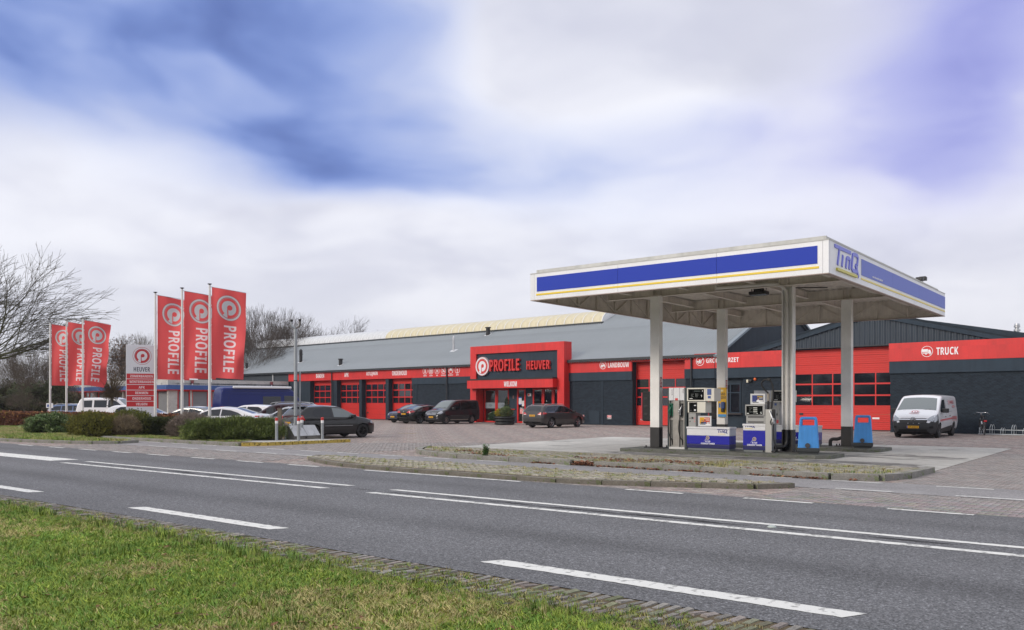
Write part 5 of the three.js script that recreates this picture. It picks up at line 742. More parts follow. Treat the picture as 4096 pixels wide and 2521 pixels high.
// blue litter bins
{
  const body = (() => { const g = extrude([[-.30, .0], [.30, .0], [.25, .82], [.235, .93], [.2, .965], [-.2, .965], [-.235, .93], [-.25, .82]], .40, .03, [[[-.17, .715], [-.165, .87], [-.15, .885], [.15, .885], [.165, .87], [.17, .715]]]); g.translate(0, .14, -.2); g.computeVertexNormals(); return g; })();
  const t = thing('litter_bin', 'tapered blue litter bin beside the front right canopy column', 'litter bin', [-8.52, .1, -25.05], .3, 'blue litter bins on the pump islands');
  part(t, 'body', body, M([.07, .32, .78], .45, 0, { map: rep(streak, .8) })); part(t, 'liner', bx(-.22, .22, .2, .80, -.14, .14), mBlack); part(t, 'foot', [rbx(-.31, .31, .07, .2, -.26, .26, .03), rbx(-.27, .27, 0, .075, -.23, .23, .02)], M([.035, .04, .043], .7)); part(t, 'lock', disc(-.02, .27, .07, .245, .02, 20), M([.05, .05, .055], .6)); 
  const u = t.clone(); u.name = numbered('litter_bin'); u.position.set(-8.17, .1, -29.35); u.rotation.y = .25; u.userData = { label: 'tapered blue litter bin beside the rear right canopy column', category: 'litter bin', group: 'blue litter bins on the pump islands' }; scene.add(u);
}
// ---------------------------------------------------------------- vehicles (local axes: x towards the nose, y up, z to the car's right)
const ray1 = new THREE.Raycaster();
const mGlassCar = M([.014, .017, .02], .03, 0, { phys: true, ior: 1.6, side: THREE.DoubleSide }), mGlassLight = M([.10, .125, .125], .04, 0, { phys: true, ior: 2.0, side: THREE.DoubleSide }), mTyre = M([.018, .018, .019], .8), mRimAlu = M([.42, .43, .45], .3, .8), mRimBlk = M([.012, .012, .013], .35, .3), mRimHub = M([.30, .30, .31], .4, .5), mPlastic = M([.022, .023, .025], .6, 0, { side: THREE.DoubleSide }), mTail = M([.48, .012, .016], .15, 0, { phys: true, clearcoat: 1, side: THREE.DoubleSide }), mHead = M([.38, .40, .43], .15, .3, { side: THREE.DoubleSide }), mChrome = M([.72, .73, .75], .12, .9, { side: THREE.DoubleSide }), mPlateY = M([.72, .45, .02], .4), mWell = M([.006, .006, .007], .9), mInd = M([.7, .3, .04], .3, 0, { side: THREE.DoubleSide });
const paint = (c, rough = .22, metal = 0, cc) => M(c, rough, metal, { phys: true, specularIntensity: .2, clearcoat: cc ?? (c[0] + c[1] + c[2] < .4 ? 1 : .85), clearcoatRoughness: .04, side: THREE.DoubleSide });
const interp = (pts, x) => { if (x <= pts[0][0]) return pts[0][1]; for (let i = 1; i < pts.length; i++) if (x <= pts[i][0]) { const t = (x - pts[i - 1][0]) / (pts[i][0] - pts[i - 1][0]); return lerp(pts[i - 1][1], pts[i][1], t); } return pts[pts.length - 1][1]; };
const smoothed = (pts, w) => (x) => { let s = 0; for (let k = -4; k <= 4; k++) s += interp(pts, x + k * w / 4); return s / 9; };
function wheelGeos(r, w, style) {
  const tyre = (() => { const p = [[r * .66, -w / 2], [r * .93, -w / 2], [r * .985, -w / 2 + .02], [r, -w / 4], [r, w / 4], [r * .985, w / 2 - .02], [r * .93, w / 2], [r * .66, w / 2], [r * .62, w / 2 - .03]].map((q) => new THREE.Vector2(...q)); const g = new THREE.LatheGeometry(p, 32); g.rotateX(Math.PI / 2); return clean(g); })();
  const rim = [], R = r * .66, z = w / 2 - .02;
  { const p = [[R * .9, z - .05], [R * .9, z - .01], [R, z + .008], [R * 1.0, z - .03]].map((q) => new THREE.Vector2(...q)); const g = new THREE.LatheGeometry(p, 28); g.rotateX(Math.PI / 2); rim.push(clean(g)); }
  const n = style.spokes, a0 = .3;
  for (let k = 0; k < n; k++) for (const off of style.twin ? [-.13, .13] : [0]) { const a = a0 + k / n * 6.2832 + off, b = a0 + k / n * 6.2832 + off * .35, ww = style.w ?? .045; rim.push(bar([Math.cos(b) * R * .12, Math.sin(b) * R * .12, z - .015], [Math.cos(a) * R * .95, Math.sin(a) * R * .95, z - .005], ww, .02)); }
  rim.push(disc(0, 0, R * .2, z - .02, .022, 16));
  return { tyre, rim: merge(rim), disc: disc(0, 0, R * .92, z - .07, .02, 24) };
}
// o: L, W, top outline, floor, wheels, windows and lamps; see the calls below
function makeCar(name, label, category, o, x, z, turn) {
  const t = thing(name, label, category, [x, 0, z], turn), hl = o.L / 2, T = smoothed(o.top, o.soft ?? .06), r = o.wr, body = paint(o.paint, o.rough ?? .2, o.metal ?? 0, o.cc);
  const P = (q) => { const f = q > 0, xs = hl - (f ? o.fr ?? .75 : o.rrr ?? .5), a = f ? o.fa ?? .22 : o.ra ?? .12; const k = Math.max(0, (Math.abs(q) - xs) / (hl - xs)); return o.W / 2 * (1 - a * Math.pow(k, 2.4)); };
  const floor = (q) => { let y = interp(o.floor ?? [[-hl, .34], [-hl + .5, .24], [hl - .6, .2], [hl, .24]], q); for (const wx of o.axles) { const d = Math.abs(q - wx), ra = r + .055; if (d < ra) y = Math.max(y, r + Math.sqrt(ra * ra - d * d)); } return y; };
  const widthAt = (q, y) => { const yt = T(q), w = P(q), belt = Math.min(o.belt, yt - .12), mid = o.mid ?? .6; if (y < mid) return w * (1 - .07 * ((mid - y) / .4) ** 2); if (y <= belt) return w * (1 - .03 * ((y - mid) / Math.max(.1, belt - mid)) ** 2); return w * (.97 - (o.tumble ?? .22) * Math.min(1, (y - belt) / (o.H - o.belt))); };
  // loft of cross sections
  const n = Math.round(o.L / .045), NS = 15, xs = []; for (let i = 0; i <= n; i++) { const u = i / n; xs.push(-hl + o.L * (u + .018 * Math.sin(u * 6.2832) * -1)); }
  const sect = (q, inset) => { const yb = floor(q), yt = T(q), pts = [], rc = Math.min(o.rc ?? .11, (yt - yb) * .3); for (let k = 0; k <= NS; k++) { const y = lerp(yb, yt - rc, k / NS); pts.push([widthAt(q, y) - inset, y]); } const w0 = widthAt(q, yt - rc) - inset; for (let k = 1; k <= 4; k++) { const a = k / 4 * Math.PI / 2; pts.push([w0 - rc * (1 - Math.cos(a)) * .9, yt - rc + rc * Math.sin(a) * .9]); } const w1 = pts[pts.length - 1][0], y1 = pts[pts.length - 1][1]; for (const k of [.7, .35, 0]) pts.push([w1 * k, y1 + rc * .1 + (o.crown ?? .03) * (1 - k * k)]); if (inset) { const cy = (yb + yt) / 2; for (const p of pts) p[1] = cy + (p[1] - cy) * (1 - inset * 1.1 / (yt - yb) * 2); } return pts; };
  const rings = [sect(-hl, .05).map((p) => [-hl - .0, ...p]), sect(-hl + .015, .018).map((p) => [-hl + .012, ...p]), ...xs.filter((q) => q > -hl + .03 && q < hl - .03).map((q) => sect(q, 0).map((p) => [q, ...p])), sect(hl - .015, .018).map((p) => [hl - .012, ...p]), sect(hl, .05).map((p) => [hl, ...p])];
  const pos = [], idx = [], m = rings[0].length, full = 2 * m - 1;
  for (const R of rings) { for (let k = 0; k < m; k++) pos.push(R[k][0], R[k][2], R[k][1]); for (let k = m - 2; k >= 0; k--) pos.push(R[k][0], R[k][2], -R[k][1]); }
  for (let i = 0; i < rings.length - 1; i++) for (let k = 0; k < full - 1; k++) { const a = i * full + k, b = a + full; idx.push(a, a + 1, b, a + 1, b + 1, b); }
  for (const [i, flip] of [[0, false], [rings.length - 1, true]]) for (let k = 0; k < m - 1; k++) { const a = i * full + k, b = i * full + full - 1 - k, c = a + 1, d = b - 1; flip ? idx.push(a, c, b, c, d, b) : idx.push(a, b, c, c, b, d); }
  let g = new THREE.BufferGeometry(); g.setAttribute('position', new THREE.Float32BufferAttribute(pos, 3)); g.setIndex(idx); g = toCreasedNormals(g, .75); if (o.lower) { // unpainted plastic lower parts of the shell
    const pick = (want) => { const q = g.attributes.position.array, out = []; for (let i = 0; i < q.length; i += 9) { const c = [0, 1, 2].map((k) => (q[i + k] + q[i + 3 + k] + q[i + 6 + k]) / 3); if (!!o.lower(c[0], c[1], Math.abs(c[2])) === want) for (let k = 0; k < 9; k++) out.push(i + k); } const h = new THREE.BufferGeometry(); for (const n of ['position', 'normal']) h.setAttribute(n, new THREE.Float32BufferAttribute(out.map((k) => g.attributes[n].array[k]), 3)); return metric(clean(h)); };
    part(t, 'body', pick(false), body); part(t, 'bumper', pick(true), mPlastic);
  } else part(t, 'body', metric(clean(g)), body);
  const probe = new THREE.Mesh(g, new THREE.MeshBasicMaterial({ side: THREE.DoubleSide }));
  const DIR = { r: [V(0, 0, -1), (a, b) => V(a, b, 4)], l: [V(0, 0, 1), (a, b) => V(a, b, -4)], f: [V(-1, 0, 0), (a, b) => V(8, b, a)], b: [V(1, 0, 0), (a, b) => V(-8, b, a)], t: [V(0, -1, 0), (a, b) => V(a, 6, b)] };
  const hit = (dir, a, b) => { const [d, from] = DIR[dir]; ray1.set(from(a, b), d); return ray1.intersectObject(probe)[0]; };
  function patch(pname, dir, poly, mt, off = .005, levels = 2) { // a panel laid on the body, its outline given as seen along dir
    let tris = THREE.ShapeUtils.triangulateShape(poly.map((p) => new THREE.Vector2(...p)), []).map((f) => f.map((i) => poly[i]));
    for (let k = 0; k < levels; k++) tris = tris.flatMap(([a, b, c]) => { const h = (p, q) => [(p[0] + q[0]) / 2, (p[1] + q[1]) / 2], ab = h(a, b), bc = h(b, c), ca = h(c, a); return [[a, ab, ca], [ab, b, bc], [ca, bc, c], [ab, bc, ca]]; });
    const memo = new Map(), proj = (p) => { const key = p[0].toFixed(4) + ',' + p[1].toFixed(4); if (!memo.has(key)) { const hh = hit(dir, ...p); memo.set(key, hh ? hh.point.clone().addScaledVector(DIR[dir][0], -off).add(V(0, dir === 't' ? 0 : 0, 0)) : null); } return memo.get(key); };
    const v = []; for (const f of tris) { const q = f.map(proj); if (q.every(Boolean) && Math.max(q[0].distanceTo(q[1]), q[1].distanceTo(q[2]), q[2].distanceTo(q[0])) < 1.1) v.push(...q.flatMap((p) => [p.x, p.y, p.z])); }
    if (!v.length) return null; let pg = new THREE.BufferGeometry(); pg.setAttribute('position', new THREE.Float32BufferAttribute(v, 3)); pg = mergeVertices(pg); pg.computeVertexNormals(); return part(t, pname, clean(pg), mt);
  }
  const flipX = (poly) => poly.map(([a, b]) => [-a, b]);
  for (const w of o.side ?? []) for (const s of ['r', 'l']) patch(w[0], s, w[1], w[2] ?? mGlassCar, w[3] ?? .005);
  for (const w of o.right ?? []) patch(w[0], 'r', w[1], w[2], w[3] ?? .006); for (const w of o.left ?? []) patch(w[0], 'l', w[1], w[2], w[3] ?? .006);
  for (const w of o.front ?? []) patch(w[0], 'f', w[1], w[2], w[3] ?? .006); for (const w of o.back ?? []) patch(w[0], 'b', w[1], w[2], w[3] ?? .006);
  for (const w of o.frontPair ?? []) for (const q of [w[1], flipX(w[1])]) patch(w[0], 'f', q, w[2], w[3] ?? .008); for (const w of o.backPair ?? []) for (const q of [w[1], flipX(w[1])]) patch(w[0], 'b', q, w[2], w[3] ?? .008);
  for (const w of o.topP ?? []) patch(w[0], 't', w[1], w[2] ?? mGlassCar, w[3] ?? .006, 3);
  // underbody, wheels, mirrors, plates
  part(t, 'underbody', bx(-hl + .15, hl - .15, .16, .55, -o.W / 2 + .24, o.W / 2 - .24), mWell);
  for (const wx of o.axles) part(t, 'wheel_arch', [bx(wx - r - .04, wx + r + .04, .35, r * 2 + .06, -o.W / 2 + .1, -o.W / 2 + .25), bx(wx - r - .04, wx + r + .04, .35, r * 2 + .06, o.W / 2 - .25, o.W / 2 - .1)].slice(0, 0).concat([bx(wx - r - .03, wx + r + .03, .3, r * 2 + .05, -o.W / 2 + .22, o.W / 2 - .22)]), mWell);
  const wg = wheelGeos(r, .21, o.rim ?? { spokes: 5 }), wr = o.rimMat ?? mRimAlu;
  for (const wx of o.axles) for (const s of [1, -1]) { const w = part(t, 'wheel', wg.tyre, mTyre); w.position.set(wx, r, s * (o.W / 2 - .135)); if (s < 0) w.rotation.y = Math.PI; part(w, 'rim', wg.rim, wr); part(w, 'brake_disc', wg.disc, mWell); }
  if (o.mirror) for (const s of [1, -1]) { const [mx, my, sc] = o.mirror, w = widthAt(mx, my); const mm = part(t, 'mirror', [rbx(-.09 * sc, .07 * sc, -.07 * sc, .08 * sc, .04, .04 + .2 * sc, .035), bar([.02, -.05, -.06], [0, -.03, .08], .05, .03)], o.mirrorMat ?? body); mm.position.set(mx, my, s * w); if (s < 0) mm.rotation.y = Math.PI, mm.scale.x = -1, mm.scale.z = 1; if (s < 0) { mm.rotation.y = 0; mm.scale.set(1, 1, -1); } }
  for (const [end, y, text] of o.plates ?? []) { const s = end === 'f' ? 1 : -1, hh = hit(end, 0, y), px = hh ? hh.point.x : s * hl; const pm = part(t, 'number_plate', rbx(-.012, .012, -.055, .055, -.26, .26, .008), mPlateY); pm.position.set(px + s * .014, y, 0); const c = part(pm, 'plate_print', new THREE.PlaneGeometry(.51, .105), M(null, .4, 0, { map: canvasTex(192, 40, (k) => { k.fillStyle = '#e0a41e'; k.fillRect(0, 0, 192, 40); k.fillStyle = '#2b4c9c'; k.fillRect(0, 0, 18, 40); k.fillStyle = '#1c1a16'; squeeze(k, text, 104, 31, 150, 23); }) })); c.rotation.y = s * Math.PI / 2; c.position.x = s * .0135; }
  for (const [a, b, y, l = .16] of o.handles ?? []) for (const s of [1, -1]) { const hd = part(t, 'door_handle', rbx(-l / 2, l / 2, -.018, .018, -.012, .016, .01), b ?? body); hd.position.set(a, y, s * (widthAt(a, y) + .004)); }
  for (const [pts, m2] of o.seams ?? []) for (const s of [1, -1]) { const q = pts.map(([a, b]) => { const hh = hit(s > 0 ? 'r' : 'l', a, b); return hh ? [a, b, hh.point.z + s * .001] : null; }).filter(Boolean); if (q.length > 1) part(t, 'panel_gap', tube(q, .0055, 14, 4), mWell); }
  if (o.extra) o.extra(t, { hit, T, widthAt, hl, body, patch });
  return t;
}
const hatchRails = (t, y, z, x0, x1, m) => { for (const s of [1, -1]) part(t, 'roof_rail', tube([[x0, y - .05, s * z], [x0 + .12, y, s * z], [(x0 + x1) / 2, y + .03, s * z], [x1 - .12, y, s * z], [x1, y - .06, s * z]], .018, 24, 6), m); };
const screenPoly = (x0, x1, w0, w1) => [[x0, -w0], [x0, w0], [(x0 + x1) / 2, (w0 + w1) / 2], [x1, w1], [x1, -w1], [(x0 + x1) / 2, -(w0 + w1) / 2]];

// black three-door hatchback by the tank box
const GOLF = { L: 4.2, W: 1.76, H: 1.48, belt: .93, wr: .31, axles: [-1.28, 1.3], tumble: .21, paint: [.012, .013, .015], rough: .3, fa: .3, fr: .8, ra: .14, rrr: .55,
  top: [[-2.1, .62], [-2.07, .95], [-2.0, 1.03], [-1.64, 1.37], [-1.46, 1.44], [-.6, 1.475], [.05, 1.44], [.42, 1.30], [1.02, 1.0], [1.14, .965], [1.75, .86], [2.0, .74], [2.08, .6], [2.1, .5]],
  side: [['side_window', [[-.32, .97], [-1.22, 1.0], [-1.33, 1.1], [-1.28, 1.25], [-1.05, 1.36], [-.38, 1.38]], M([.014, .016, .02], .08, 0, { side: THREE.DoubleSide })], ['side_window', [[-.25, .965], [.92, .945], [.82, 1.04], [.42, 1.245], [.12, 1.345], [-.3, 1.385]], mGlassLight], ['side_moulding', [[-.75, .56], [.72, .56], [.72, .585], [-.75, .585]], M([.25, .25, .26], .4), .012], ['tail_lamp', [[-2.07, .8], [-1.72, .84], [-1.8, 1.04], [-1.95, 1.06], [-2.03, 1.05]], mTail, .01], ['headlamp', [[1.72, .68], [2.05, .62], [2.0, .72], [1.8, .82]], mHead, .008]],
  topP: [['windscreen', screenPoly(.98, .14, .64, .56), mGlassLight], ['rear_window', screenPoly(-1.98, -1.6, .62, .54), mGlassCar]],
  backPair: [['tail_lamp', [[.52, .86], [.84, .84], [.84, 1.04], [.56, 1.02]], mTail]], front: [['grille', [[-.5, .5], [.5, .5], [.46, .62], [-.46, .62]], mPlastic]], back: [['bumper', [[-.8, .36], [.8, .36], [.8, .58], [-.8, .58]], mPlastic]],
  rim: { spokes: 5, twin: true, w: .03 }, rimMat: mRimBlk, mirror: [.72, 1.0, 1], plates: [['b', .7, '39-TK-SB']], handles: [[-.08, null, .82]], seams: [[[[-.34, .3], [-.33, .6], [-.3, .95]]], [[[1.0, .4], [1.0, .7], [.95, .93]]], [[[-1.52, .66], [-1.62, .95]]]],
  extra: (t, k) => { part(t, 'aerial', bar([-1.5, 1.45, 0], [-1.75, 1.62, 0], .012, .012), mBlack); part(t, 'spoiler', rbx(-1.72, -1.42, 1.425, 1.455, -.56, .56, .012), k.body); for (const s of [1, -1]) part(t, 'lamp_ring', disc(0, 0, .075, 0, .012, 18).rotateY(-.3).translate(-1.9, .94, k.widthAt(-1.88, .94) + .012).scale(1, 1, s), mChrome); } };
makeCar('hatchback', 'black three-door hatchback with black wheels parked behind the sloping concrete box', 'car', GOLF, -30.7, -25.4, 82 * DEG);
// grey estate before the right part of the portal, seen from behind
const PEU = { L: 4.58, W: 1.8, H: 1.47, belt: .93, wr: .32, axles: [-1.35, 1.38], tumble: .22, paint: [.050, .047, .046], metal: .2, rough: .3, ra: .14, rrr: .55,
  top: [[-2.29, .6], [-2.27, .98], [-2.22, 1.04], [-2.02, 1.32], [-1.9, 1.42], [-.7, 1.475], [0, 1.45], [.4, 1.33], [1.1, 1.0], [1.25, .97], [1.9, .86], [2.2, .7], [2.29, .5]],
  side: [['side_window', [[-1.92, 1.02], [-1.15, .985], [-1.15, 1.34], [-1.6, 1.32], [-1.86, 1.2]]], ['side_window', [[-1.08, .98], [-.22, .965], [-.26, 1.375], [-1.08, 1.345]]], ['side_window', [[-.15, .965], [.95, .96], [.4, 1.25], [.1, 1.35], [-.2, 1.38]]], ['tail_lamp', [[-2.27, .84], [-1.86, .9], [-1.9, .97], [-2.24, 1.02]], mTail, .01], ['headlamp', [[1.8, .72], [2.2, .62], [2.15, .72], [1.85, .82]], mHead, .008], ['window_chrome', [[-1.96, 1.0], [.98, .945], [.98, .957], [-1.96, 1.014]], mChrome, .008]],
  topP: [['windscreen', screenPoly(1.05, .12, .66, .58), mGlassLight], ['rear_window', screenPoly(-2.21, -1.98, .62, .54), mGlassCar]],
  backPair: [['tail_lamp', [[.42, .84], [.86, .82], [.86, 1.0], [.6, .98]], mTail], ['indicator', [[.5, .845], [.7, .84], [.7, .87], [.5, .875]], M([.8, .75, .72], .2, 0, { side: THREE.DoubleSide }), .014]], back: [['bumper', [[-.82, .32], [.82, .32], [.82, .5], [-.82, .5]], mPlastic], ['plate_recess', [[-.4, .7], [.4, .7], [.36, .86], [-.36, .86]], M([.03, .03, .03], .5, 0, { side: THREE.DoubleSide }), .004]],
  rim: { spokes: 5, twin: true, w: .04 }, mirror: [.78, 1.0, 1], mirrorMat: mBlack, plates: [['b', .78, 'S-XZP-09']], handles: [[-1.0, null, .86], [.0, null, .85]], seams: [[[[-1.1, .35], [-1.1, .95]]], [[[-.18, .3], [-.18, .95]]], [[[.98, .35], [.98, .93]]]],
  extra: (t) => { hatchRails(t, 1.475, .56, -1.75, .3, M([.45, .46, .47], .3, .7)); part(t, 'tow_bar', [cyl([-2.3, .36, 0], [-2.42, .36, 0], .02, .02, 8), clean(new THREE.SphereGeometry(.03, 8, 6).translate(-2.43, .4, 0))], mBlack); part(t, 'rear_wiper', bar([-2.2, 1.08, 0], [-2.12, 1.16, .22], .02, .012), mBlack); } };
makeCar('estate_car', 'dark grey estate car parked nose in before the right side of the red portal', 'car', PEU, -31.8, -45.0, (90 - 4) * DEG);
// black small delivery van
const CITAN = { L: 4.32, W: 1.83, H: 1.81, belt: 1.05, wr: .32, axles: [-1.3, 1.4], tumble: .13, paint: [.018, .018, .020], rough: .3, ra: .06, rrr: .25, fa: .28, fr: .7, soft: .07, rc: .12, mid: .7,
  top: [[-2.16, .6], [-2.14, 1.3], [-2.08, 1.72], [-1.95, 1.79], [-.4, 1.81], [.35, 1.76], [.62, 1.62], [1.22, 1.16], [1.34, 1.11], [1.85, .98], [2.08, .8], [2.16, .55]],
  side: [['side_window', [[-.02, 1.08], [.98, 1.06], [.92, 1.15], [.5, 1.5], [.3, 1.6], [-.02, 1.6]]], ['side_panel', [[-1.9, 1.12], [-.14, 1.1], [-.14, 1.6], [-1.86, 1.6]], M([.012, .012, .013], .12, 0, { side: THREE.DoubleSide }), .004], ['side_moulding', [[-.95, .6], [1.0, .6], [1.0, .68], [-.95, .68]], mPlastic, .012], ['sill_trim', [[-.9, .3], [.98, .3], [.98, .34], [-.9, .34]], M([.35, .3, .25], .6, 0, { side: THREE.DoubleSide }), .012], ['headlamp', [[1.72, .86], [2.08, .7], [2.12, .8], [1.98, .95], [1.8, .98]], mHead, .01]],
  topP: [['windscreen', screenPoly(1.2, .5, .68, .6), mGlassLight]], front: [['grille', [[-.5, .66], [.5, .66], [.56, .86], [-.56, .86]], mPlastic], ['lower_grille', [[-.7, .3], [.7, .3], [.62, .44], [-.62, .44]], mPlastic], ['grille_slat', [[-.48, .70], [.48, .70], [.49, .72], [-.49, .72]], mChrome, .014], ['grille_slat', [[-.5, .76], [.5, .76], [.51, .78], [-.51, .78]], mChrome, .014], ['grille_slat', [[-.52, .82], [.52, .82], [.53, .84], [-.53, .84]], mChrome, .014]], frontPair: [['headlamp', [[.56, .76], [.86, .78], [.86, .98], [.72, .95]], mHead], ['fog_lamp', [[.6, .42], [.7, .42], [.7, .48], [.6, .48]], mHead]],
  back: [['rear_window', [[-.66, 1.12], [.66, 1.12], [.62, 1.58], [-.62, 1.58]], mGlassCar]], backPair: [['tail_lamp', [[.7, .7], [.86, .7], [.84, 1.25], [.72, 1.25]], mTail]],
  rim: { spokes: 9, w: .05 }, rimMat: M([.22, .18, .165], .5, .2), mirror: [.82, 1.16, 1.25], mirrorMat: mBlack, plates: [['f', .52, 'V-353-DG']], handles: [[.08, null, .98], [-.22, null, .98]], seams: [[[[-.08, .3], [-.08, 1.0], [-.08, 1.66]]], [[[1.06, .4], [1.04, 1.04]]]],
  extra: (t, k) => { const s = part(t, 'emblem', [ring(0, 0, .085, .1, .02, 24), ...[0, 1, 2].map((i) => bar([0, 0, .01], [Math.sin(i * 2.094) * .09, Math.cos(i * 2.094) * .09, .01], .014, .012))].map((q) => clean(q).rotateY(Math.PI / 2)), mChrome); const hh = k.hit('f', 0, .76); s.position.set((hh?.point.x ?? 2.1) + .012, .76, 0); part(t, 'wiper', [bar([1.26, 1.16, -.1], [1.16, 1.24, -.55], .02, .014), bar([1.26, 1.16, .45], [1.16, 1.24, 0], .02, .014)], mBlack); } };
makeCar('delivery_van', 'black small delivery van facing out, left of the entrance doors', 'van', CITAN, -43.2, -47.6, (-90 - 4) * DEG);
// black coupe-like saloon seen from behind
const BMW = { L: 4.64, W: 1.83, H: 1.39, belt: .93, wr: .33, axles: [-1.4, 1.41], tumble: .24, paint: [.010, .012, .012], rough: .18, ra: .16, rrr: .6, fa: .26,
  top: [[-2.32, .6], [-2.28, .98], [-2.2, 1.03], [-1.85, 1.06], [-1.0, 1.33], [-.3, 1.39], [.2, 1.36], [.55, 1.24], [1.05, 1.0], [1.25, .96], [1.9, .84], [2.22, .7], [2.32, .5]],
  side: [['side_window', [[-1.35, .99], [-.3, .97], [-.32, 1.29], [-.75, 1.24], [-1.15, 1.12]]], ['side_window', [[-.24, .97], [.95, .95], [.55, 1.15], [.25, 1.26], [-.26, 1.3]]], ['tail_lamp', [[-2.26, .84], [-1.95, .9], [-2.0, .98], [-2.24, 1.0]], mTail, .01], ['headlamp', [[1.8, .7], [2.2, .62], [2.15, .72], [1.85, .8]], mHead, .008]],
  topP: [['windscreen', screenPoly(1.02, .3, .66, .58), mGlassLight], ['rear_window', screenPoly(-1.8, -1.02, .62, .56), mGlassLight]], backPair: [['tail_lamp', [[.34, .82], [.86, .82], [.86, .97], [.5, .98]], mTail]], back: [['bumper', [[-.82, .32], [.82, .32], [.82, .46], [-.82, .46]], mPlastic]], rim: { spokes: 5, twin: true, w: .035 }, mirror: [.7, 1.0, .9], plates: [['b', .74, 'XV-054-V']], seams: [[[[-.26, .3], [-.26, .95]]], [[[.95, .35], [.95, .92]]]], extra: (t) => part(t, 'emblem', disc(0, 0, .04, 0, .01, 14).rotateY(-Math.PI / 2).translate(-2.29, .92, 0), mSteel) };
makeCar('saloon_car', 'black saloon car seen from behind between the navy hatchback and the delivery van', 'car', BMW, -45.5, -47.2, (90 - 4) * DEG);
// navy hatchback facing out, half hidden
const VW2 = { ...GOLF, paint: [.016, .022, .06], rough: .22, side: GOLF.side.filter((w) => w[0] !== 'side_moulding'), front: [['grille', [[-.5, .6], [.5, .6], [.48, .68], [-.48, .68]], mPlastic], ['lower_grille', [[-.6, .3], [.6, .3], [.5, .42], [-.5, .42]], mPlastic]], frontPair: [['headlamp', [[.5, .62], [.78, .62], [.78, .76], [.54, .72]], mHead]], plates: [['f', .47, 'SN-BZN-5']], rimMat: mRimAlu,
  extra: (t, k) => { const s = part(t, 'emblem', [ring(0, 0, .055, .068, .016, 20), extrude(ribbon([[-.05, .04], [-.015, -.05], [0, -.01], [.015, -.05], [.05, .04]], .014), .014)].map((q) => clean(q).rotateY(Math.PI / 2)), mChrome); const hh = k.hit('f', 0, .64); s.position.set((hh?.point.x ?? 2.08) + .012, .65, 0); } };
makeCar('hatchback', 'navy blue hatchback facing out before the maintenance bay door, left of the black saloon', 'car', VW2, -48.5, -48.7, (-90 - 4) * DEG);
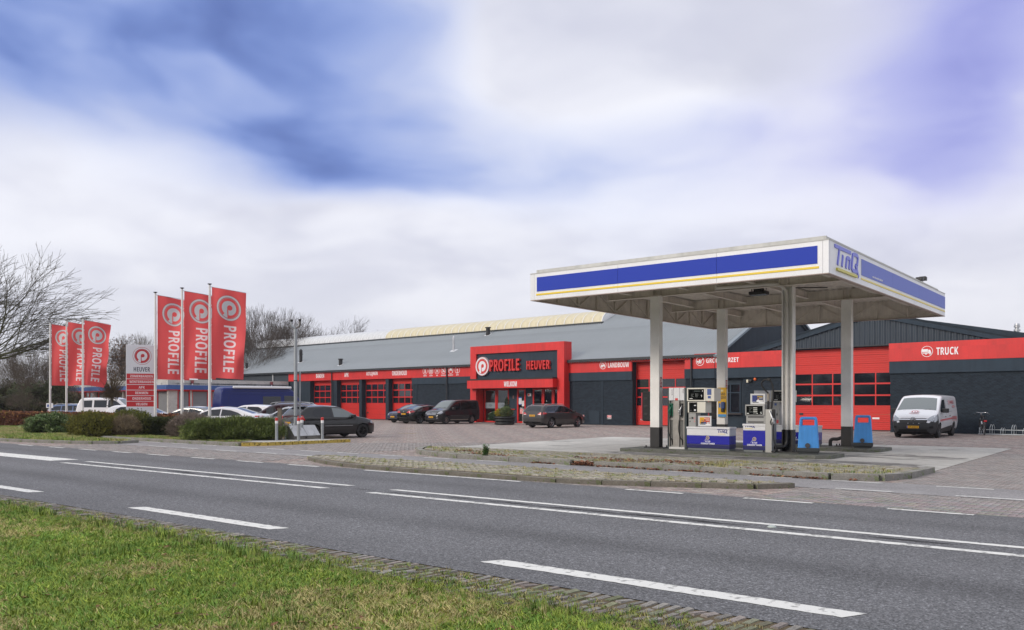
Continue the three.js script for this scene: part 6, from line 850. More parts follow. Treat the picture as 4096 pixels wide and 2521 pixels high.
// white panel van with red lettering
const mVanPrint = (draw, w = 512, hgt = 320) => M(null, .3, 0, { transparent: true, alphaTest: .35, side: THREE.DoubleSide, map: canvasTex(w, hgt, (c) => { c.clearRect(0, 0, w, hgt); draw(c); }) });
const VIV = { L: 5.0, W: 1.94, H: 1.97, belt: 1.18, wr: .33, axles: [-1.45, 1.62], tumble: .10, mid: .75, paint: [.78, .79, .81], rough: .3, ra: .05, rrr: .25, fa: .2, fr: .6, soft: .08, rc: .13, crown: .04,
  floor: [[-2.5, .34], [-2.0, .26], [1.9, .24], [2.3, .2], [2.5, .24]],
  top: [[-2.5, .7], [-2.48, 1.6], [-2.42, 1.88], [-2.3, 1.95], [-.6, 1.97], [.7, 1.94], [.98, 1.82], [1.78, 1.27], [1.9, 1.2], [2.3, 1.02], [2.42, .86], [2.49, .6], [2.5, .5]],
  side: [['side_window', [[.32, 1.16], [1.3, 1.16], [1.42, 1.24], [1.32, 1.38], [.95, 1.68], [.84, 1.74], [.36, 1.76]]], ['lower_trim', [[-1.05, .3], [1.2, .3], [1.2, .42], [-1.0, .54]], mPlastic, .008], ['headlamp', [[1.92, .9], [2.32, .72], [2.42, .76], [2.36, .9], [2.1, 1.05], [1.95, 1.1]], mHead, .01], ['stripe', [[-1.0, .86], [1.6, .78], [1.6, .825], [-1.0, .9]], M([.6, .03, .04], .4, 0, { side: THREE.DoubleSide }), .005], ['stripe', [[-1.0, .83], [1.6, .745], [1.6, .76], [-1.0, .845]], M([.6, .03, .04], .4, 0, { side: THREE.DoubleSide }), .005]],
  topP: [['windscreen', screenPoly(1.79, .98, .84, .72), mGlassLight]],
  lower: (x, y, z) => (x > 1.9 && y < .70 + Math.max(0, (z - .62) * .5) - Math.max(0, 2.2 - x) * -.3) || (y < .36 && x < 1.3), front: [['grille', [[-.56, .68], [.56, .68], [.62, .88], [.5, .905], [-.5, .905], [-.62, .88]], M([.012, .012, .013], .5, 0, { side: THREE.DoubleSide }), .012], ['grille_bar', [[-.6, .83], [.6, .83], [.62, .875], [-.62, .875]], mChrome, .02], ['lower_grille', [[-.6, .28], [.6, .28], [.6, .4], [-.6, .4]], mWell, .014], ...[.70, .735, .77, .80].map((y) => ['grille_slat', [[-.54, y], [.54, y], [.55, y + .012], [-.55, y + .012]], M([.06, .06, .06], .4, 0, { side: THREE.DoubleSide }), .02])],
  frontPair: [['headlamp', [[.58, .8], [.9, .74], [.9, 1.06], [.78, 1.02], [.62, .9]], mHead, .012], ['fog_lamp', [[.68, .46], [.84, .44], [.84, .55], [.7, .54]], mWell, .014]],
  back: [['rear_window', [[-.7, 1.2], [.7, 1.2], [.66, 1.7], [-.66, 1.7]], mGlassCar]], backPair: [['tail_lamp', [[.78, .8], [.92, .8], [.9, 1.4], [.8, 1.4]], mTail]],
  rim: { spokes: 5, w: .07 }, rimMat: M([.12, .12, .125], .5, .4), mirror: [1.2, 1.24, 1.35], mirrorMat: mPlastic, plates: [['f', .5, 'VP-240-X']], handles: [[.42, mPlastic, .96], [-.55, mPlastic, 1.0]], seams: [[[[.24, .3], [.24, 1.1], [.28, 1.85]]], [[[1.5, .7], [1.45, 1.12]]], [[[-1.1, .6], [-1.1, 1.86]]], [[[-1.05, 1.2], [.2, 1.18]]]],
  extra: (t, k) => {
    const e = part(t, 'emblem', [ring(0, 0, .085, .105, .02, 24), bar([-.12, -.02, .01], [.12, .02, .01], .02, .02)].map((q) => clean(q).rotateY(Math.PI / 2)), mChrome); const hh = k.hit('f', 0, .85); e.position.set((hh?.point.x ?? 2.46) + .02, .85, 0);
    part(t, 'wiper', [bar([1.84, 1.25, -.05], [1.76, 1.32, -.62], .02, .014), bar([1.84, 1.25, .55], [1.76, 1.32, .05], .02, .014)], mBlack);
    const sidePr = mVanPrint((c) => { mark(c, 70, 92, 62, '#f4f4f6', '#b51f2b', '#b51f2b'); c.fillStyle = '#b51f2b'; squeeze(c, 'PROFILE', 300, 130, 300, 80); c.fillRect(290, 176, 180, 46); c.fillStyle = '#fff'; squeeze(c, 'HEUVER.NL', 380, 212, 160, 26); });
    const dots = mVanPrint((c) => { for (let k2 = 0; k2 < 6; k2++) { c.fillStyle = '#b51f2b'; c.beginPath(); c.arc(44 + k2 * 85, 50, 34, 0, 7); c.fill(); c.fillStyle = '#fff'; c.fillRect(36 + k2 * 85, 32, 16, 36); c.fillStyle = '#b51f2b'; c.fillRect(20 + k2 * 85, 96, 48, 12); } }, 512, 120);
    for (const s of [1, -1]) { const w = k.widthAt(-1.2, 1.5) + .012, tilt = Math.atan2(k.widthAt(-1.2, 1.2) - k.widthAt(-1.2, 1.75), .55); const a = part(t, 'side_lettering', new THREE.PlaneGeometry(1.5, .62), sidePr); a.position.set(-1.15, 1.5, s * w); a.rotation.order = 'YXZ'; a.rotation.set(-tilt, s > 0 ? 0 : Math.PI, 0); const b = part(t, 'side_icons', new THREE.PlaneGeometry(1.2, .28), dots); b.position.set(-1.55, .86, s * (k.widthAt(-1.5, .86) + .012)); b.rotation.y = s > 0 ? 0 : Math.PI; }
    const hood = mVanPrint((c) => { mark(c, 128, 90, 84, '#f4f4f6', '#a32430', '#a32430'); c.fillStyle = '#a32430'; squeeze(c, 'HEUVER', 128, 236, 200, 36); }, 256, 256); const y0 = k.hit('t', 2.26, 0), y1 = k.hit('t', 1.92, 0); if (y0 && y1) { const d = V(y1.point.x - y0.point.x, y1.point.y - y0.point.y, 0), pl = part(t, 'bonnet_lettering', new THREE.PlaneGeometry(.55, d.length() * 1.05), hood); pl.quaternion.setFromRotationMatrix(new THREE.Matrix4().makeBasis(V(0, 0, -1), d.clone().normalize(), V(0, 0, -1).cross(d.clone().normalize()))); pl.position.set((y0.point.x + y1.point.x) / 2 + .012, (y0.point.y + y1.point.y) / 2 + .03, 0); }
  } };
makeCar('panel_van', 'white panel van with red lettering parked before the dark brick wall', 'van', VIV, -9.42, -44.15, -90 * DEG);
// big blue camper van with an awning
const SPR = { L: 6.95, W: 2.0, H: 2.72, belt: 1.5, wr: .34, axles: [-2.0, 2.2], tumble: .10, mid: .8, paint: [.007, .016, .13], cc: .45, rough: .3, ra: .05, rrr: .3, fa: .2, fr: .7, soft: .1, rc: .2, crown: .04,
  top: [[-3.47, .7], [-3.45, 2.3], [-3.36, 2.6], [-3.2, 2.7], [0, 2.74], [1.5, 2.72], [1.9, 2.55], [2.75, 1.5], [2.9, 1.4], [3.3, 1.12], [3.44, .8], [3.47, .5]],
  side: [['side_window', [[1.2, 1.38], [2.4, 1.36], [2.5, 1.5], [2.05, 2.02], [1.75, 2.1], [1.22, 2.1]]], ['side_window', [[-.4, 1.4], [.95, 1.4], [.95, 2.05], [-.4, 2.05]]], ['tail_lamp', [[-3.42, 1.05], [-3.2, 1.05], [-3.2, 1.32], [-3.42, 1.32]], mTail, .01], ['headlamp', [[2.95, .95], [3.38, .8], [3.36, 1.0], [3.05, 1.2]], mHead, .01]],
  topP: [['windscreen', screenPoly(2.74, 1.92, .84, .72), mGlassLight]], backPair: [['tail_lamp', [[.86, 1.05], [.97, 1.05], [.97, 1.32], [.88, 1.32]], mTail]], rim: { spokes: 6, w: .06 }, mirror: [2.35, 1.5, 2.0], mirrorMat: mPlastic, seams: [[[[-.5, .5], [-.5, 2.5]]], [[[1.1, .5], [1.1, 2.5]]], [[[-3.2, 1.1], [1.1, 1.1]]], [[[-3.1, 2.2], [1.1, 2.2]]], [[[-3.1, 2.4], [1.4, 2.4]]], [[[-2.9, 2.08], [-2.95, 1.3], [-2.9, 1.15]]]],
  extra: (t, k) => { part(t, 'awning', [rbx(-2.6, 1.75, 2.62, 2.78, .86, 1.06, .06, 3)], M([.78, .78, .78], .45)); part(t, 'awning_bracket', [-2, -.3, 1.3].map((q) => bx(q - .04, q + .04, 2.58, 2.68, .8, .95)), mBlack); for (const q of [1]) { const s = k.hit('b', -.25, 1.1); part(t, 'emblem', disc(0, 0, .07, 0, .012, 16).rotateY(-Math.PI / 2).translate((s?.point.x ?? -3.47) - .004, 1.12, -.35), mChrome); } part(t, 'aerial', bar([-3.2, 2.7, -.5], [-3.05, 2.82, -.5], .03, .02), mBlack); } };
makeCar('camper_van', 'large dark blue camper van with a white roller awning on its roof edge', 'van', SPR, -53.1, -37.8, 75 * DEG);
// cars in the car park behind the hedge
const WAG = { ...PEU, paint: [.10, .145, .27], metal: .15, plates: [], extra: (t) => hatchRails(t, 1.475, .56, -1.75, .3, mSteel) };
makeCar('estate_car', 'blue-grey estate car behind the hedge at the small flags', 'car', WAG, -65.3, -30.2, 34 * DEG);
const PICK = { L: 5.0, W: 1.9, H: 1.95, belt: 1.2, wr: .34, axles: [-1.5, 1.5], tumble: .13, mid: .8, paint: [.78, .78, .79], rough: .35, ra: .05, rrr: .3, soft: .08, rc: .14, top: [[-2.5, .7], [-2.47, 1.2], [-2.2, 1.86], [-2.05, 1.93], [.3, 1.95], [.65, 1.84], [1.35, 1.3], [1.5, 1.24], [2.2, 1.1], [2.45, .9], [2.5, .5]], side: [['side_window', [[-2.0, 1.24], [-1.25, 1.24], [-1.25, 1.76], [-1.95, 1.74]]], ['side_window', [[-1.1, 1.24], [-.15, 1.24], [-.15, 1.77], [-1.1, 1.77]]], ['side_window', [[-.05, 1.24], [1.2, 1.22], [.6, 1.68], [.4, 1.76], [-.05, 1.77]]]], topP: [['windscreen', screenPoly(1.34, .66, .76, .66), mGlassLight]], back: [['rear_window', [[-.78, 1.26], [.78, 1.26], [.7, 1.75], [-.7, 1.75]], mGlassCar]], rim: { spokes: 6 }, mirror: [.95, 1.26, 1.5], mirrorMat: mPlastic };
makeCar('minibus', 'white minibus with dark windows behind the white hatchback', 'van', PICK, -62.2, -31.2, 36 * DEG);
const WH = { ...GOLF, paint: [.78, .78, .80], rough: .3, plates: [], rimMat: mRimAlu, side: GOLF.side.filter((w) => w[0] !== 'side_moulding'), extra: (t, k) => part(t, 'spoiler', rbx(-1.9, -1.55, 1.42, 1.455, -.56, .56, .012), mBlack) };
makeCar('hatchback', 'white hatchback with black spoiler left of the totem sign', 'car', WH, -46.2, -24.9, 40 * DEG);
const SED = { ...BMW, paint: [.11, .115, .12], metal: .5, rough: .3, plates: [], H: 1.41, backPair: [['tail_lamp', [[.5, .82], [.84, .82], [.84, .97], [.55, .98]], mTail]], extra: null };
makeCar('saloon_car', 'dark grey saloon car just right of the totem sign', 'car', SED, -42.3, -25.6, 200 * DEG);
const WB = { ...BMW, paint: [.80, .81, .83], rough: .28, plates: [], H: 1.39, extra: null };
makeCar('saloon_car', 'white saloon car behind the middle and right large flagpoles', 'car', WB, -37.0, -23.9, 215 * DEG);
makeCar('hatchback', 'white hatchback with red tail lamp behind the white saloon', 'car', { ...WH, extra: null, rimMat: mRimAlu }, -42.2, -29.0, 205 * DEG);
const MPV = { ...PEU, paint: [.065, .05, .062], metal: .3, H: 1.56, top: PEU.top.map(([a, b]) => [a, b > 1.2 ? b + .09 : b]), side: PEU.side.map((w) => [w[0], w[1].map(([a, b]) => [a, b > 1.1 ? b + .07 : b]), w[2], w[3]]), plates: [], extra: (t) => { hatchRails(t, 1.60, .58, -1.75, .35, mSteel); } };
makeCar('estate_car', 'dark purple-brown people carrier with silver roof rails', 'car', MPV, -38.2, -28.2, 222 * DEG);
const SILV = { ...PEU, paint: [.52, .54, .57], metal: .3, rough: .35, fa: .16, H: 1.44, top: [[-2.2, .6], [-2.18, .95], [-2.1, 1.0], [-1.9, 1.32], [-1.8, 1.40], [-.5, 1.44], [.1, 1.42], [.35, 1.36], [1.0, .98], [1.15, .95], [1.95, .88], [2.15, .75], [2.29, .5]], side: [['side_window', [[-1.85, .99], [-1.15, .97], [-1.15, 1.31], [-1.7, 1.3]]], ['side_window', [[-1.05, .97], [-.2, .96], [-.2, 1.33], [-1.05, 1.32]]], ['side_window', [[-.1, .96], [.9, .95], [.4, 1.25], [.2, 1.33], [-.1, 1.34]]]], backPair: PEU.backPair.slice(0, 1), plates: [], extra: null, mirrorMat: null };
makeCar('estate_car', 'silver grey estate car behind the juniper and the wooden post', 'car', SILV, -33.6, -25.6, 219 * DEG);
// ---------------------------------------------------------------- trees and shrubs
function limbGeo(list, big) { // list of [a, b, r0, r1]
  const v = [], ix = [];
  for (const [a, b, r0, r1] of list) {
    const d = b.clone().sub(a).normalize(), u = Math.abs(d.y) > .9 ? V(1, 0, 0) : V(0, 1, 0), e = u.clone().cross(d).normalize(), f = d.clone().cross(e), n = r0 > .06 ? 7 : r0 > .02 ? 5 : 3, o = v.length / 3;
    for (const [p, r] of [[a, r0], [b, r1]]) for (let k = 0; k < n; k++) { const t = k / n * 6.2832, c = Math.cos(t) * r, s = Math.sin(t) * r; v.push(p.x + e.x * c + f.x * s, p.y + e.y * c + f.y * s, p.z + e.z * c + f.z * s); }
    for (let k = 0; k < n; k++) { const q = (k + 1) % n; ix.push(o + k, o + q, o + n + k, o + q, o + n + q, o + n + k); }
  }
  const g = new THREE.BufferGeometry(); g.setAttribute('position', new THREE.Float32BufferAttribute(v, 3)); g.setIndex(ix); g.computeVertexNormals(); return clean(g);
}
function growTree(p) { // returns {trunk, crown, tips}
  seed = p.seed; const main = [], twig = [], tips = [];
  const grow = (a, dir, len, r, lev) => {
    const seg = lev === 0 ? p.trunkSeg ?? 5 : lev < 2 ? 4 : lev < 4 ? 3 : 2; let pt = a.clone(), d = dir.clone(); let rad = r; const nodes = [];
    for (let k = 0; k < seg; k++) {
      const w = p.wobble * (lev ? 1 : .35); d.add(V(rr(-w, w), rr(-w, w) + (lev ? p.up : .05), rr(-w, w))).normalize(); const q = pt.clone().addScaledVector(d, len / seg), r2 = Math.max(p.rmin, rad * (lev === 0 ? .87 : .78));
      (rad > p.split ? main : twig).push([pt, q, rad, r2]); pt = q; rad = r2; nodes.push([q.clone(), d.clone(), rad]);
    }
    if (lev >= p.levels) { tips.push(pt); return; }
    const n = p.kids[Math.min(lev, p.kids.length - 1)];
    for (let k = 0; k < n; k++) {
      const i = lev === 0 ? Math.min(seg - 1, Math.floor(lerp(p.first ?? 1.5, seg, (k + rnd() * .6) / n))) : Math.min(seg - 1, Math.floor(rr(.3, 1) * seg)), [q, dd, rq] = nodes[i];
      const az = k / n * 6.2832 * 2.4 + rr(0, 1.2), tilt = rr(p.tilt[0], p.tilt[1]) * (lev === 0 ? 1 : .85), e = V(Math.cos(az), 0, Math.sin(az)), c = dd.clone().multiplyScalar(Math.cos(tilt)).add(e.sub(dd.clone().multiplyScalar(e.dot(dd))).normalize().multiplyScalar(Math.sin(tilt))).normalize();
      grow(q, c, len * (lev === 0 ? p.l1 ?? .62 : rr(.55, .82)), Math.max(p.rmin, rq * rr(.5, .72)), lev + 1);
    }
    grow(pt, d, len * .68, rad, lev + 1);
  };
  grow(V(0, -.1, 0), V(rr(-.05, .05), 1, rr(-.05, .05)), p.trunk, p.r, 0);
  return { trunk: limbGeo(main), crown: limbGeo(twig), tips };
}
const mBark = M([.105, .095, .07], .9), mBarkMoss = M([.105, .105, .045], .95), mTwig = M([.07, .055, .045], .9), mTwigGrey = M([.17, .15, .13], .9);
const place = (px, D) => { const r = (px - 2048) / FOC; return [D * (-.6177 + r * .7864), 0, D * (-.7864 - r * .6177)]; };
function tree(kind, geo, label, pos, turn, sc, group, mt = mBark, mc = mTwig, scy = sc) { const t = thing(kind, label, 'tree', pos, turn, group); t.scale.set(sc, scy, sc); part(t, 'trunk', geo.trunk, mt); part(t, 'crown', geo.crown, mc); if (geo.leaf) { const im = new THREE.InstancedMesh(geo.leaf.geometry, geo.leaf.material, geo.leaf.count); im.copy(geo.leaf, false); im.name = 'leaves'; im.castShadow = im.receiveShadow = true; stuff(im); t.add(im); } return t; }
const big = growTree({ seed: 5, levels: 5, trunk: 4.6, r: .55, kids: [8, 5, 4, 3, 3], tilt: [.42, 1.02], wobble: .24, up: .05, rmin: .011, split: .035, l1: .98, first: .9 });
tree('bare_tree', big, 'wide bare tree with mossy limbs at the left edge', place(-180, 66), 1.4, 1.0, undefined, mBarkMoss, M([.085, .075, .05], .9));
const tA = growTree({ seed: 21, levels: 5, trunk: 6.2, r: .2, kids: [9, 4, 3, 3, 2], tilt: [.35, .75], wobble: .14, up: .1, rmin: .009, split: .03, l1: .62, first: 1 });
const tB = growTree({ seed: 33, levels: 5, trunk: 5.4, r: .18, kids: [8, 4, 4, 3, 2], tilt: [.4, .95], wobble: .17, up: .07, rmin: .009, split: .03, l1: .68, first: 1 });
const tC = growTree({ seed: 47, levels: 5, trunk: 4.6, r: .15, kids: [9, 5, 3, 3, 2], tilt: [.25, .6], wobble: .13, up: .13, rmin: .009, split: .03, l1: .7, first: .5 });
const hOf = (g) => { g.crown.computeBoundingBox(); return g.crown.boundingBox.max.y; }, hA = hOf(tA), hB = hOf(tB), hC = hOf(tC);
const kinds = [[tA, hA], [tB, hB], [tC, hC]];
const topAt = (px, D, yTop) => (1608 - yTop) / FOC * D + 1.65;
function row(list, label, group, D, mc, mt) { const nth = ['first', 'second', 'third', 'fourth', 'fifth', 'sixth', 'seventh', 'eighth', 'ninth', 'tenth', 'eleventh', 'twelfth', 'thirteenth', 'fourteenth'], order = list.map((q) => q[0]).sort((a, b) => a - b);
  list.forEach(([px, yTop, k, dd = 0, lab], i) => { const [g, h] = kinds[k], s = topAt(px, D + dd, yTop) / h; tree('bare_tree', g, lab ?? label + ', ' + nth[order.indexOf(px)] + ' from the left', place(px, D + dd), i * 1.7 + px * .01, s, lab ? undefined : group, mt, mc); }); }
row([[985, 1225, 0], [1042, 1208, 2, 6], [1098, 1240, 1, -3], [1160, 1262, 0, 4], [1205, 1255, 1], [1262, 1330, 1, 6], [1010, 1290, 1, -8], [1130, 1310, 2, 10], [1305, 1372, 2, 8]], 'bare twiggy tree behind the hall roof', 'bare trees behind the left end of the hall', 104, mTwig);
row([[1368, 1262, 1, 0, 'dense bare tree standing alone above the white skylight'], [1442, 1318, 2, 0, 'low loose bare tree right of the lone tree above the skylight']], '', '', 112, M([.075, .065, .055], .9));
row([[545, 1320, 2, 0, 'pale slender bare tree above the totem sign'], [600, 1392, 1, -8, 'low bare tree behind the left large flag']], '', '', 100, mTwigGrey);
// leaf clusters
function clusterGeo(n, len, wid, sd, up = .4) { seed = sd; const v = []; for (let i = 0; i < n; i++) { const a = rr(0, 6.283), t = rr(-.3, 1.1) + up, d = V(Math.cos(a) * Math.cos(t), Math.sin(t), Math.sin(a) * Math.cos(t)), s = V(-Math.sin(a), rr(-.3, .3), Math.cos(a)).normalize(), o = d.clone().multiplyScalar(len * rr(.05, .4)), L = len * rr(.6, 1), w = wid * rr(.7, 1.1), m = o.clone().addScaledVector(d, L * .5).add(V(0, len * .06, 0)), e = o.clone().addScaledVector(d, L); const p = m.clone().addScaledVector(s, w), q = m.clone().addScaledVector(s, -w); for (const k of [o, p, e, o, e, q]) v.push(k.x, k.y, k.z); } const g = new THREE.BufferGeometry(); g.setAttribute('position', new THREE.Float32BufferAttribute(v, 3)); g.computeVertexNormals(); return clean(g); }
const mLeafy = M(0xffffff, .75, 0, { side: THREE.DoubleSide }), clBroad = clusterGeo(7, .13, .028, 3, .1), clFine = clusterGeo(12, .085, .009, 4, .5), clNeedle = clusterGeo(14, .12, .006, 6, .3), clBeech = clusterGeo(8, .09, .028, 8, 0), clTwig = clusterGeo(9, .22, .004, 9, .35);
const vary = (c, c2, k) => { const t = rnd(), l = rr(.65, 1.3); return c.map((q, i) => lerp(q, c2[i], t * t) * l); };
function shrub(name, label, pos, rx, h, rz, o) { // a mound: dark stems and core inside, leaf clusters through an uneven outer shell
  const t = thing(name, label, o.cat ?? 'shrub', pos, o.turn ?? 0, o.group); seed = o.seed;
  const lump = (x, y, z) => 1 + (fbm3(x * 1.6 + o.seed, y * 1.8, z * 1.6, 3) - .5) * (o.lump ?? .55), rad = (dx, dy, dz) => lump(dx * rx, dy * h, dz * rz);
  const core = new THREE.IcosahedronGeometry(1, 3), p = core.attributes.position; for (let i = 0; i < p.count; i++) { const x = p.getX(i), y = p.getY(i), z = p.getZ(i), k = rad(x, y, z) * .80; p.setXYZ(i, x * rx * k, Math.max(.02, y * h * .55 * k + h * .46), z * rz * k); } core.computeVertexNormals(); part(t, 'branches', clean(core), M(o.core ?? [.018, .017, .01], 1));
  const list = []; for (let i = 0; i < o.n; i++) { const a = rr(0, 6.283), sy = rr(-.85, 1), c = Math.sqrt(1 - sy * sy), dx = Math.cos(a) * c, dz = Math.sin(a) * c, k = rad(dx, sy, dz) * (rnd() < .12 ? rr(1.02, 1.2) : rr(.78, 1.06)), x = dx * rx * k, y = Math.max(.03, sy * h * .55 * k + h * .46), z = dz * rz * k; if (o.box) { } list.push([x, y, z, -sy * .4 + .9 * (1 - Math.abs(sy)) * Math.sin(a) * 1, rr(0, 6.28), .9 * (1 - Math.abs(sy)) * -Math.cos(a), rr(.7, 1.3) * (o.s ?? 1), vary(o.c, o.c2)]); }
  scatter(t, 'leaves', o.g, mLeafy, list); return t;
}
const gp = (px, py, h = 0) => { const r = (px - 2048) / FOC, D = (EYE - h) / ((py - HORIZON) / FOC); return place(px, D); };
shrub('rhododendron', 'loose grey-green broadleaf shrub at the left end of the bed behind the concrete stump', [gp(222, 1741)[0], 0, gp(222, 1741)[2]], 1.22, .96, 1.0, { seed: 61, n: 1900, g: clBroad, c: [.09, .15, .045], c2: [.25, .31, .13], lump: .95, s: 1.1, turn: .6 });
shrub('conifer_shrub', 'large rounded olive-green conifer shrub between the rhododendron and the dry bush', [gp(375, 1752)[0], 0, gp(375, 1752)[2]], 1.05, 1.08, 1.0, { seed: 62, n: 4200, g: clFine, c: [.115, .115, .014], c2: [.24, .22, .026], lump: .62, core: [.02, .018, .006], turn: .6 });
shrub('conifer_shrub', 'olive-green conifer shrub rising behind the dry bush below the totem sign', [gp(500, 1748)[0] - .5, 0, gp(500, 1748)[2] - .6], 1.0, 1.18, .95, { seed: 63, n: 3600, g: clFine, c: [.10, .115, .016], c2: [.20, .22, .03], lump: .5, core: [.02, .018, .006] });
shrub('dry_bush', 'bare beige twiggy bush before the olive conifer shrubs', [gp(505, 1752)[0], 0, gp(505, 1752)[2]], .55, .85, .5, { seed: 64, n: 900, g: clTwig, c: [.20, .15, .09], c2: [.34, .27, .17], lump: .9, core: [.06, .05, .03] });
shrub('conifer_shrub', 'small olive shrub between the dry bush and the dark clipped hedge', [gp(560, 1748)[0], 0, gp(560, 1748)[2]], .6, .88, .62, { seed: 65, n: 1600, g: clFine, c: [.08, .09, .015], c2: [.15, .16, .025], lump: .4, core: [.02, .018, .006] });
shrub('spirea_bush', 'round grey-brown leafless bush left of the big juniper', [gp(762, 1757)[0], 0, gp(762, 1757)[2]], .84, .98, .85, { seed: 66, n: 3200, g: clTwig, c: [.19, .15, .125], c2: [.36, .30, .25], lump: .35, core: [.06, .048, .04], s: .9 });
shrub('spirea_bush', 'grey-brown leafless bush showing behind the big juniper', [gp(880, 1740)[0], 0, gp(880, 1740)[2]], .85, .9, .8, { seed: 67, n: 2000, g: clTwig, c: [.13, .10, .085], c2: [.25, .20, .17], lump: .35, core: [.05, .038, .032], s: .8 });
shrub('juniper_shrub', 'broad dark green juniper shrub beside the wooden post', [gp(930, 1769)[0], 0, gp(930, 1769)[2]], 1.72, .90, .9, { seed: 68, n: 5200, g: clNeedle, c: [.085, .125, .026], c2: [.20, .24, .055], lump: .95, core: [.016, .02, .008], s: 1.35, turn: .68 });
shrub('juniper_shrub', 'low dark green juniper between the two grey-brown bushes', [gp(820, 1742)[0], 0, gp(820, 1742)[2] - .6], .8, .84, .7, { seed: 69, n: 1300, g: clNeedle, c: [.05, .075, .018], c2: [.10, .13, .03], lump: .6, core: [.016, .02, .008] });
function hedge(name, label, x0, x1, z, h, d, turn, o) { // clipped hedge along local x
  const t = thing(name, label, 'hedge', [x0, 0, z], turn), L = x1; seed = o.seed;
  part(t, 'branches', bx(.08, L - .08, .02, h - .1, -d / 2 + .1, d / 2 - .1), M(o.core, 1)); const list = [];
  for (let i = 0; i < o.n; i++) { const f = rnd(); let x = rr(0, L), y, zz; if (f < .33) { y = h + rr(-.09, .05); zz = rr(-d / 2, d / 2); } else { y = h * Math.pow(rnd(), .8); zz = d / 2 + rr(-.12, .06); } if (f > .96) { x = L + rr(-.08, .04); zz = rr(-d / 2, d / 2); } const w = fbm2(x * .8 + o.seed, y * 1.5, 3); zz += (w - .5) * .16; list.push([x, y + (f < .33 ? (w - .5) * .18 : 0), zz, f < .33 ? 0 : 1.2, rr(0, 6.28), rr(-.4, .4), rr(.7, 1.3), o.tone(x, y / h)]); }
  scatter(t, 'leaves', o.g, mLeafy, list); return t;
}
hedge('beech_hedge', 'long copper-brown clipped beech hedge before the car park', gp(-60, 1706)[0], 25, gp(-60, 1706)[2], .94, .8, 1.5 * DEG, { seed: 71, n: 15000, g: clBeech, core: [.03, .016, .01], tone: (x, v) => { const k = rr(.6, 1.35), b = rnd(), top = v > .9 ? .35 : .05; return (b < top ? [.36, .17, .06] : b < .07 + top && fbm2(x * .9, v * 2, 2) > .52 ? [.34, .26, .05] : b < .8 ? [.17, .062, .035] : [.11, .045, .03]).map((c) => c * k); } });
hedge('box_hedge', 'dark green clipped square hedge at the foot of the left large flagpole', gp(590, 1747)[0], 1.75, gp(590, 1747)[2], .82, .9, 34 * DEG, { seed: 72, n: 3200, g: clFine, core: [.012, .014, .006], tone: (x, v) => vary([.035, .05, .014], v > .8 ? [.10, .12, .025] : [.06, .075, .02]) });
// pollarded tree before the annex and brown-leaved trees behind it
{
  const t = thing('pollard_tree', 'small pollarded tree with a ball of twigs and upright shoots before the white annex', 'tree', place(446, 56), 0); seed = 81; const tw = [], mn = [[V(0, 0, 0), V(.02, 2.05, 0), .11, .09]];
  for (let k = 0; k < 330; k++) { const a = rr(0, 6.28), b = rr(-.5, 1.35), d = V(Math.cos(a) * Math.cos(b), Math.sin(b), Math.sin(a) * Math.cos(b)), s = V(rr(-.1, .1), 2.15 + rr(-.25, .25), rr(-.1, .1)), L = b > .4 ? rr(.7, 1.75) : rr(.35, .8), q = s.clone().addScaledVector(d, L * .6).add(V(0, .06, 0)); tw.push([s, q, .014, .010], [q, q.clone().addScaledVector(d, L * .4).add(V(rr(-.1, .1), .1, rr(-.1, .1))), .010, .006]); }
  part(t, 'trunk', limbGeo(mn), mBark); part(t, 'shoots', limbGeo(tw), M([.10, .075, .04], .9)); const l = []; for (let k = 0; k < 700; k++) { const a = rr(0, 6.28), b = rr(-1, 1), r = rr(.2, .62), c = Math.sqrt(1 - b * b); l.push([Math.cos(a) * c * r, 2.12 + b * r * .8, Math.sin(a) * c * r, rr(-1, 1), rr(0, 6), rr(-1, 1), rr(.6, 1.1), vary([.09, .06, .025], [.13, .10, .03])]); } scatter(t, 'leaves', clFine, mLeafy, l);
}
const brownLeaves = (g, n, sd, c, c2) => { seed = sd; const l = []; for (let k = 0; k < n; k++) { const p = g.tips[Math.floor(rnd() * g.tips.length)]; l.push([p.x + rr(-.4, .4), p.y + rr(-.5, .3), p.z + rr(-.4, .4), rr(-1, 1), rr(0, 6), rr(-1, 1), rr(1.4, 2.6), vary(c, c2)]); } const s = new THREE.Group(), im = scatter(s, 'leaves', clBeech, mLeafy, l); return { ...g, leaf: im }; };
const tBrown = brownLeaves(tB, 2600, 91, [.10, .055, .03], [.2, .11, .05]);
{ const s = topAt(470, 92, 1345) / hB; tree('brown_leaved_tree', tBrown, 'tree with withered brown leaves left of the totem sign', place(478, 92), .4, s, undefined, mBark, mTwig); const s2 = topAt(560, 98, 1400) / hB; tree('brown_leaved_tree', tBrown, 'lower tree with withered brown leaves behind the totem sign', place(548, 99), 2.4, s2, undefined, mBark, mTwig); }
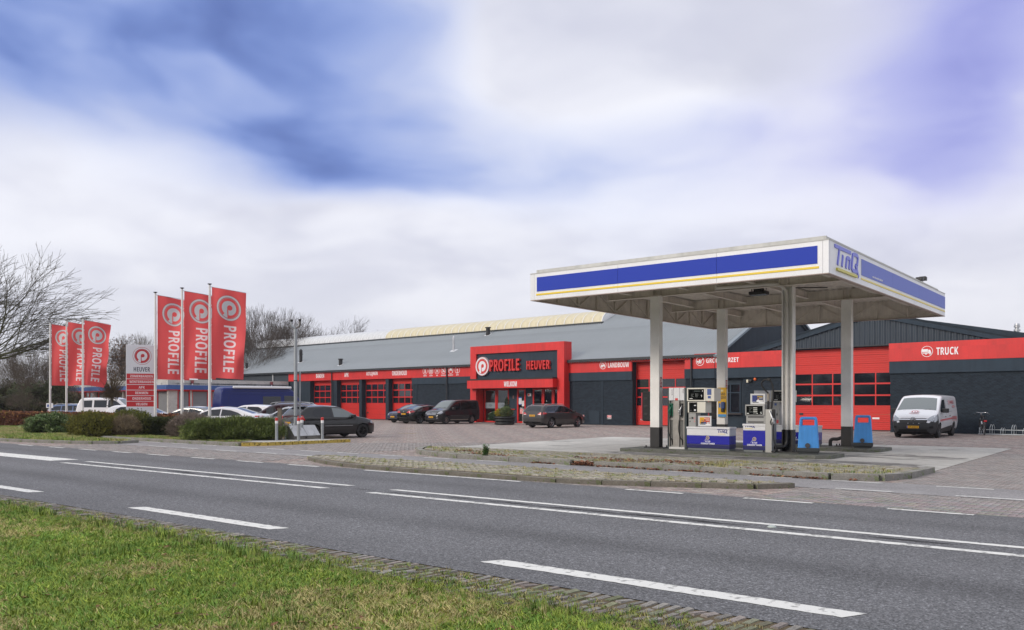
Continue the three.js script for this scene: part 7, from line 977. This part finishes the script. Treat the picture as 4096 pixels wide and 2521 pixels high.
// thicket at the left edge
row([[30, 1400, 1, -6], [95, 1360, 2], [150, 1420, 1, 5], [205, 1380, 2, -4], [250, 1430, 0, 8], [310, 1440, 1, 10], [-30, 1380, 0, 4], [60, 1480, 1, -12], [130, 1500, 2, -14], [180, 1520, 1, -10], [0, 1520, 2, -16], [270, 1500, 2], [235, 1540, 1, -12], [100, 1545, 1, -20]], 'bare brown tree in the thicket at the left edge', 'bare trees of the thicket at the left edge', 86, M([.12, .095, .07], .9));
[[20, 1590, 3.6], [85, 1575, 3.2], [160, 1600, 3], [230, 1612, 2.4], [-50, 1570, 4], [125, 1560, 3.2], [195, 1570, 3], [285, 1605, 3]].forEach(([px, y, w], i) => shrub('thicket_shrub', ['dark green', 'brownish'][i % 2] + ' bush in the thicket at the left edge, ' + ['second', 'third', 'fifth', 'seventh', 'first', 'fourth', 'sixth', 'eighth'][i] + ' bush from the left', place(px, 70 + (i % 3) * 5), w * .62, topAt(px, 72, y - 30), w * .6, { seed: 100 + i, n: 1500, g: clBroad, c: i % 2 ? [.12, .095, .055] : [.06, .075, .03], c2: i % 2 ? [.21, .165, .095] : [.13, .15, .06], lump: 1.1, s: 1.7, core: [.05, .045, .03], group: ['dark green bushes of the thicket', 'brownish bushes of the thicket'][i % 2] }));
// the wooded side of the road behind the viewer: it darkens what the shop windows and the cars mirror
for (let i = 0; i < 15; i++) { const [g, h] = kinds[i % 3]; const t = tree('roadside_tree', g, 'bare tree across the road, mirrored in the windows', [-62 + i * 6.4 + (i % 2) * 2, 0, 17 + (i * 7 % 5) * 2.2], i, 11 / h * (1 + (i % 3) * .12), 'trees across the road'); }
for (let i = 0; i < 9; i++) shrub('roadside_bush', 'dense dark bush across the road, mirrored in the windows', [-60 + i * 11, 0, 15 + (i % 3) * 2], 6.2, 4.6 + (i % 3), 2.2, { seed: 140 + i, n: 1500, g: clBroad, c: [.035, .045, .02], c2: [.08, .085, .04], lump: .7, s: 4.2, group: 'bushes across the road' });
// green weed standing on the kerbed strip
{ const b = gp(1943, 1826, .1); const t = thing('weed_plant', 'green weed growing on the kerbed strip', 'plant', [b[0], .1, b[2]]); t.scale.setScalar(.68); seed = 95; const st = [], l = []; for (let k = 0; k < 7; k++) { const a = rr(0, 6.28), h = rr(.22, .46), x = Math.cos(a) * .06, z = Math.sin(a) * .06; st.push([V(x * .3, 0, z * .3), V(x, h, z), .006, .003]); for (let q = 0; q < 16; q++) { const u = rr(.1, 1); l.push([x * u + rr(-.05, .05), h * u, z * u + rr(-.05, .05), rr(-.4, .4), rr(0, 6), rr(-.4, .4), rr(.5, .9), vary([.05, .12, .025], [.09, .17, .04])]); } } part(t, 'stem', limbGeo(st), M([.1, .16, .05], .8)); scatter(t, 'leaves', clBroad, mLeafy, l); }
// ---------------------------------------------------------------- flags, signs, posts and other street furniture
const flagTex = canvasTex(512, 1280, (c) => { c.fillStyle = '#e25456'; c.fillRect(0, 0, 512, 1280); mark(c, 256, 262, 186, '#c6c7ca', '#e25456', '#b9575a'); c.save(); c.translate(176, 500); c.rotate(Math.PI / 2); c.fillStyle = '#ecd9dc'; squeeze(c, 'PROFILE', 0, 0, 700, 186, 'l'); c.restore(); });
const mFlag = M(0xffffff, .8, 0, { map: flagTex, side: THREE.DoubleSide, phys: true, transmission: .12, thickness: 0 });
const poleGeo = [cyl([0, 0, 0], [0, 7, 0], .075, .042, 14)], topGeo = [cyl([0, 7.0, 0], [0, 7.03, 0], .05, .05, 12), cyl([0, 7.03, 0], [0, 7.06, 0], .10, .085, 14)];
function flag(label, x, z, ang, curl, ph, group) {
  const t = thing('flagpole', label, 'flag', [x, 0, z], ang, group);
  part(t, 'pole', poleGeo, M([.72, .71, .69], .45)); part(t, 'pole_cap', topGeo, mBlack);
  part(t, 'flag_arm', cyl([0, 6.92, 0], [1.62, 6.66, 0], .014, .01, 8), mGalv);
  const g = new THREE.PlaneGeometry(1, 1, 26, 64), p = g.attributes.position;
  for (let i = 0; i < p.count; i++) { const u = p.getX(i) + .5, v = .5 - p.getY(i), low = v * v, w = 1.52 * (1 - curl * .20 * low * (1 + .3 * Math.sin(v * 5 + ph))); const x2 = .10 + u * w - .02 * Math.sin(v * 9) * u, y = 6.90 - .26 * u * (1 - v) - v * 4.14 - curl * .12 * low * u, z2 = u * (.2 * Math.sin(v * 5.5 + u * 3 + ph) + .13 * Math.sin(u * 6.5 + v * (2 + ph * .7) + ph * 2) + .03 * Math.sin(v * 17 - u * 9 + ph * 3)) + curl * low * u * u * -.5 * (1 + .35 * Math.sin(v * 16)); p.setXYZ(i, x2, y, z2); }
  g.computeVertexNormals(); part(t, 'flag_cloth', clean(g), mFlag);
  part(t, 'halyard', [tube([[.05, 6.9, .05], [.075, 5.5, .05], [.08, 4, .05], [.09, 2.75, .05]], .007, 12, 4), ...[6.1, 5.2, 4.3, 3.4].map((y) => tube([[.1, y, .0], [.02, y - .1, .07], [-.06, y - .16, .0], [.02, y - .12, -.07], [.1, y, .0]], .006, 12, 4)), cyl([.09, 2.55, .05], [.09, 2.72, .05], .022, .022, 8)], mWhite);
}
const FA = 46 * DEG;
flag('large red flag on white pole, nearest of the three, right behind the juniper', -34.72, -21.81, FA, .7, .4, undefined); flag('large red flag on white pole, middle one, above the dark clipped hedge', -36.97, -21.77, FA, .35, 1.7, undefined); flag('large red flag on white pole beside the totem sign', -39.45, -21.81, FA, .3, 3.1, undefined);
flag('small-looking far red flag, right one of the far three, with curled lower corner', -55.19, -25.6, FA, 1.5, 2.2); flag('small-looking far red flag, middle one of the far three', -57.24, -25.5, FA, .3, .9); flag('small-looking far red flag, left one of the far three', -59.64, -25.5, FA, .2, 4.4);
{ // totem sign
  const s = place(562, 43), t = thing('totem_sign', 'tall white totem sign with round logo and six red lines of text', 'sign', s, 63 * DEG), w = 1.36, hh = 4.55;
  part(t, 'body', rbx(-w / 2, w / 2, 0, hh, -.09, .09, .015), M([.76, .77, .80], .4)); 
  const g = new THREE.PlaneGeometry(w - .03, hh - .04); g.translate(0, hh / 2, .0925);
  part(t, 'sign_face', g, M(null, .4, 0, { map: canvasTex(560, 1880, (c) => { const S = 1880 / 671; c.fillStyle = '#e3e5ea'; c.fillRect(0, 0, 560, 1880); mark(c, 308, 81 * S, 66 * S, '#e3e5ea', '#c22f36', '#b02a34'); c.fillStyle = '#2c3448'; squeeze(c, 'HEUVER', 300, 199 * S, 330, 34 * S); ['ZOMERBANDEN', 'WINTERBANDEN', 'APK', 'REMMEN', 'ONDERHOUD', 'VELGEN'].forEach((x, k) => { const y = (215 + k * 42.2) * S; c.fillStyle = '#cf2f35'; c.fillRect(4, y, 552, 38 * S); c.fillStyle = '#f2e9ea'; squeeze(c, x, 300, y + 28.5 * S, [455, 480, 120, 262, 374, 228][k], 19 * S); }); }) }));
}
{ const t = thing('parking_sign', 'tiny white parking sign at the far end of the hedge', 'sign', place(195, 62), 40 * DEG); part(t, 'post', cyl([0, 0, 0], [0, 1.3, 0], .03, .03, 8), mGalv); part(t, 'plate', rbx(-.2, .3, 1.2, 1.55, -.015, .015, .01), mWhite); part(t, 'plate_print', bx(-.12, .08, 1.27, 1.46, .015, .02), M([.03, .08, .3], .5)); }
// tank vent pipes, tank box, bollards and posts
{
  const b = place(1182, 35.8), t = thing('vent_pipe', 'tall galvanised vent pipe with two upturned elbows and a shorter pipe strapped to it', 'vent pipe', b, 38 * DEG);
  part(t, 'pole', [cyl([0, 0, 0], [0, 4.62, 0], .075, .07, 14), cyl([0, 4.6, 0], [0, 4.74, 0], .09, .09, 14)], mGalv); part(t, 'vent_elbow', tube([[0, 4.74, 0], [.05, 4.79, 0], [.12, 4.83, 0], [.17, 4.92, 0], [.18, 5.1, 0]], .042, 20, 8), M([.16, .15, .14], .6, .3)); part(t, 'vent_elbow', tube([[0, 4.74, 0], [-.05, 4.79, .02], [-.12, 4.83, .03], [-.17, 4.92, .03], [-.16, 5.08, .03]], .042, 20, 8), mGalv); part(t, 'vent_cap', cyl([.18, 5.06, 0], [.18, 5.16, 0], .055, .06, 10), mBlack); part(t, 'vent_cap', cyl([-.16, 5.04, .03], [-.16, 5.14, .03], .055, .06, 10), mBlack);
  part(t, 'short_pipe', cyl([.17, 0, -.05], [.17, 2.95, -.05], .035, .035, 10), mGalv); part(t, 'strap', [bar([-.08, 2.55, .06], [.21, 2.55, .02], .025, .012), cyl([0, 1.02, 0], [0, 1.06, 0], .08, .08, 14), cyl([0, 2.53, 0], [0, 2.57, 0], .078, .078, 14)], mBlack); part(t, 'cross_pipe', tube([[0, .68, 0], [-.2, .67, 0], [-.62, .62, .05]], .05, 10, 8), M([.45, .48, .52], .5, .3)); part(t, 'cable_clamp', [-.12, -.28, -.45].map((x) => cyl([x - .012, .67, .01], [x + .012, .67, .01], .056, .056, 8)), mBlack);
}
{
  const b = gp(1138, 1767), t = thing('tank_fill_box', 'low concrete tank box with a sloping grey metal lid', 'tank box', [b[0], .09, b[2]]);
  const mC = M([.36, .35, .33], .9, 0, { map: rep(texConcrete, .8) }), L = 1.3; const e = extrude([[0, 0], [.66, 0], [.66, .13], [.30, .56], [0, .56]], L, .01); e.translate(0, 0, -L); part(t, 'box', e, mC);
  const q = extrude([[.29, .565], [.29, .585], [.685, .155], [.665, .14]], L + .03, .004); q.translate(0, 0, -L - .015); part(t, 'lid', q, M([.50, .51, .52], .45, .4, { map: rep(streak, 1.2) })); part(t, 'lid_joint', bar([.30, .583, -L * .5], [.672, .165, -L * .5], .012, .006), mBlack); part(t, 'lid_handle', [rbx(.40, .46, .41, .46, -.5, -.38, .01), rbx(.60, .65, .2, .24, -1.08, -1.0, .01)], mSteel); part(t, 'padlock', rbx(.665, .70, .05, .12, -.62, -.55, .01), mBlack); part(t, 'socket_plate', rbx(.08, .2, .32, .47, 0, .015, .008), M([.5, .5, .45], .6));
}
const bolGeo = { p: cyl([0, 0, 0], [0, .82, 0], .06, .06, 14), w: cyl([0, .72, 0], [0, .83, 0], .0615, .0615, 14), r: [cyl([0, .83, 0], [0, .93, 0], .0615, .0615, 14), (() => { const g = new THREE.SphereGeometry(.0615, 14, 6, 0, 6.2832, 0, 1.571); g.scale(1, .4, 1); return clean(g.translate(0, .93, 0)); })()] };
let bol0; for (const [px, py, lab] of [[1106, 1766, 'red-topped grey steel bollard left of the wooden post'], [1194, 1768, 'red-topped grey steel bollard right before the sloping tank lid'], [1207, 1760, 'red-topped grey steel bollard hidden behind the one at the tank lid'], [1289, 1762, 'red-topped grey steel bollard right of the tank box before the black hatchback']]) {
  const b = gp(px, py, .06); let t; if (!bol0) { t = bol0 = thing('bollard', lab, 'bollard', [b[0], .06, b[2]], 0, 'bollards around the tank box'); part(t, 'post', bolGeo.p, mGalv); part(t, 'white_band', bolGeo.w, mWhite); part(t, 'red_band', bolGeo.r, M([.5, .025, .022], .5)); } else { t = bol0.clone(); t.name = numbered('bollard'); t.position.set(b[0], .06, b[2]); t.userData = { label: lab, category: 'bollard', group: 'bollards around the tank box' }; scene.add(t); }
}
{ const b = gp(1119, 1769), t = thing('wooden_post', 'weathered square wooden post between bollard and tank box', 'post', [b[0], 0, b[2]], .6); part(t, 'post', rbx(-.075, .075, 0, 1.36, -.075, .075, .012), M([.20, .165, .13], .95, 0, { map: rep(streak, 2) })); part(t, 'capping', rbx(-.085, .085, 1.36, 1.39, -.085, .085, .01), M([.12, .1, .085], .9)); const s = part(t, 'valve', (() => { const g = new THREE.IcosahedronGeometry(.09, 1); return at(clean(g), .22, .72, -.1); })(), M([.25, .2, .16], .9)); part(t, 'valve_pipe', tube([[.22, .72, -.1], [.2, .45, -.12], [.18, .05, -.15]], .03, 10, 6), mGalv); }
{ const b = gp(178, 1739), t = thing('concrete_stump', 'short pale leaning concrete post before the rhododendron', 'post', [b[0], 0, b[2]], .4); const g = cyl([0, 0, 0], [.05, .68, 0], .075, .07, 10); part(t, 'post', g, mStone); part(t, 'post_head', cyl([.05, .68, 0], [.052, .7, 0], .06, .05, 10), mStone); }
// bicycle and bicycle rack at the brick wall
{
  const b = place(3930, 42.3), t = thing('bicycle', 'black city bicycle with chrome handlebar leaning in the rack at the brick wall', 'bicycle', b, 108 * DEG); t.rotation.x = 0;
  const R = .345, wheel = (x) => { const w = part(t, 'wheel', at(clean(new THREE.TorusGeometry(R, .021, 8, 32)), x, R + .02, 0), mTyre); part(w, 'rim', at(clean(new THREE.TorusGeometry(R - .03, .011, 6, 32)), x, R + .02, 0), mSteel); const sp = []; for (let k = 0; k < 18; k++) { const a = k / 18 * 6.283; sp.push(cyl([x, R + .02, k % 2 ? .02 : -.02], [x + Math.cos(a) * (R - .03), R + .02 + Math.sin(a) * (R - .03), 0], .0018, .0018, 3)); } part(w, 'spokes', sp, mSteel); };
  wheel(-.55); wheel(.55); const T2 = (a, c, r = .016) => cyl(a, c, r, r, 8);
  part(t, 'frame', [T2([-.1, .30, 0], [.36, .78, 0], .019), T2([-.1, .30, 0], [-.2, .80, 0], .016), T2([-.19, .62, 0], [.35, .86, 0], .016), T2([-.1, .3, .03], [-.55, .365, .05], .01), T2([-.1, .3, -.03], [-.55, .365, -.05], .01), T2([-.2, .68, .02], [-.55, .365, .05], .009), T2([-.2, .68, -.02], [-.55, .365, -.05], .009), T2([.35, .98, 0], [.41, .70, 0], .02), T2([.41, .7, .04], [.55, .365, .05], .011), T2([.41, .7, -.04], [.55, .365, -.05], .011)], mBlack);
  part(t, 'handlebar', [T2([.35, .98, 0], [.33, 1.08, 0], .013), tube([[.1, 1.04, .31], [.22, 1.08, .29], [.33, 1.12, .15], [.34, 1.09, 0], [.33, 1.12, -.15], [.22, 1.08, -.29], [.1, 1.04, -.31]], .012, 30, 8)], mChrome); part(t, 'grip', [T2([.1, 1.04, .31], [.0, 1.01, .32], .018), T2([.1, 1.04, -.31], [.0, 1.01, -.32], .018)], mBlack);
  part(t, 'saddle', (() => { const g = new THREE.SphereGeometry(.12, 14, 8); g.scale(1.1, .38, .85); g.translate(-.26, .93, 0); const n = new THREE.SphereGeometry(.05, 10, 6); n.scale(2.2, .6, .8); n.translate(-.14, .93, 0); return merge([clean(g), clean(n)]); })(), mBlack); part(t, 'seat_post', T2([-.2, .8, 0], [-.225, .9, 0], .012), mChrome);
  part(t, 'carrier', [T2([-.28, .75, .06], [-.78, .76, .06], .007), T2([-.28, .75, -.06], [-.78, .76, -.06], .007), T2([-.78, .76, .06], [-.78, .76, -.06], .007), T2([-.7, .76, .06], [-.55, .37, .06], .006), T2([-.7, .76, -.06], [-.55, .37, -.06], .006)], mBlack); part(t, 'rear_lamp', rbx(-.84, -.79, .66, .74, -.07, .07, .012), mTail); part(t, 'mudguard', [tube(Array.from({ length: 9 }, (_, k) => { const a = .3 + k / 8 * 2.5; return [-.55 + Math.cos(a) * .385, .365 + Math.sin(a) * .385, 0]; }), .022, 20, 6), tube(Array.from({ length: 7 }, (_, k) => { const a = .5 + k / 6 * 1.9; return [.55 + Math.cos(a) * .385, .365 + Math.sin(a) * .385, 0]; }), .02, 16, 6)], mBlack); part(t, 'chain_guard', rbx(-.58, -.02, .28, .42, .05, .075, .02), mBlack); part(t, 'crank', [disc(-.1, .3, .09, .04, .012, 16), T2([-.1, .3, .07], [-.02, .16, .07], .009), T2([-.1, .3, -.07], [-.18, .44, -.07], .009)], mSteel); part(t, 'pedal', [rbx(-.07, .03, .145, .17, .07, .16, .008), rbx(-.23, -.13, .43, .455, -.16, -.07, .008)], mBlack); part(t, 'headlamp', rbx(.42, .5, .74, .82, -.035, .035, .02), mSteel); part(t, 'drink_holder', cyl([.08, .52, 0], [.2, .66, 0], .035, .035, 10), mSteel);
}
{
  const b = place(3915, 42.6), t = thing('bicycle_rack', 'low galvanised bicycle rack along the brick wall', 'bicycle rack', b, -4 * DEG), m = M([.55, .60, .62], .45, .5), L = 2.55;
  part(t, 'base_rail', [bar([0, .03, 0], [L, .03, 0], .04, .03), bar([0, .03, -.42], [L, .03, -.42], .04, .03), ...[0, L].map((x) => bar([x, .0305, 0], [x, .0305, -.42], .029, .039))], m); part(t, 'top_rail', bar([0, .25, -.2], [L, .25, -.2], .03, .03), m);
  for (let k = 0; k < 6; k++) { const x = .08 + k * .48, h = k % 2 ? .52 : .36; part(t, 'wheel_holder', [-.05, .05].map((d) => tube([[x + d, .03, 0], [x + d, h * .7, -.02], [x + d + .03, h, -.14], [x + d + .05, h * .72, -.26], [x + d, .04, -.42]], .011, 16, 6)), m); }
}
// planter with shrubs and the steel post before the entrance
{
  const b = place(2018, 61), t = thing('planter', 'round black stacked-ring planter with green and yellow plants before the entrance', 'planter', b);
  const prof = [[.62, 0], [.72, .04], [.74, .14], [.66, .19], [.66, .21], [.76, .25], [.78, .36], [.7, .41], [.7, .43], [.8, .47], [.81, .56], [.74, .6], [.6, .6], [.58, .5], [0, .5]].map((p) => new THREE.Vector2(...p)); part(t, 'tub', metric(clean(new THREE.LatheGeometry(prof, 14))), M([.022, .025, .025], .55, 0, { map: rep(texPiece, 1.5) })); part(t, 'soil', at(clean(new THREE.CylinderGeometry(.58, .58, .04, 16)), 0, .52, 0), mDirt);
  seed = 201; const leafy = (n, x, y, z, rx, ry, c, c2, g, s = 1, nm = 'plant') => { const l = []; for (let k = 0; k < n; k++) { const a = rr(0, 6.28), q = rr(-.7, 1), e = Math.sqrt(1 - q * q) * rr(.55, 1.05); l.push([x + Math.cos(a) * e * rx, y + q * ry, z + Math.sin(a) * e * rx, rr(-.7, .7), rr(0, 6), rr(-.7, .7), rr(.7, 1.2) * s, vary(c, c2)]); } scatter(t, nm, g, mLeafy, l); };
  leafy(500, .25, .85, .1, .5, .38, [.09, .14, .05], [.2, .22, .09], clBroad); leafy(260, -.28, .8, .25, .3, .25, [.42, .33, .03], [.5, .42, .06], clBroad); leafy(360, -.72, .52, .3, .4, .36, [.05, .10, .05], [.09, .15, .08], clBroad); leafy(420, .1, 1.35, -.15, .17, .55, [.025, .045, .02], [.05, .08, .035], clFine, 1, 'conifer');
}
{ const t = thing('steel_post', 'slim pale steel post right of the entrance door', 'post', place(2093, 62.5)); part(t, 'post', cyl([0, 0, 0], [0, 1.05, 0], .055, .055, 12), M([.6, .58, .54], .4, .4)); part(t, 'cap', cyl([0, 1.05, 0], [0, 1.07, 0], .06, .05, 12), mSteel); }
renderer.render(scene, camera);
